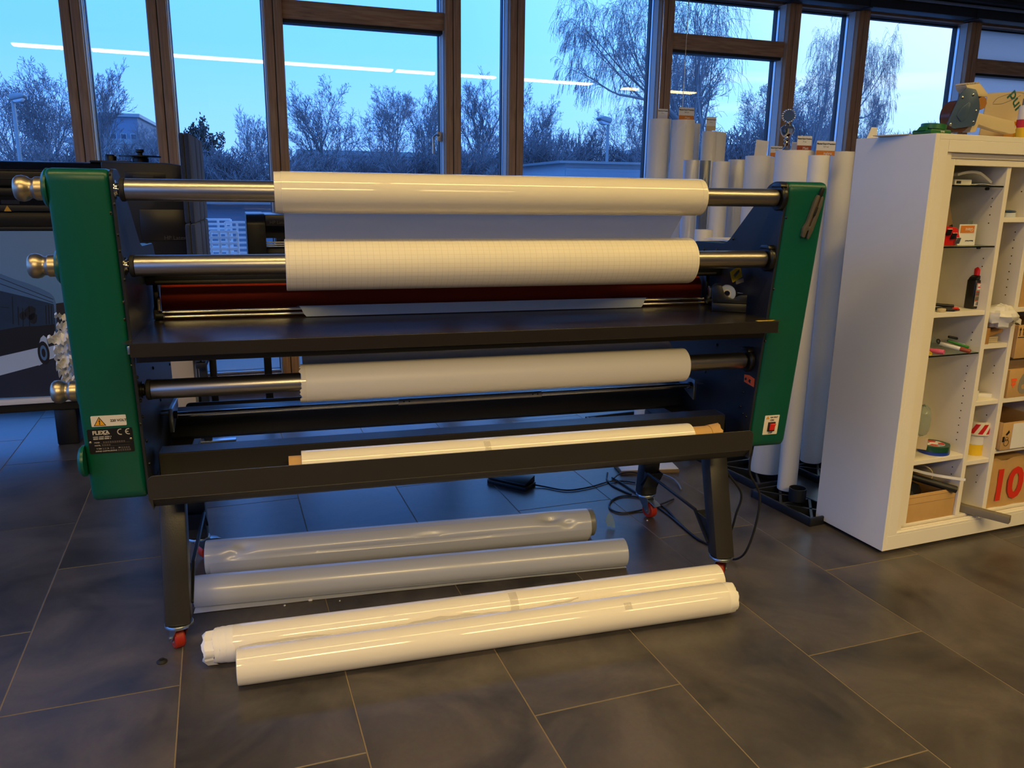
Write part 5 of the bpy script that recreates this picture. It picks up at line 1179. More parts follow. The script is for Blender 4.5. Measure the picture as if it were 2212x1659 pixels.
MB(m).box(-0.03, 0.03, -0.022, 0.022, 0, 0.002).build('sheet', 'cream_board', t); MB(m).box(-0.03, -0.027, -0.022, 0.022, 0.002, 0.050).build('fold', 'cream_board', t); MB(m).box(-0.0265, 0.03, -0.022, -0.0195, 0.002, 0.042).build('fold', 'cream_board', t)
at(1995, 890, 0.10, 0.186)
t = cthing('clear_bag', 'crumpled clear plastic bag at the left of the lower compartment', 'bag', 0.175, 0.27, z5); crumple(CF, 0.186, 0.10, z5+0.155, 0.030, 0.035, 0.070, 3, 'bag', 'glass_shelf', t, amp=0.12)
home()
# --- bottom compartment: carton with tubes
z6 = 0.1125
t = cthing('open_carton', 'open brown carton in the bottom left compartment', 'carton', 0.29, 0.17, z6)
x0, x1, y0, y1, h = 0.150, 0.440, 0.036, 0.30, 0.130
for (a, b_, c_, d_, nm_) in ((x0, x1, y0, y0+0.004, 'front_wall'), (x0, x1, y1-0.004, y1, 'back_wall'), (x0, x0+0.004, y0+0.0045, y1-0.0045, 'side_wall'), (x1-0.004, x1, y0+0.0045, y1-0.0045, 'side_wall')): cbox(t, a, b_, c_, d_, z6, z6+h, nm_, 'cardboard', 0.0005)
cbox(t, x0, x1, y0+0.0045, y1-0.0045, z6, z6+0.004, 'carton_floor', 'cardboard_dark', 0)
for q in (0.045, 0.075): cbox(t, x0+0.01, x1-0.005, y0-0.0006, y0-0.0001, z6+q+0.04, z6+q+0.0412, 'crease', 'cardboard_dark', 0)
t = cthing('black_tube', 'black plastic tube sticking out of the carton', 'tube', 0.32, 0.12, z6+0.12)
MB(CF).lathe([(0.010, 0), (0.016, 0), (0.016, 0.30), (0.010, 0.30), (0.010, 0.0)], (0.190, 0.20, z6+0.195), Vector((0.235, -0.185, -0.065)), 20, close=False).build('tube', 'black_plastic', t, smooth=True)
t = cthing('white_strip', 'bent white plastic strip over the black tube in the carton', 'strip', 0.33, 0.11, z6+0.18)
MB(CF).sheet([[(0.185+0.26*i/8, 0.20-0.20*i/8+dy, z6+0.232-0.05*(i/8)-0.012*math.sin(i/8*3.1)) for dy in (0, 0.004)] for i in range(9)], 0.012).build('strip', 'card_white', t, smooth=True)
t = cthing('paper_loop', 'curled cream paper strip standing in the carton', 'paper', 0.37, 0.14, z6+0.15)
MB(CF).tube([(0.345+0.05*math.cos(R(a)), 0.16-0.03*math.cos(R(a)), z6+0.165+0.045*math.sin(R(a))) for a in range(-20, 200, 15)], 0.004, 6).build('strip', 'beige_plastic', t, smooth=True)
t = cthing('scrap_heap', 'tangle of grey and dark scraps filling the carton', 'scraps', 0.25, 0.17, z6+0.05); crumple(CF, 0.245, 0.17, z6+0.085, 0.075, 0.095, 0.075, 9, 'heap', 'printer_grey', t, amp=0.25)
t = cthing('grey_board', 'grey board leaning at the back of the bottom left compartment', 'board', 0.20, 0.35, z6)
MB(CF @ Matrix.Translation((0.21, 0.345, z6)) @ Matrix.Rotation(R(12), 4, 'Y')).box(-0.02, 0.03, -0.006, 0.006, 0.010, 0.26).build('board', 'foam_grey', t, bevel=0.001)
# --- column 2
z = 1.4435
at(2180, 455, 0.07, 0.515)
t = cthing('glass_lens', 'small blue glass lens lying on a clear cup in the upper middle niche', 'lens', 0.52, 0.10, z); MB(CF).lathe([(0.0, 0), (0.022, 0.001), (0.028, 0.005), (0.022, 0.010), (0, 0.012)], (0.515, 0.070, z+0.018), (0, 0, 1), 24, close=False).build('lens', 'blue_steel', t, smooth=True)
t = cthing('clear_cup', 'clear plastic cup under the blue lens', 'cup', 0.52, 0.10, z); MB(CF).ring((0.515, 0.070, z), (0, 0, 1), 0.026, 0.023, 0.0178).build('cup', 'film_clear', t, smooth=True)
z = 0.9025
at(2160, 688, 0.035, 0.562)
t = cthing('plastic_bag', 'crumpled white carrier bag bulging out of the middle niche', 'bag', 0.56, 0.08, z+0.03)
crumple(CF, 0.562, 0.045, z+0.118, 0.070, 0.075, 0.052, 11, 'bag', 'bag_white', t, n=18, m=11, amp=0.14, floor_z=z+0.0715)
text('FORK', 0.016, CF @ face_mtx((0.545, -0.036, z+0.108), (1, 0, -0.35), (0.35, -0.3, 1)), 'ink', t, depth=0.0003)
MB(CF).sheet([[(0.615+0.035*i/4, 0.02-0.02*i/4, z+0.098+0.012*j-0.016*i/4+0.003*(i % 2)) for i in range(5)] for j in range(3)], 0.001).build('handle_flap', 'bag_white', t, smooth=True)
home()
t = cthing('wood_block', 'upright brown wooden block under the white bag', 'block', 0.490, 0.06, z); cbox(t, 0.476, 0.499, 0.032, 0.10, z, z+0.070, 'block', 'wood_light', 0.001)
t = cthing('wood_block', 'lying brown wooden block under the white bag', 'block', 0.55, 0.10, z); MB(CF @ Matrix.Translation((0.556, 0.085, z+0.0345)) @ Matrix.Rotation(R(-12), 4, 'Y')).box(-0.05, 0.05, -0.03, 0.03, 0, 0.028).build('block', 'wood_light', t, bevel=0.001)
t = cthing('felt_pad', 'folded pale cloth pad beneath the lying wooden block', 'cloth', 0.545, 0.09, z)
for k in range(3): MB(CF).prism(rounded([(0.503, 0.055), (0.590, 0.055), (0.596, 0.13), (0.503, 0.13)], 0.012, 3), 'z', z+0.0005+0.0085*k, z+0.0085+0.0085*k).build('fold', 'beige_plastic', t, bevel=0.002)
z = 0.6455
at(2135, 852, 0.07, 0.548)
t = cthing('folding_ruler', 'white folded wooden ruler lying on the shelf, nearest', 'ruler', 0.55, 0.08, z, 'folding rulers')
for k in range(6):
    m = CF @ Matrix.Translation((0.548, 0.075+0.004*k, z)) @ Matrix.Rotation(R(-28), 4, 'Z')
    MB(m).box(-0.062, 0.062, -0.0018, 0.0018, 0, 0.016).build('slat', 'card_white' if k % 2 == 0 else 'beige_plastic', t, bevel=0.0005); MB(m).box(0.054, 0.066, -0.0022, 0.0022, -0.0 + 0.001, 0.015).build('tip', 'pen_brown', t)
at(2118, 830, 0.09, 0.515)
t = cthing('folding_ruler', 'white folded wooden ruler standing with its slats stacked, behind', 'ruler', 0.52, 0.13, z, 'folding rulers')
for k in range(5): MB(CF @ Matrix.Translation((0.515, 0.115, z+0.030+0.0066*k)) @ Matrix.Rotation(R(35), 4, 'Z')).box(-0.045, 0.045, -0.008, 0.008, 0, 0.0060).build('slat', 'card_white', t, bevel=0.0005)
MB(CF).box(0.480, 0.506, 0.10, 0.125, z, z+0.0295).build('slat_foot', 'pen_brown', t, bevel=0.001)
home()
t = cthing('folding_ruler', 'white folded ruler end upright at the left of the middle niche', 'ruler', 0.485, 0.05, z, 'folding rulers')
for k in range(4): MB(CF).box(0.474+0.0052*k, 0.4788+0.0052*k, 0.038, 0.056, z, z+0.046).build('slat', 'card_white', t, bevel=0.0006)
z = 0.3685
at(2112, 950, 0.095, 0.520)
t = cthing('tape_roll', 'yellow adhesive tape roll at the bottom of the tape stack', 'tape', 0.515, 0.11, z, 'tape rolls'); MB(CF).ring((0.520, 0.115, z), (0, 0, 1), 0.046, 0.034, 0.050, 40).build('tape', 'yellow', t, smooth=True)
t = cthing('tape_roll', 'white tape roll with an orange corner in the middle of the tape stack', 'tape', 0.515, 0.11, z+0.0505, 'tape rolls'); MB(CF).ring((0.5185, 0.110, z+0.0505), (0, 0, 1), 0.040, 0.030, 0.050, 40).build('tape', 'card_white', t, smooth=True)
MB(CF).prism([(0.536, z+0.052), (0.552, z+0.052), (0.552, z+0.078)], 'y', 0.068, 0.0705).build('orange_corner', 'orange_tag', t)
t = cthing('tape_roll', 'red and white striped warning tape roll on top of the tape stack', 'tape', 0.52, 0.10, z+0.101, 'tape rolls'); MB(CF).ring((0.522, 0.105, z+0.101), (0, 0, 1), 0.056, 0.036, 0.058, 44).build('tape', 'label_white', t, smooth=True)
for k in range(5):
    a0 = 185+k*36; pts = []
    g = [[(0.522+0.0566*math.cos(R(a0+s*13+j*6)), 0.105+0.0566*math.sin(R(a0+s*13+j*6)), z+0.101+0.006+0.046*j/4) for s in (0, 0.5, 1, 1.5)] for j in range(5)]
    MB(CF).sheet(g, 0.0004).build('red_stripe', 'tape_red', t, smooth=True)
home()
t = cthing('foam_bar', 'grey square foam bar sticking out of the bottom middle niche', 'bar', 0.55, -0.05, 0.113)
fa = PF(2076, 1092, CF, 0.03); 
MB(CF @ Matrix.Translation((0.500, 0.10, 0.1130)) @ Matrix.Rotation(R(24), 4, 'Z')).box(-0.0165, 0.0165, -0.245, 0.12, 0, 0.034).build('bar', 'foam_grey', t, bevel=0.002)
MB(CF @ Matrix.Translation((0.500, 0.10, 0.1130)) @ Matrix.Rotation(R(24), 4, 'Z')).cyl((0, -0.2456, 0.018), (0, -0.2440, 0.018), 0.0035, n=10).build('end_hole', 'dark_hole', t)
# --- column 3: cartons
def carton(x0, x1, y0, y1, z0, z1, label, mt='cardboard', open_=False, front=None):
    t = cthing('carton', label, 'carton', (x0+x1)/2, (y0+y1)/2, z0, 'cartons on the shelves')
    if not open_: cbox(t, x0, x1, y0, y1, z0, z1, 'body', mt, 0.0015)
    else:
        for (a, b_, c_, d_, nm_) in ((x0, x1, y0, y0+0.004, 'front_wall'), (x0, x1, y1-0.004, y1, 'back_wall'), (x0, x0+0.004, y0+0.0045, y1-0.0045, 'side_wall'), (x1-0.004, x1, y0+0.0045, y1-0.0045, 'side_wall')): cbox(t, a, b_, c_, d_, z0, z1, nm_, front if (front and nm_ == 'front_wall') else mt, 0.0005)
        cbox(t, x0, x1, y0+0.0045, y1-0.0045, z0, z0+0.004, 'carton_floor', 'cardboard_dark', 0)
    return t
carton(0.668, 0.95, 0.045, 0.30, 1.0575, 1.215, 'plain tan carton on the upper right shelf beside the divider')
t = carton(0.655, 0.93, 0.020, 0.30, 0.830, 0.980, 'open brown carton printed with two upward arrows', open_=True)
b = MB(CF)
for k in (0, 1):
    xx = 0.668+0.022*k; b.box(xx, xx+0.003, 0.0185, 0.0197, 0.932, 0.960); b.prism([(xx-0.005, 0.957), (xx+0.008, 0.957), (xx+0.0015, 0.970)], 'y', 0.0185, 0.0197)
b.box(0.660, 0.700, 0.0185, 0.0197, 0.924, 0.927); b.build('arrow_print', 'ink', t)
t = cthing('folded_carton', 'dark folded carton pressed below the arrow carton', 'carton', 0.79, 0.16, 0.776); cbox(t, 0.66, 0.93, 0.05, 0.30, 0.7755, 0.8295, 'body', 'cardboard_dark', 0.001)
t = carton(0.660, 0.94, 0.030, 0.30, 0.6455, 0.775, 'brown carton printed with an orange shield and a grey number')
b = MB(CF); b.box(0.676, 0.710, 0.0285, 0.0297, 0.722, 0.735); b.box(0.680, 0.706, 0.0285, 0.0297, 0.706, 0.719); b.prism([(0.684, 0.703), (0.702, 0.703), (0.693, 0.692)], 'y', 0.0285, 0.0297); b.build('orange_print', 'orange_tag', t)
text('6', 0.145, CF @ face_mtx((0.722, 0.0295, 0.708), (1, 0, 0), (0, 0, 1)), 'grey_print', t, bold=0.004)
t = carton(0.650, 0.93, 0.012, 0.30, 0.4055, 0.535, 'open carton with a white front and line drawings on its side', open_=True, front='cardboard')
cbox(t, 0.712, 0.93, 0.0098, 0.0115, 0.408, 0.527, 'white_panel', 'card_white', 0)
text('8', 0.13, CF @ face_mtx((0.80, 0.0095, 0.468), (1, 0, 0), (0, 0, 1)), 'grey_print', t, bold=0.004)
b = MB(CF); b.ring((0.682, 0.0112, 0.440), (0, -1, 0), 0.016, 0.014, 0.0008, 20); b.ring((0.682, 0.0112, 0.458), (0, -1, 0), 0.010, 0.0085, 0.0008, 20); b.box(0.655, 0.668, 0.0105, 0.0117, 0.445, 0.470); b.prism([(0.672, 0.480), (0.690, 0.498), (0.696, 0.488), (0.680, 0.474)], 'y', 0.0105, 0.0117); b.build('line_drawing', 'ink', t)
t = cthing('paper_bag', 'brown paper bag printed with a large red 10 in the bottom right niche', 'bag', 0.80, 0.15, 0.113)
rg = random.Random(2)
g = [[(0.648+0.30*i/9, 0.040+0.004*math.sin(i*1.3+j), 0.1135+0.235*j/6+(0.008*rg.uniform(-1, 1) if j == 6 else 0)) for i in range(10)] for j in range(7)]
MB(CF).sheet(g, 0.0015).build('front_face', 'cardboard', t, smooth=True)
MB(CF).prism([(0.648, 0.046), (0.948, 0.046), (0.948, 0.28), (0.648, 0.28)], 'z', 0.1135, 0.325).build('bag_body', 'cardboard', t, bevel=0.004)
text('10', 0.21, CF @ face_mtx((0.664, 0.0338, 0.215), (1, 0, 0), (0, 0, 1)), 'red_print', t, bold=0.006, depth=0.0005)
# ------------------------------------------------------------------ on top of the cabinet
zt = CH+0.0005
for k, (x, y, w, d, dg, th, lab) in enumerate(((0.02, 0.20, 0.20, 0.15, 18, 0.004, 'pale folder hanging over the left edge of the cabinet top'), (0.11, 0.22, 0.18, 0.14, -12, 0.003, 'thin white sheet on the folder on the cabinet top'), (0.15, 0.15, 0.17, 0.12, 25, 0.0025, 'reddish edged sheet under the green tape dispenser'))):
    t = cthing('paper_sheet', lab, 'paper', x, y, zt+0.006*k, 'papers on the cabinet'); MB(CF @ Matrix.Translation((x+0.05, y+0.03, zt+0.0062*k)) @ Matrix.Rotation(R(dg), 4, 'Z')).box(-w/2, w/2, -d/2, d/2, 0, th).build('sheet', ('cream_board', 'card_white', 'card_white')[k], t)
t = cthing('card_stand', 'white folded card standing at the rear left corner of the cabinet top', 'card', 0.02, 0.36, zt)
MB(CF).prism([(0.005, zt), (0.060, zt), (0.055, zt+0.045), (0.025, zt+0.045)], 'y', 0.355, 0.358).build('card_sheet', 'card_white', t)
def top_dispenser():
    u = PF(2024, 284, CF, 0.06).x
    t = cthing('tape_dispenser', 'small green tape dispenser ring lying on the cabinet top', 'tape dispenser', u, 0.07, zt+0.02)
    fr = CF @ Matrix.Translation((u, 0.085, zt))
    MB(fr).prism(rounded([(-0.052, 0.0), (0.052, 0.0), (0.056, 0.012), (0.05, 0.018), (-0.048, 0.018), (-0.056, 0.012)], 0.004, 2), 'y', -0.045, 0.045).build('base', 'tape_greenlite', t, bevel=0.003)
    MB(fr).lathe([(0.026, 0), (0.047, 0), (0.047, 0.020), (0.026, 0.020), (0.026, 0)], (0.006, 0, 0.0185), (0.10, 0, 1), 36, close=False).build('ring', 'tape_greenlite', t, smooth=True)
    MB(fr).lathe([(0.012, 0), (0.0255, 0), (0.0255, 0.012), (0.012, 0.012), (0.012, 0)], (0.002, 0, 0.0185), (0, 0, 1), 30, close=False).build('tape', 'beige_plastic', t, smooth=True)
    MB(fr).prism([(-0.060, 0.014), (-0.045, 0.014), (-0.045, 0.030)], 'y', -0.02, 0.02).build('cutter', 'tape_greenlite', t)
    text('vd?Os', 0.010, fr @ face_mtx((0.014, -0.0455, 0.009), (-1, 0, 0), (0, 0, -1)), 'card_white', t, depth=0.0003) if False else text('tesa', 0.013, fr @ face_mtx((0.018, -0.0455, 0.009), (-1, 0, 0), (0, 0, -1)), 'card_white', t, depth=0.0003)
top_dispenser()
def tape_gun():
    a = PF(2050, 282, CF, 0.09); k = 0.00172
    # pixel-sized local frame on plane y=0.09: px -> (u,z)
    def q(px, py): p = PF(px, py, CF, 0.09); return (p.x, max(p.z, zt))
    t = cthing('tape_gun', 'packing tape gun with a blue-grey steel side plate on the cabinet top', 'tape gun', a.x+0.05, 0.12, zt)
    pl = [q(2046, 268), q(2060, 236), q(2076, 202), q(2089, 189), q(2108, 193), q(2112, 204), q(2116, 224), q(2116, 236), q(2107, 266), q(2104, 272), q(2060, 278)]
    MB(CF).prism(rounded(pl, 0.006, 3), 'y', 0.088, 0.094).build('side_plate', 'blue_steel', t, bevel=0.003)
    ins = [q(2064, 250), q(2074, 234), q(2092, 220), q(2096, 228), q(2084, 258), q(2074, 264)]
    MB(CF).prism(rounded(ins, 0.006, 3), 'y', 0.0845, 0.0879).build('pressed_rib', 'blue_steel', t, bevel=0.002)
    for c in ((2078, 211), (2101, 205), (2107, 240), (2101, 264), (2052, 269)):
        u_, z_ = q(*c); MB(CF).lathe([(0.0055, 0), (0.0055, 0.002), (0.002, 0.0035)], (u_, 0.088, z_), (0, -1, 0), 12).build('screw', 'chrome', t, smooth=True)
    u_, z_ = q(2082, 244)
    MB(CF).ring((u_-0.006, 0.096, z_-0.012), (0, 1, 0), 0.062, 0.038, 0.048, 40).build('tape_roll', 'tape_darkbrown', t, smooth=True)
    MB(CF).ring((u_-0.006, 0.097, z_-0.012), (0, 1, 0), 0.0375, 0.032, 0.046, 40).build('tape_core', 'beige_plastic', t, smooth=True)
    u_, z_ = q(2128, 222); MB(CF).lathe([(0, 0), (0.026, 0), (0.026, 0.05), (0, 0.05)], (u_-0.004, 0.100, z_), (0, 1, 0), 8, close=False).build('press_roller', 'tape_brown', t, smooth=False)
    MB(CF).prism(rounded([q(2090, 183), q(2122, 180), q(2140, 204), q(2138, 209), q(2106, 207), q(2094, 192)], 0.004, 2), 'y', 0.098, 0.150).build('guard', 'beige_plastic', t, bevel=0.003)
    b = MB(CF)
    for k_ in range(6):
        u0, z0_ = q(2090+5.5*k_, 182-0.4*k_); b.prism([(u0, z0_), (u0+0.007, z0_), (u0+0.0035, z0_+0.007)], 'y', 0.099, 0.149)
    b.build('teeth', 'beige_plastic', t)
    gp = [q(2112, 240), q(2130, 246), (q(2196, 262)), (q(2199, 287)), (q(2190, 289)), q(2150, 279), q(2118, 268), q(2112, 285), q(2100, 285), q(2108, 262)]
    MB(CF).prism(rounded(gp, 0.006, 3), 'y', 0.100, 0.138).build('grip', 'beige_plastic', t, bevel=0.006)
    u_, z_ = q(2198, 276); MB(CF).ring((u_, 0.119, z_), (1, 0, -0.15), 0.018, 0.013, 0.006, 20).build('grip_end', 'beige_plastic', t, smooth=True)
tape_gun()
def tubes():
    def q(px, py, d): p = PF(px, py, CF, d); return p.x, max(p.z, zt)
    # big cream board with green lettering leaning behind
    t = cthing('printed_board', 'cream board with green lettering leaning behind the tape gun', 'board', q(2180, 270, 0.25)[0], 0.25, zt)
    x0 = q(2118, 270, 0.25)[0]; x1 = x0+0.42; zz = q(2150, 200, 0.25)[1]
    MB(CF).prism([(x0, zt), (x1, zt), (x1, zz+0.035), (x0+0.02, zz-0.005)], 'y', 0.250, 0.255).build('board', 'cream_board', t)
    u_, z_ = q(2188, 196, 0.2485)
    text('pur', 0.075, CF @ face_mtx((u_, 0.2492, z_), (0.62, 0, -0.78), (0.78, 0, 0.62)), 'teal_print', t, bold=0.001, depth=0.0004)
    t = cthing('yellow_carton', 'yellow and orange carton on the cabinet top behind the tape gun handle', 'carton', q(2196, 285, 0.16)[0], 0.16, zt)
    u0 = q(2190, 280, 0.155)[0]; cbox(t, u0, u0+0.12, 0.155, 0.20, zt, q(2200, 263, 0.155)[1], 'body', 'yellow_sign', 0.002)
    t = cthing('orange_carton', 'low orange carton on the cabinet top under the tape gun handle', 'carton', q(2160, 285, 0.17)[0], 0.17, zt)
    u0 = q(2138, 283, 0.165)[0]; cbox(t, u0, u0+0.07, 0.165, 0.20, zt, zt+0.018, 'body', 'orange_print', 0.002)
    t = cthing('glue_tube', 'white glue bottle with a red band at the right edge of the cabinet top', 'bottle', q(2203, 285, 0.12)[0], 0.13, zt)
    u0 = q(2204, 283, 0.135)[0]; z1 = q(2204, 212, 0.135)[1]; H_ = z1-zt
    MB(CF).lathe([(0.0, 0), (0.026, 0), (0.028, 0.004), (0.028, H_*0.30), (0.026, H_*0.31), (0, H_*0.31)], (u0+0.012, 0.135, zt), (0, 0, 1), 24, close=False).build('base', 'yellow', t, smooth=True)
    MB(CF).lathe([(0.0, H_*0.311), (0.0275, H_*0.311), (0.0275, H_*0.50), (0, H_*0.50)], (u0+0.012, 0.135, zt), (0, 0, 1), 24, close=False).build('red_band', 'tape_red', t, smooth=True)
    MB(CF).lathe([(0.0, H_*0.501), (0.025, H_*0.501), (0.025, H_*0.80), (0.020, H_*0.84), (0, H_*0.84)], (u0+0.012, 0.135, zt), (0, 0, 1), 24, close=False).build('body', 'card_white', t, smooth=True)
    MB(CF).lathe([(0.0, H_*0.841), (0.016, H_*0.841), (0.015, H_), (0, H_)], (u0+0.012, 0.135, zt), (0, 0, 1), 20, close=False).build('cap', 'film_edge', t, smooth=True)
    cbox(t, u0-0.004, u0+0.012, 0.1085, 0.1095, zt+H_*0.56, zt+H_*0.72, 'label_print', 'blue_steel', 0)
    t = cthing('plastic_loop', 'thin clear plastic loop in front of the cream board', 'wire', q(2170, 230, 0.22)[0], 0.22, zt+0.05)
    P = [CF @ Vector((q(px, py, 0.22)[0], 0.22, q(px, py, 0.22)[1])) for px, py in ((2145, 223), (2155, 212), (2178, 204), (2200, 200), (2212, 202))]
    MB().tube(smoothpath(P, 6), 0.0012, 6).build('loop', 'film_edge', t, smooth=True)
    P = [CF @ Vector((q(px, py, 0.22)[0], 0.22, q(px, py, 0.22)[1])) for px, py in ((2145, 225), (2165, 224), (2190, 214), (2205, 206))]
    MB().tube(smoothpath(P, 6), 0.0012, 6).build('loop', 'film_edge', t, smooth=True)
tubes()
# ------------------------------------------------------------------ rear tray of the machine (seen under the lowest roll)
zt0 = PY(560, 862, 3.40).z
rt = MB().prism(rounded([(-0.405, 0.60), (1.64, 0.60), (1.64, zt0), (-0.405, zt0)], 0.02, 4, which={2, 3}), 'y', 3.398, 3.402).build('rear_tray', 'navy_paint', mach); rt['label'] = 'dark rear tray plate with rounded corners'
MB().box(-0.40, 1.635, 3.4022, 3.55, 0.60, 0.604).build('rear_tray_floor', 'navy_paint', mach)
for x in (-0.39, 1.64): MB().box(x-0.03, x+0.03, 3.25, 3.397, 0.60, 0.64).build('rear_arm', 'navy_paint', mach, bevel=0.002)
# ------------------------------------------------------------------ wide-format printer at the left, with a bus picture on its front
PR = frame(0, 5.2, 0, 3.0)
def pp(px, py, d=0.0): p = PF(px, py, PR, d); return p.x, p.z
xr = pp(224, 400)[0]; ztop = pp(100, 347)[1]
pr1 = thing('large_printer', 'black wide-format printer with a picture of a bus on its front, left of the machine', 'printer', PR @ Vector((-1.9, 0.35, 0)))
PL = -3.75
def pbox(x0, x1, y0, y1, z0, z1, name, mt, bevel=0.006, parent=None): return MB(PR).box(x0, x1, y0, y1, z0, z1).build(name, mt, parent or pr1, bevel=bevel)
z_a = pp(50, 405)[1]; z_b = pp(50, 424)[1]; z_c = pp(50, 443)[1]; z_d = pp(50, 456)[1]; z_e = pp(50, 490)[1]; z_f = pp(50, 499)[1]; z_g = pp(50, 860)[1]; z_h = pp(50, 871)[1]
MB(PR).prism(rounded([(0.10, z_a), (0.80, z_a), (0.80, ztop-0.03), (0.70, ztop), (0.16, ztop), (0.10, ztop-0.05)], 0.02, 4), 'x', PL, xr).build('top_cover', 'printer_black', pr1, bevel=0.004)
for k, f in enumerate((0.30, 0.62)): pbox(PL, xr-0.02, 0.094, 0.0995, z_a+(ztop-z_a)*f, z_a+(ztop-z_a)*f+0.006, 'cover_seam', 'printer_grey', 0.001)
pbox(PL, xr-0.03, 0.13, 0.75, z_b, z_a-0.001, 'carriage_slot', 'printer_black', 0.002)
MB(PR).prism([(-0.02, z_c), (0.55, z_c), (0.55, z_b-0.002), (0.10, z_b-0.002)], 'x', PL, xr-0.03).build('front_ledge', 'printer_grey', pr1, bevel=0.003)
MB(PR).box(pp(2, 430)[0], pp(42, 430)[0], -0.006, 0.0, pp(20, 441, -0.005)[1], pp(20, 432, -0.005)[1]).build('ledge_display', 'printer_black', pr1)
pbox(PL, xr-0.03, -0.02, 0.55, z_d, z_c-0.0005, 'ledge_front', 'printer_grey', 0.002)
tx, tz2 = pp(16, 450, -0.021)
MB(PR).prism([(tx-0.018, tz2-0.016), (tx+0.018, tz2-0.016), (tx, tz2+0.016)], 'y', -0.0215, -0.0202).build('warning_triangle', 'yellow_sign', pr1)
pbox(PL, xr-0.03, 0.02, 0.55, z_e, z_d-0.0005, 'media_slot', 'printer_black', 0.002)
pbox(PL, xr-0.03, 0.005, 0.50, z_f+0.004, z_e-0.0005, 'lower_lip', 'seal_black', 0.002)
pf = pbox(PL, xr-0.05, 0.0, 0.30, z_g, z_f, 'picture_panel', 'print_sky', 0.002)
# the printed picture, thin layers
def pic(pts, k, name, mt):
    MB(PR).prism([(pp(x, y, 0)[0], min(max(pp(x, y, 0)[1], z_g), z_f)) for x, y in pts], 'y', -0.0004*(k+1), -0.0004*k-0.00005).build(name, mt, pf)
xe = 0
pic([(-60, 700), (125, 655), (165, 650), (165, 770), (-60, 800)], 1, 'printed_trees', 'print_tree')
pic([(-60, 808), (165, 762), (165, 858), (-60, 862)], 1, 'printed_road', 'print_road')
pic([(-60, 566), (0, 591), (31, 603), (60, 612), (86, 622), (108, 633), (116, 641), (121, 655), (124, 745), (100, 752), (-60, 786)], 2, 'printed_bus_body', 'print_bus')
pic([(-60, 610), (0, 628), (60, 642), (116, 657), (120, 700), (122, 745), (83, 752), (-60, 786)], 3, 'printed_windows', 'print_glass')
pic([(-60, 700), (-10, 715), (40, 706), (82, 704), (118, 700), (121, 745), (-60, 780)], 4, 'printed_dark_band', 'print_dark')
pic([(-60, 783), (0, 770), (82, 751), (88, 740), (97, 742), (104, 750), (125, 744), (125, 771), (104, 777), (90, 787), (0, 811), (-60, 828)], 5, 'printed_skirt', 'print_white')
pic([(84, 790), (84, 745), (88, 730), (94, 724), (100, 729), (105, 748), (105, 778), (100, 765), (98, 745), (94, 737), (90, 745), (88, 788)], 6, 'printed_wheel_arch', 'print_white')
cx, cz = pp(94.5, 762, 0)
MB(PR).prism([(cx+0.030*math.cos(2*math.pi*i/24), cz+0.068*math.sin(2*math.pi*i/24)) for i in range(24)], 'y', -0.0034, -0.0029).build('printed_tyre', 'print_dark', pf)
MB(PR).prism([(cx+0.018*math.cos(2*math.pi*i/24), cz+0.045*math.sin(2*math.pi*i/24)) for i in range(24)], 'y', -0.0040, -0.0035).build('printed_rim', 'print_bus', pf)
MB(PR).prism([(cx+0.010*math.cos(2*math.pi*i/16), cz+0.026*math.sin(2*math.pi*i/16)) for i in range(16)], 'y', -0.0045, -0.0041).build('printed_hub', 'print_dark', pf)
for k, (a, b_) in enumerate((((0, 600), (115, 646)), ((0, 612), (115, 653)), ((-20, 660), (20, 664)))):
    pic([a, b_, (b_[0], b_[1]+1.2), (a[0], a[1]+1.2)], 5, 'printed_line', 'print_dark')
for k, (x_, y0_, y1_) in enumerate(((26, 640, 700), (38, 662, 702), (48, 665, 708), (62, 660, 708), (98, 660, 700), (104, 658, 700), (110, 660, 702))):
    pic([(x_, y0_), (x_+1.6, y0_), (x_+3.5, y1_), (x_+1.5, y1_)], 5, 'printed_reflection', 'print_dark')
for k, (x_, y_, r_) in enumerate(((50, 682, 8), (66, 676, 13), (72, 688, 10))):
    pic([(x_+r_*math.cos(2*math.pi*i/9)*(0.8+0.3*((i*7) % 3)/2), y_+1.2*r_*math.sin(2*math.pi*i/9)) for i in range(9)][::-1], 5, 'printed_tree_reflection', 'print_dark')
pbox(PL, xr-0.02, -0.03, 0.10, z_h, z_g-0.0005, 'silver_strip', 'card_white', 0.002)
pbox(PL, xr-0.02, 0.02, 0.50, z_h-0.06, z_h-0.0005, 'base_beam', 'printer_black', 0.004)
for x in (-3.4, -1.35): pbox(x, x+0.12, 0.05, 0.60, 0.0, z_h-0.061, 'foot', 'printer_black', 0.01)
# right-hand control unit
xa, xb = pp(222, 400, -0.05)[0]+0.001, pp(402, 400, -0.05)[0]
z0_ = pp(350, 552, -0.05)[1]
MB(PR).prism(rounded([(xa, z0_), (xb, z0_), (xb, pp(398, 358, -0.05)[1]), (xb-0.10, pp(330, 351, -0.05)[1]), (xa, ztop)], 0.03, 4, which={2, 3}), 'y', -0.05, 0.80).build('control_unit', 'printer_grey', pr1, bevel=0.008)
pbox(pp(270, 380, -0.05)[0], pp(358, 380, -0.05)[0], -0.054, -0.0505, pp(310, 390, -0.05)[1], pp(310, 371, -0.05)[1], 'display_recess', 'printer_black', 0.002)
pbox(pp(287, 380, -0.05)[0], pp(331, 380, -0.05)[0], -0.056, -0.0545, pp(310, 388, -0.05)[1], pp(310, 379, -0.05)[1], 'display', 'printer_grey', 0.001)
pbox(pp(300, 450, -0.05)[0], pp(405, 450, -0.05)[0]-0.01, -0.058, -0.0505, pp(350, 520, -0.05)[1], pp(350, 452, -0.05)[1], 'ink_door', 'printer_brown', 0.004)
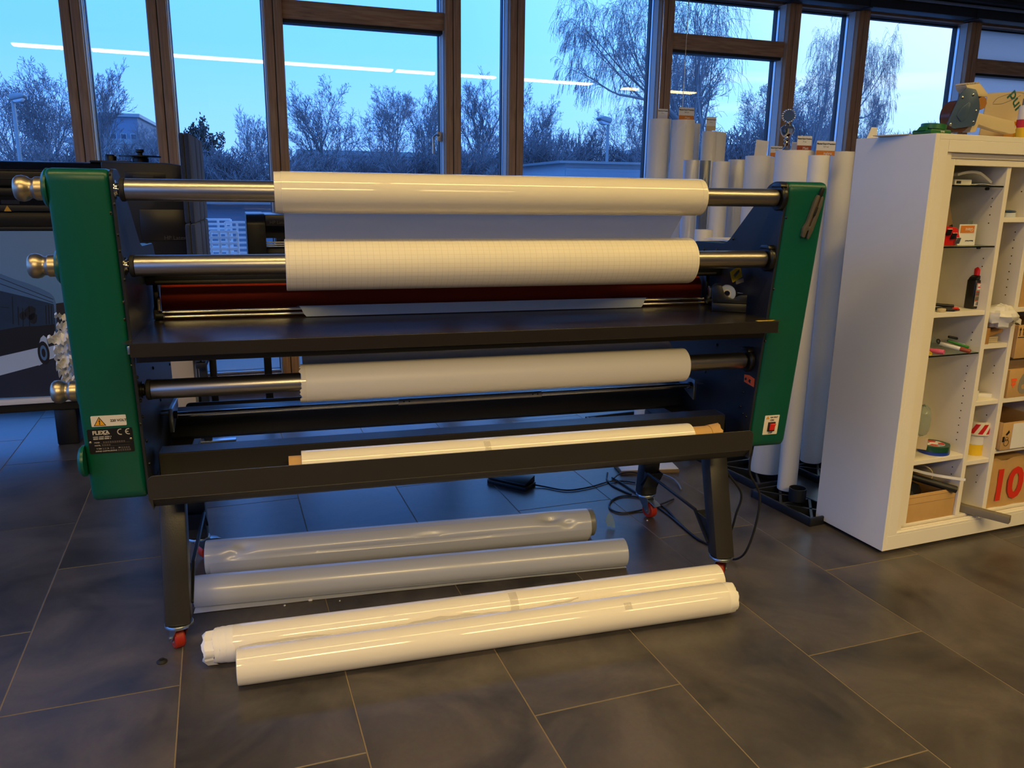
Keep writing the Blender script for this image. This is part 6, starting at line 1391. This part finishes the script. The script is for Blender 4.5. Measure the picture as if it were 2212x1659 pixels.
dx_, dz_ = pp(390, 514, -0.059)
text('HP Latex 570', 0.032, PR @ face_mtx((dx_, -0.0583, dz_), (1, 0, 0), (0, 0, 1)), 'ink_dim', pr1, align='CENTER')
pbox(xa+0.05, xb-0.02, 0.0, 0.75, 0.35, z0_-0.001, 'stand_column', 'printer_black', 0.01)
pbox(xa+0.02, xb, -0.02, 0.75, 0.0, 0.349, 'stand_base', 'printer_black', 0.01)
u, zz = pp(239, 345, 0.25); r_ = 11*5.4/F_PX
MB(PR).lathe([(r_, 0), (r_, 0.040), (r_*0.85, 0.052), (0, 0.054)], (u, 0.25, ztop-0.002), (0, 0, 1), 24).build('round_cap', 'printer_black', pr1, smooth=True)
pbox(u-0.10, u+0.12, 0.15, 0.35, ztop, ztop+0.012, 'cap_tray', 'printer_black', 0.003)
u, zz = pp(303, 345, 0.25); zb_ = pp(303, 352, 0.25)[1]; k_ = 5.5/F_PX
sp_ = MB(PR).lathe([(15*k_, 0), (15*k_, 11*k_), (13*k_, 12*k_), (13*k_, 13*k_), (37*k_, 14*k_), (37*k_, 16*k_), (5*k_, 17*k_), (5*k_, 21*k_), (8*k_, 23*k_), (8*k_, 28*k_), (0, 29*k_)], (u, 0.25, zb_-0.01), (0, 0, 1), 32).build('spindle_hub', 'printer_black', pr1, smooth=True)
# ------------------------------------------------------------------ grey felt screens standing behind
def felt(y0, y1, z0, z1, label):
    x = PY(404, 400, 4.95).x
    t = thing('felt_screen', label, 'screen', (x, (y0+y1)/2, z0), 'grey felt screens')
    MB().prism(rounded([(y0, z0), (y1, z0), (y1, z1), (y0, z1)], 0.03, 4), 'x', x-0.026, x-0.003).build('felt_half', 'felt', t, bevel=0.006)
    MB().prism(rounded([(y0, z0), (y1, z0), (y1, z1), (y0, z1)], 0.03, 4), 'x', x+0.003, x+0.026).build('felt_half', 'felt', t, bevel=0.006)
    MB().prism([(y0+0.012, z0+0.012), (y1-0.012, z0+0.012), (y1-0.012, z1-0.012), (y0+0.012, z1-0.012)], 'x', x-0.003, x+0.003).build('core', 'seal_black', t)
zu = PY(398, 286, 4.95).z; zm = PY(412, 484, 4.95).z
felt(4.95, 5.33, zm+0.004, zu, 'grey felt screen, nearest of the upper tier beside the large printer')
felt(5.35, 5.60, zm+0.004, zu, 'grey felt screen, second of the upper tier beside the large printer')
felt(5.62, 5.85, zm+0.004, zu, 'grey felt screen, farthest of the upper tier beside the large printer')
felt(4.93, 5.31, 0.52, zm, 'grey felt screen, nearest of the lower tier beside the large printer')
felt(5.33, 5.58, 0.52, zm, 'grey felt screen, second of the lower tier beside the large printer')
felt(5.60, 5.85, 0.52, zm, 'grey felt screen, farthest of the lower tier beside the large printer')
xf = PY(404, 400, 4.95).x
t = thing('screen_rack', 'black rack with two posts carrying the felt screens', 'rack', (xf, 5.35, 0))
MB().box(xf-0.028, xf+0.028, 4.93, 5.85, 0.485, 0.519).build('shelf_rail', 'black_plastic', t, bevel=0.003)
for y in (5.05, 5.72): MB().box(xf-0.022, xf+0.022, y-0.022, y+0.022, 0.012, 0.4845).build('post', 'black_plastic', t, bevel=0.003)
for y in (5.05, 5.72): MB().box(xf-0.16, xf+0.16, y-0.03, y+0.03, 0, 0.0115).build('foot', 'zinc', t, bevel=0.002)
# ------------------------------------------------------------------ second, smaller printer behind the machine
P2 = frame(0, 5.55, 0, 3.0)
def p2(px, py, d=0.0): p = PF(px, py, P2, d); return p.x, p.z
t = thing('small_printer', 'smaller dark blue-black printer seen between the two upper rollers', 'printer', P2 @ Vector((0.55, 0.3, 0)))
x0, z1 = p2(531, 462); x1 = 1.30; z0 = p2(560, 580)[1]
def qbox(a, b, c, d, e, f, name, mt, bevel=0.006): return MB(P2).box(a, b, c, d, e, f).build(name, mt, t, bevel=bevel)
xw0 = p2(574, 500)[0]; zw1 = p2(590, 472)[1]; zw0 = p2(590, 541)[1]
MB(P2).prism(rounded([(0.0, z0), (0.55, z0), (0.55, z1), (0.06, z1), (0.0, z1-0.05)], 0.02, 3), 'x', x0, xw0).build('left_pod', 'printer_black', t, bevel=0.006)
MB(P2).prism(rounded([(0.0, z0), (0.55, z0), (0.55, z1), (0.06, z1), (0.0, z1-0.05)], 0.02, 3), 'x', x1-0.2, x1).build('right_pod', 'printer_black', t, bevel=0.006)
qbox(xw0+0.0005, x1-0.2005, 0.02, 0.55, p2(590, 489)[1], z1-0.004, 'bridge', 'printer_brown')
qbox(xw0+0.0005, x1-0.2005, 0.25, 0.55, p2(590, 519)[1], p2(590, 489)[1]-0.0005, 'carriage_bay', 'printer_black', 0)
qbox(xw0+0.0005, x1-0.2005, 0.10, 0.40, z0, p2(590, 537)[1], 'platen', 'printer_black')
for k in range(3): qbox(xw0+0.001, x1-0.201, 0.05, 0.07, p2(590, 535-4.5*k)[1], p2(590, 532.5-4.5*k)[1], 'guide_bar', 'aluminium', 0.001)
dx_, dz_ = p2(602, 481)
text('HP Latex', 0.030, P2 @ face_mtx((dx_, 0.0192, dz_), (1, 0, 0), (0, 0, 1)), 'ink_dim', t, align='CENTER')
for xl_ in (p2(581, 790)[0], x1-0.12): qbox(xl_-0.025, xl_+0.025, 0.20, 0.28, 0.021, z0-0.0005, 'leg', 'printer_black', 0.004); qbox(xl_-0.04, xl_+0.04, 0.0, 0.5, 0.0, 0.0205, 'foot', 'printer_black', 0.004)
# cream board leaning low behind the machine
a = PY(371, 772, 5.0); b_ = PY(416, 772, 5.0)
t = thing('cream_carton', 'cream coloured carton standing on the floor behind the machine at the left', 'carton', ((a.x+b_.x)/2, 5.05, 0))
MB().box(a.x-0.12, b_.x, 5.0, 5.3, 0, PY(390, 740, 5.0).z).build('body', 'cream_board', t, bevel=0.003)
MB().box(a.x-0.12, b_.x, 4.9985, 4.9998, 0.30, 0.302).build('seam', 'cardboard_dark', t)
# white shreds of trimmed film hanging at the left housing
t = thing('film_shreds', 'bunch of frayed white film strips hanging behind the left green housing', 'film scraps', (-0.66, 2.95, 0.75))
rg = random.Random(17)
tips = [(119, 681, 5), (124, 705, 9), (116, 726, 10), (104, 733, 12), (118, 757, 11), (119, 770, 10), (122, 790, 12), (127, 806, 10), (134, 820, 9), (144, 830, 7)]
for k, (tx, ty2, wd) in enumerate(tips):
    yy = 2.86+0.03*(k % 3); p = PY(tx, ty2, yy); q = PY(158+k*1.0, 690+k*14, yy); g = []
    for i in range(11):
        s = i/10; c = q.lerp(p, s); w = 0.004+wd*0.0012*(1-0.3*s)
        zig = 0.003*(1 if i % 2 else -1)+rg.uniform(-0.002, 0.002)
        g.append([(c.x+rg.uniform(-0.002, 0.002), c.y+0.010*math.sin(j*1.2+i*0.9), c.z+w*(j/3-0.5)*2+zig) for j in range(4)])
    MB().sheet(g, 0.0012).build('strip', 'bag_white', t, smooth=True, angle=20)
MB().box(-0.610, -0.5995, 2.87, 2.93, 0.72, 1.06).build('bundle_root', 'bag_white', t, bevel=0.004)
# ------------------------------------------------------------------ outside: paving, bare trees, lamp posts, buildings
GZ = -0.12
MB().box(-90, 140, 6.75, 130, GZ-0.4, GZ).box(-90, -4.45, -70, 6.7499, GZ-0.4, GZ).build('ground', 'asphalt'); gr = bpy.data.objects['ground']; struct(gr, 'grey paved yard outside the windows')
def segs_mesh(S, n=3):
    """S: array rows (x0,y0,z0,x1,y1,z1,r0,r1) -> verts, faces of n-sided tapered sticks"""
    S = np.asarray(S, dtype=float); p0 = S[:, :3]; p1 = S[:, 3:6]; d = p1-p0; d /= np.linalg.norm(d, axis=1)[:, None]+1e-9
    h = np.where(np.abs(d[:, 2:3]) > 0.9, np.array([[1.0, 0, 0]]), np.array([[0, 0, 1.0]]))
    a = np.cross(d, h); a /= np.linalg.norm(a, axis=1)[:, None]+1e-9; b = np.cross(d, a)
    vs = []
    for p, r in ((p0, S[:, 6:7]), (p1, S[:, 7:8])):
        for k in range(n):
            t = 2*math.pi*k/n; vs.append(p+(a*math.cos(t)+b*math.sin(t))*r)
    V = np.stack(vs, axis=1).reshape(-1, 3); m = len(S); base = np.arange(m)*(2*n)
    F = []
    for k in range(n):
        k2 = (k+1) % n; F.append(np.stack([base+k, base+k2, base+n+k2, base+n+k], axis=1))
    return V, np.concatenate(F)
def raw_mesh(name, V, F, material):
    me = bpy.data.meshes.new(name); me.vertices.add(len(V)); me.vertices.foreach_set('co', np.asarray(V, dtype=np.float32).ravel())
    k = F.shape[1]; me.loops.add(F.size); me.loops.foreach_set('vertex_index', F.astype(np.int32).ravel())
    me.polygons.add(len(F)); me.polygons.foreach_set('loop_start', np.arange(0, F.size, k, dtype=np.int32)); me.polygons.foreach_set('loop_total', np.full(len(F), k, dtype=np.int32))
    me.update(calc_edges=True); me.materials.append(M[material]); return me
def grow(seed, H, spread, levels=5, kids=(4, 5, 4, 4, 3), droop=0.0, trunk_r=None, first=0.3, minr=0.007, up=0.30, jit=0.10, trunk=0.55, ratio=(0.80, 0.60, 0.60, 0.62, 0.6)):
    """bare tree as tapered sticks: [0] trunk and boughs, [1] twigs"""
    rg = random.Random(seed); S = {0: [], 1: []}
    tr_ = trunk_r or H*0.017
    def branch(p, d, L_, r, lev):
        n = 5 if lev < 2 else 3; pts = [p]; q = p.copy(); dd = d.copy(); w = jit*(0.6 if lev == 0 else 1.0+0.25*lev)
        for i in range(n):
            dd = (dd+Vector((rg.uniform(-w, w), rg.uniform(-w, w), rg.uniform(-w, w)+(0.07 if lev < 3 and lev > 0 else -droop)))).normalized()
            q = q+dd*(L_/n); pts.append(q.copy())
        for i in range(n):
            r0 = max(minr, r*(1-0.8*i/n)); r1 = max(minr, r*(1-0.8*(i+1)/n))
            S[0 if lev < 2 else 1].append((*pts[i], *pts[i+1], r0, r1))
        if lev >= levels: return
        k = kids[min(lev, len(kids)-1)]
        for j in range(k):
            t = (first+(1-first)*(j+0.6*rg.random())/k) if lev == 0 else 0.22+0.78*(j+rg.random()*0.8)/k
            t = min(t, 0.99); f = t*n; i = int(f); base = pts[i].lerp(pts[i+1], f-i); ax = (pts[i+1]-pts[i]).normalized()
            o = ax.orthogonal().normalized(); o = Matrix.Rotation(2.4*j+rg.uniform(-0.6, 0.6)+lev, 3, ax) @ o
            s_ = spread*rg.uniform(0.75, 1.15); nd = (ax*math.cos(s_)+o*math.sin(s_)+Vector((0, 0, up if lev < 3 else up*0.4-droop*1.6))).normalized()
            branch(base, nd, L_*ratio[min(lev, 4)]*rg.uniform(0.75, 1.15)*(1.1-0.5*t), r*(1-0.7*t)*0.66, lev+1)
    branch(Vector((0, 0, 0)), Vector((0, 0, 1)), H*trunk, tr_, 0)
    return S
def leaf_cloud(S, seed, n, size):
    rg = random.Random(seed); tw = [s for s in S[1]]; V = []; F = []
    for k in range(n):
        s = tw[rg.randrange(len(tw)//2, len(tw))]; c = Vector(s[3:6])+Vector((rg.gauss(0, 0.1), rg.gauss(0, 0.1), rg.gauss(0, 0.1)))
        a = Vector((rg.uniform(-1, 1), rg.uniform(-1, 1), rg.uniform(-1, 1))).normalized()*size; b = a.orthogonal().normalized()*size*0.6
        i = len(V); V += [tuple(c-a), tuple(c+b), tuple(c+a), tuple(c-b)]; F.append((i, i+1, i+2, i+3))
    return V, F
TREES = {}
def tree_meshes(key, **kw):
    lv = kw.pop('leaves', None); bark = kw.pop('bark', 'bark'); S = grow(**kw)
    top = max(s[5] for s in S[1]); wid = max(max(abs(s[3]), abs(s[4])) for s in S[1])
    out = [('trunk_and_boughs', raw_mesh('trunk_and_boughs', *segs_mesh(S[0], 5), bark)), ('twigs', raw_mesh('twigs', *segs_mesh(S[1], 3), bark if bark == 'bark' else 'bark'))]
    if lv:
        V, Fq = leaf_cloud(S, kw['seed'], *lv); out.append(('leaves', raw_mesh('leaves', np.array(V), np.array(Fq), 'leaf_dark')))
    TREES[key] = (out, top, wid)
tree_meshes('a', seed=11, H=10, spread=0.70, levels=5, kids=(9, 7, 6, 4, 3))
tree_meshes('b', seed=23, H=10, spread=0.55, levels=5, kids=(10, 7, 6, 4, 3), up=0.35)
tree_meshes('c', seed=37, H=10, spread=0.80, levels=5, kids=(8, 7, 6, 5, 3), first=0.25)
tree_meshes('shrub', seed=41, H=6, spread=0.55, levels=4, kids=(16, 9, 7, 5), first=0.02, up=0.5, trunk_r=0.06, trunk=0.35, ratio=(1.3, 0.6, 0.6, 0.6, 0.6))
tree_meshes('leafy', seed=53, H=8, spread=0.6, levels=4, kids=(10, 6, 5, 4), first=0.12, leaves=(2600, 0.10))
tree_meshes('birch', seed=67, H=12, spread=0.50, levels=5, kids=(10, 7, 5, 5, 3), droop=0.45, up=0.35, bark='bark_birch', minr=0.0045, trunk_r=0.17, trunk=0.75, ratio=(0.62, 0.6, 0.7, 0.8, 0.7))
def tree(px, ytop, Y, key, label, rot=0.0, wide=1.0, zbase=GZ, group='bare trees outside'):
    parts, top, wid = TREES[key]; c = PY(px, ytop, Y); h = c.z-zbase; s = h/top
    t = thing('tree' if key != 'shrub' else 'shrub', label, 'tree' if key != 'shrub' else 'shrub', (c.x, Y, zbase), group)
    t.rotation_euler = (0, 0, R(rot)); t.scale = (s*wide, s*wide, s)
    for nm_, me in parts:
        o = bpy.data.objects.new(nm_, me); COL.objects.link(o); o.parent = t
        if nm_ != 'trunk_and_boughs': o['kind'] = 'stuff'
    return t
tree(85, 118, 27, 'a', 'broad bare tree behind the leftmost lamp post', 20, 1.0)
tree(20, 160, 31, 'c', 'bare tree at the far left edge of the view', 200, 0.9)
tree(205, 118, 29, 'b', 'bare tree beside the first timber post, in front of the blue building', 130, 0.9)
tree(315, 258, 33, 'c', 'small bare tree right of the blue building', 70, 0.8)
tree(428, 246, 22, 'leafy', 'small tree that kept its dark leaves, behind the felt screens', 0, 0.65)
tree(545, 222, 25, 'b', 'slim bare tree left of the third timber post', 250, 0.8)
tree(690, 155, 26, 'a', 'bare spreading tree in the wide window above the paper roll', 300, 0.95)
tree(845, 175, 27, 'c', 'bare tree in the middle of the wide window', 40, 0.85)
tree(930, 166, 30, 'b', 'bare tree at the right of the wide window, by its handle', 190, 0.9)
tree(1035, 150, 28, 'b', 'bare tree in the narrow window bay', 15, 0.95)
tree(1150, 178, 27, 'a', 'bare tree just right of the fifth timber post', 100, 0.8)
tree(1245, 262, 24, 'shrub', 'bare shrub left of the right-hand lamp post', 33, 0.9, group='bare shrubs outside')
tree(1385, 205, 26, 'c', 'bare tree right of the right-hand lamp post', 280, 0.9)
tree(1600, -60, 15, 'birch', 'tall weeping birch behind the standing rolls', 60, 1.0)
tree(1752, 10, 17, 'birch', 'weeping birch in the bay right of the trophy', 215, 0.55)
tree(1500, 60, 22, 'b', 'bare tree behind the weeping birch', 95, 0.9)
tree(1890, 188, 26, 'b', 'bare tree in the bright bay left of the cabinet', 150, 0.6)
tree(2005, 262, 27, 'shrub', 'bare shrub low in the bright bay above the cabinet', 10, 1.0, group='bare shrubs outside')
tree(1700, 150, 26, 'c', 'bare tree between the two weeping birches', 240, 0.9)
for k, (px, yt, Y, rot, lab) in enumerate(((480, 300, 20, 0, 'dense bare shrub behind the felt screens'), (560, 318, 19, 80, 'dense bare shrub left of the third timber post'), (660, 305, 21, 140, 'dense bare shrub low at the left of the wide window'), (760, 318, 22, 200, 'dense bare shrub low in the middle of the wide window'), (880, 300, 22, 20, 'dense bare shrub low at the right of the wide window'), (1040, 285, 22, 100, 'dense bare shrub low in the narrow window bay'), (1170, 270, 22, 160, 'dense bare shrub right of the fifth timber post'), (1560, 240, 20, 210, 'dense bare shrub under the weeping birch'), (1775, 215, 24, 250, 'dense bare shrub in the bay right of the trophy'), (1340, 300, 25, 300, 'dense bare shrub right of the right-hand lamp post'), (100, 285, 24, 60, 'dense bare shrub at the left under the broad bare tree'), (280, 292, 26, 10, 'dense bare shrub in front of the blue building'))):
    tree(px, yt, Y, 'shrub', lab, rot, 1.7 if px < 1700 else 0.9, group='bare shrubs outside')
# lamp posts
def lamp_post(px, ytop, Y, label, s=1):
    s *= 0.62; c = PY(px, ytop, Y); t = thing('street_lamp', label, 'street lamp', (c.x, Y, GZ), 'street lamps')
    MB().cyl((c.x, Y, GZ), (c.x, Y, c.z), 0.055, 0.04, 12).build('pole', 'galv', t, smooth=True)
    MB().prism(rounded([(c.x-0.42*s, c.z+0.02), (c.x+0.06*s, c.z-0.06), (c.x+0.08*s, c.z+0.07), (c.x-0.30*s, c.z+0.12), (c.x-0.46*s, c.z+0.08)], 0.05, 4), 'y', Y-0.16, Y+0.16).build('lamp_head', 'galv', t, bevel=0.02)
    MB().prism(rounded([(c.x-0.40*s, c.z+0.015), (c.x-0.02*s, c.z-0.045), (c.x-0.06*s, c.z-0.10), (c.x-0.32*s, c.z-0.07)], 0.04, 4), 'y', Y-0.12, Y+0.12).build('lamp_glass', 'film_clear', t, bevel=0.01)
lamp_post(1314, 262, 20, 'grey street lamp in the window left of the standing rolls'); lamp_post(27, 212, 22, 'grey street lamp at the far left of the view', -1)
# buildings
def building(px0, px1, ytop, Y, depth, label, mt, roof=None, zb=GZ, rows=0, cols=0, name='building', band=None, rt_=0.25):
    a = PY(px0, ytop, Y); b = PY(px1, ytop, Y); t = thing(name, label, 'building', ((a.x+b.x)/2, Y+depth/2, zb), 'buildings outside')
    z1 = (a.z+b.z)/2
    MB().box(a.x, b.x, Y, Y+depth, zb, z1).build('walls', mt, t)
    MB().box(a.x-0.2, b.x+0.2, Y-0.2, Y+depth+0.2, z1, z1+rt_).build('roof', roof or 'galv', t)
    for i in range(rows):
        for j in range(cols):
            x = a.x+(b.x-a.x)*(j+0.5)/cols; z = z1-1.2-2.6*i; w = (b.x-a.x)/cols*0.34
            f_ = MB().box(x-w, x+w, Y-0.06, Y-0.005, z-0.9, z).build('window', 'galv', t); MB().box(x-w+0.08, x+w-0.08, Y-0.09, Y-0.061, z-0.82, z-0.08).build('pane', 'print_glass', f_)
    return t, a, b, z1
building(208, 296, 252, 70, 20, 'tall blue-grey building far off between the first two timber posts', 'house_blue', rows=2, cols=4)
building(150, 420, 312, 46, 10, 'long low pale building under the blue-grey building', 'house_pale', rows=1, cols=7)
building(440, 640, 441, 13, 3, 'low grey wall seen between the upper rollers', 'house_blue', name='yard_wall')
building(650, 1180, 340, 48, 10, 'long low building behind the bare trees in the wide window', 'house_blue', rows=1, cols=9)
building(1500, 2150, 330, 40, 10, 'long pale building low behind the birches', 'house_pale', rows=1, cols=9)
t, a, b, z1 = building(1221, 1480, 356, 17, 4, 'low shed clad in pale horizontal metal sheets by the right-hand lamp post', 'shed_metal', name='shed', rt_=0.05)
n = 9
for i in range(n):
    z = z1-0.10-i*(z1-0.9)/n*0.5
    MB().prism([(16.985, z-0.07), (16.93, z-0.07), (16.90, z), (16.985, z+0.01)], 'x', a.x, b.x).build('cladding_sheet', 'shed_metal', t)
# white lattice frames stacked outside
def lattice(px0, px1, y0, y1, Y, nv, nh, label):
    a = PY(px0, y1, Y); b = PY(px1, y0, Y); t = thing('lattice_frame', label, 'frame', ((a.x+b.x)/2, Y, GZ), 'white frames in the yard')
    za = GZ; zb_ = b.z; w = 0.022
    for i in range(nv):
        x = a.x+(b.x-a.x)*i/(nv-1); MB().box(x-w/2, x+w/2, Y-0.02, Y+0.02, za, zb_).build('upright', 'lattice_white', t)
    for j in range(nh):
        z = zb_-(zb_-a.z)*j/(nh-1); MB().box(a.x, b.x, Y-0.045, Y-0.021, z-w/2, z+w/2).build('slat', 'lattice_white', t)
lattice(452, 498, 474, 600, 9.4, 3, 14, 'white slatted frame stacked at the left in the yard')
lattice(495, 560, 480, 600, 9.1, 4, 12, 'white slatted frame leaning at the right in the yard')
lattice(462, 512, 500, 600, 8.8, 4, 9, 'white ladder-like frame standing in front of the slatted frames in the yard')
# railing along the yard
t = thing('railing', 'low grey railing outside seen under the feed table', 'railing', (0.3, 8.6, GZ))
za = PY(520, 790, 8.6).z
MB().box(-3.5, 4.5, 8.57, 8.63, GZ, za).build('kerb', 'house_pale', t)
for i in range(54): MB().box(-3.4+i*0.145, -3.376+i*0.145, 8.59, 8.61, za, za+0.50).build('bar', 'galv', t)
MB().box(-3.45, 4.45, 8.585, 8.615, za+0.50, za+0.53).build('top_rail', 'galv', t)
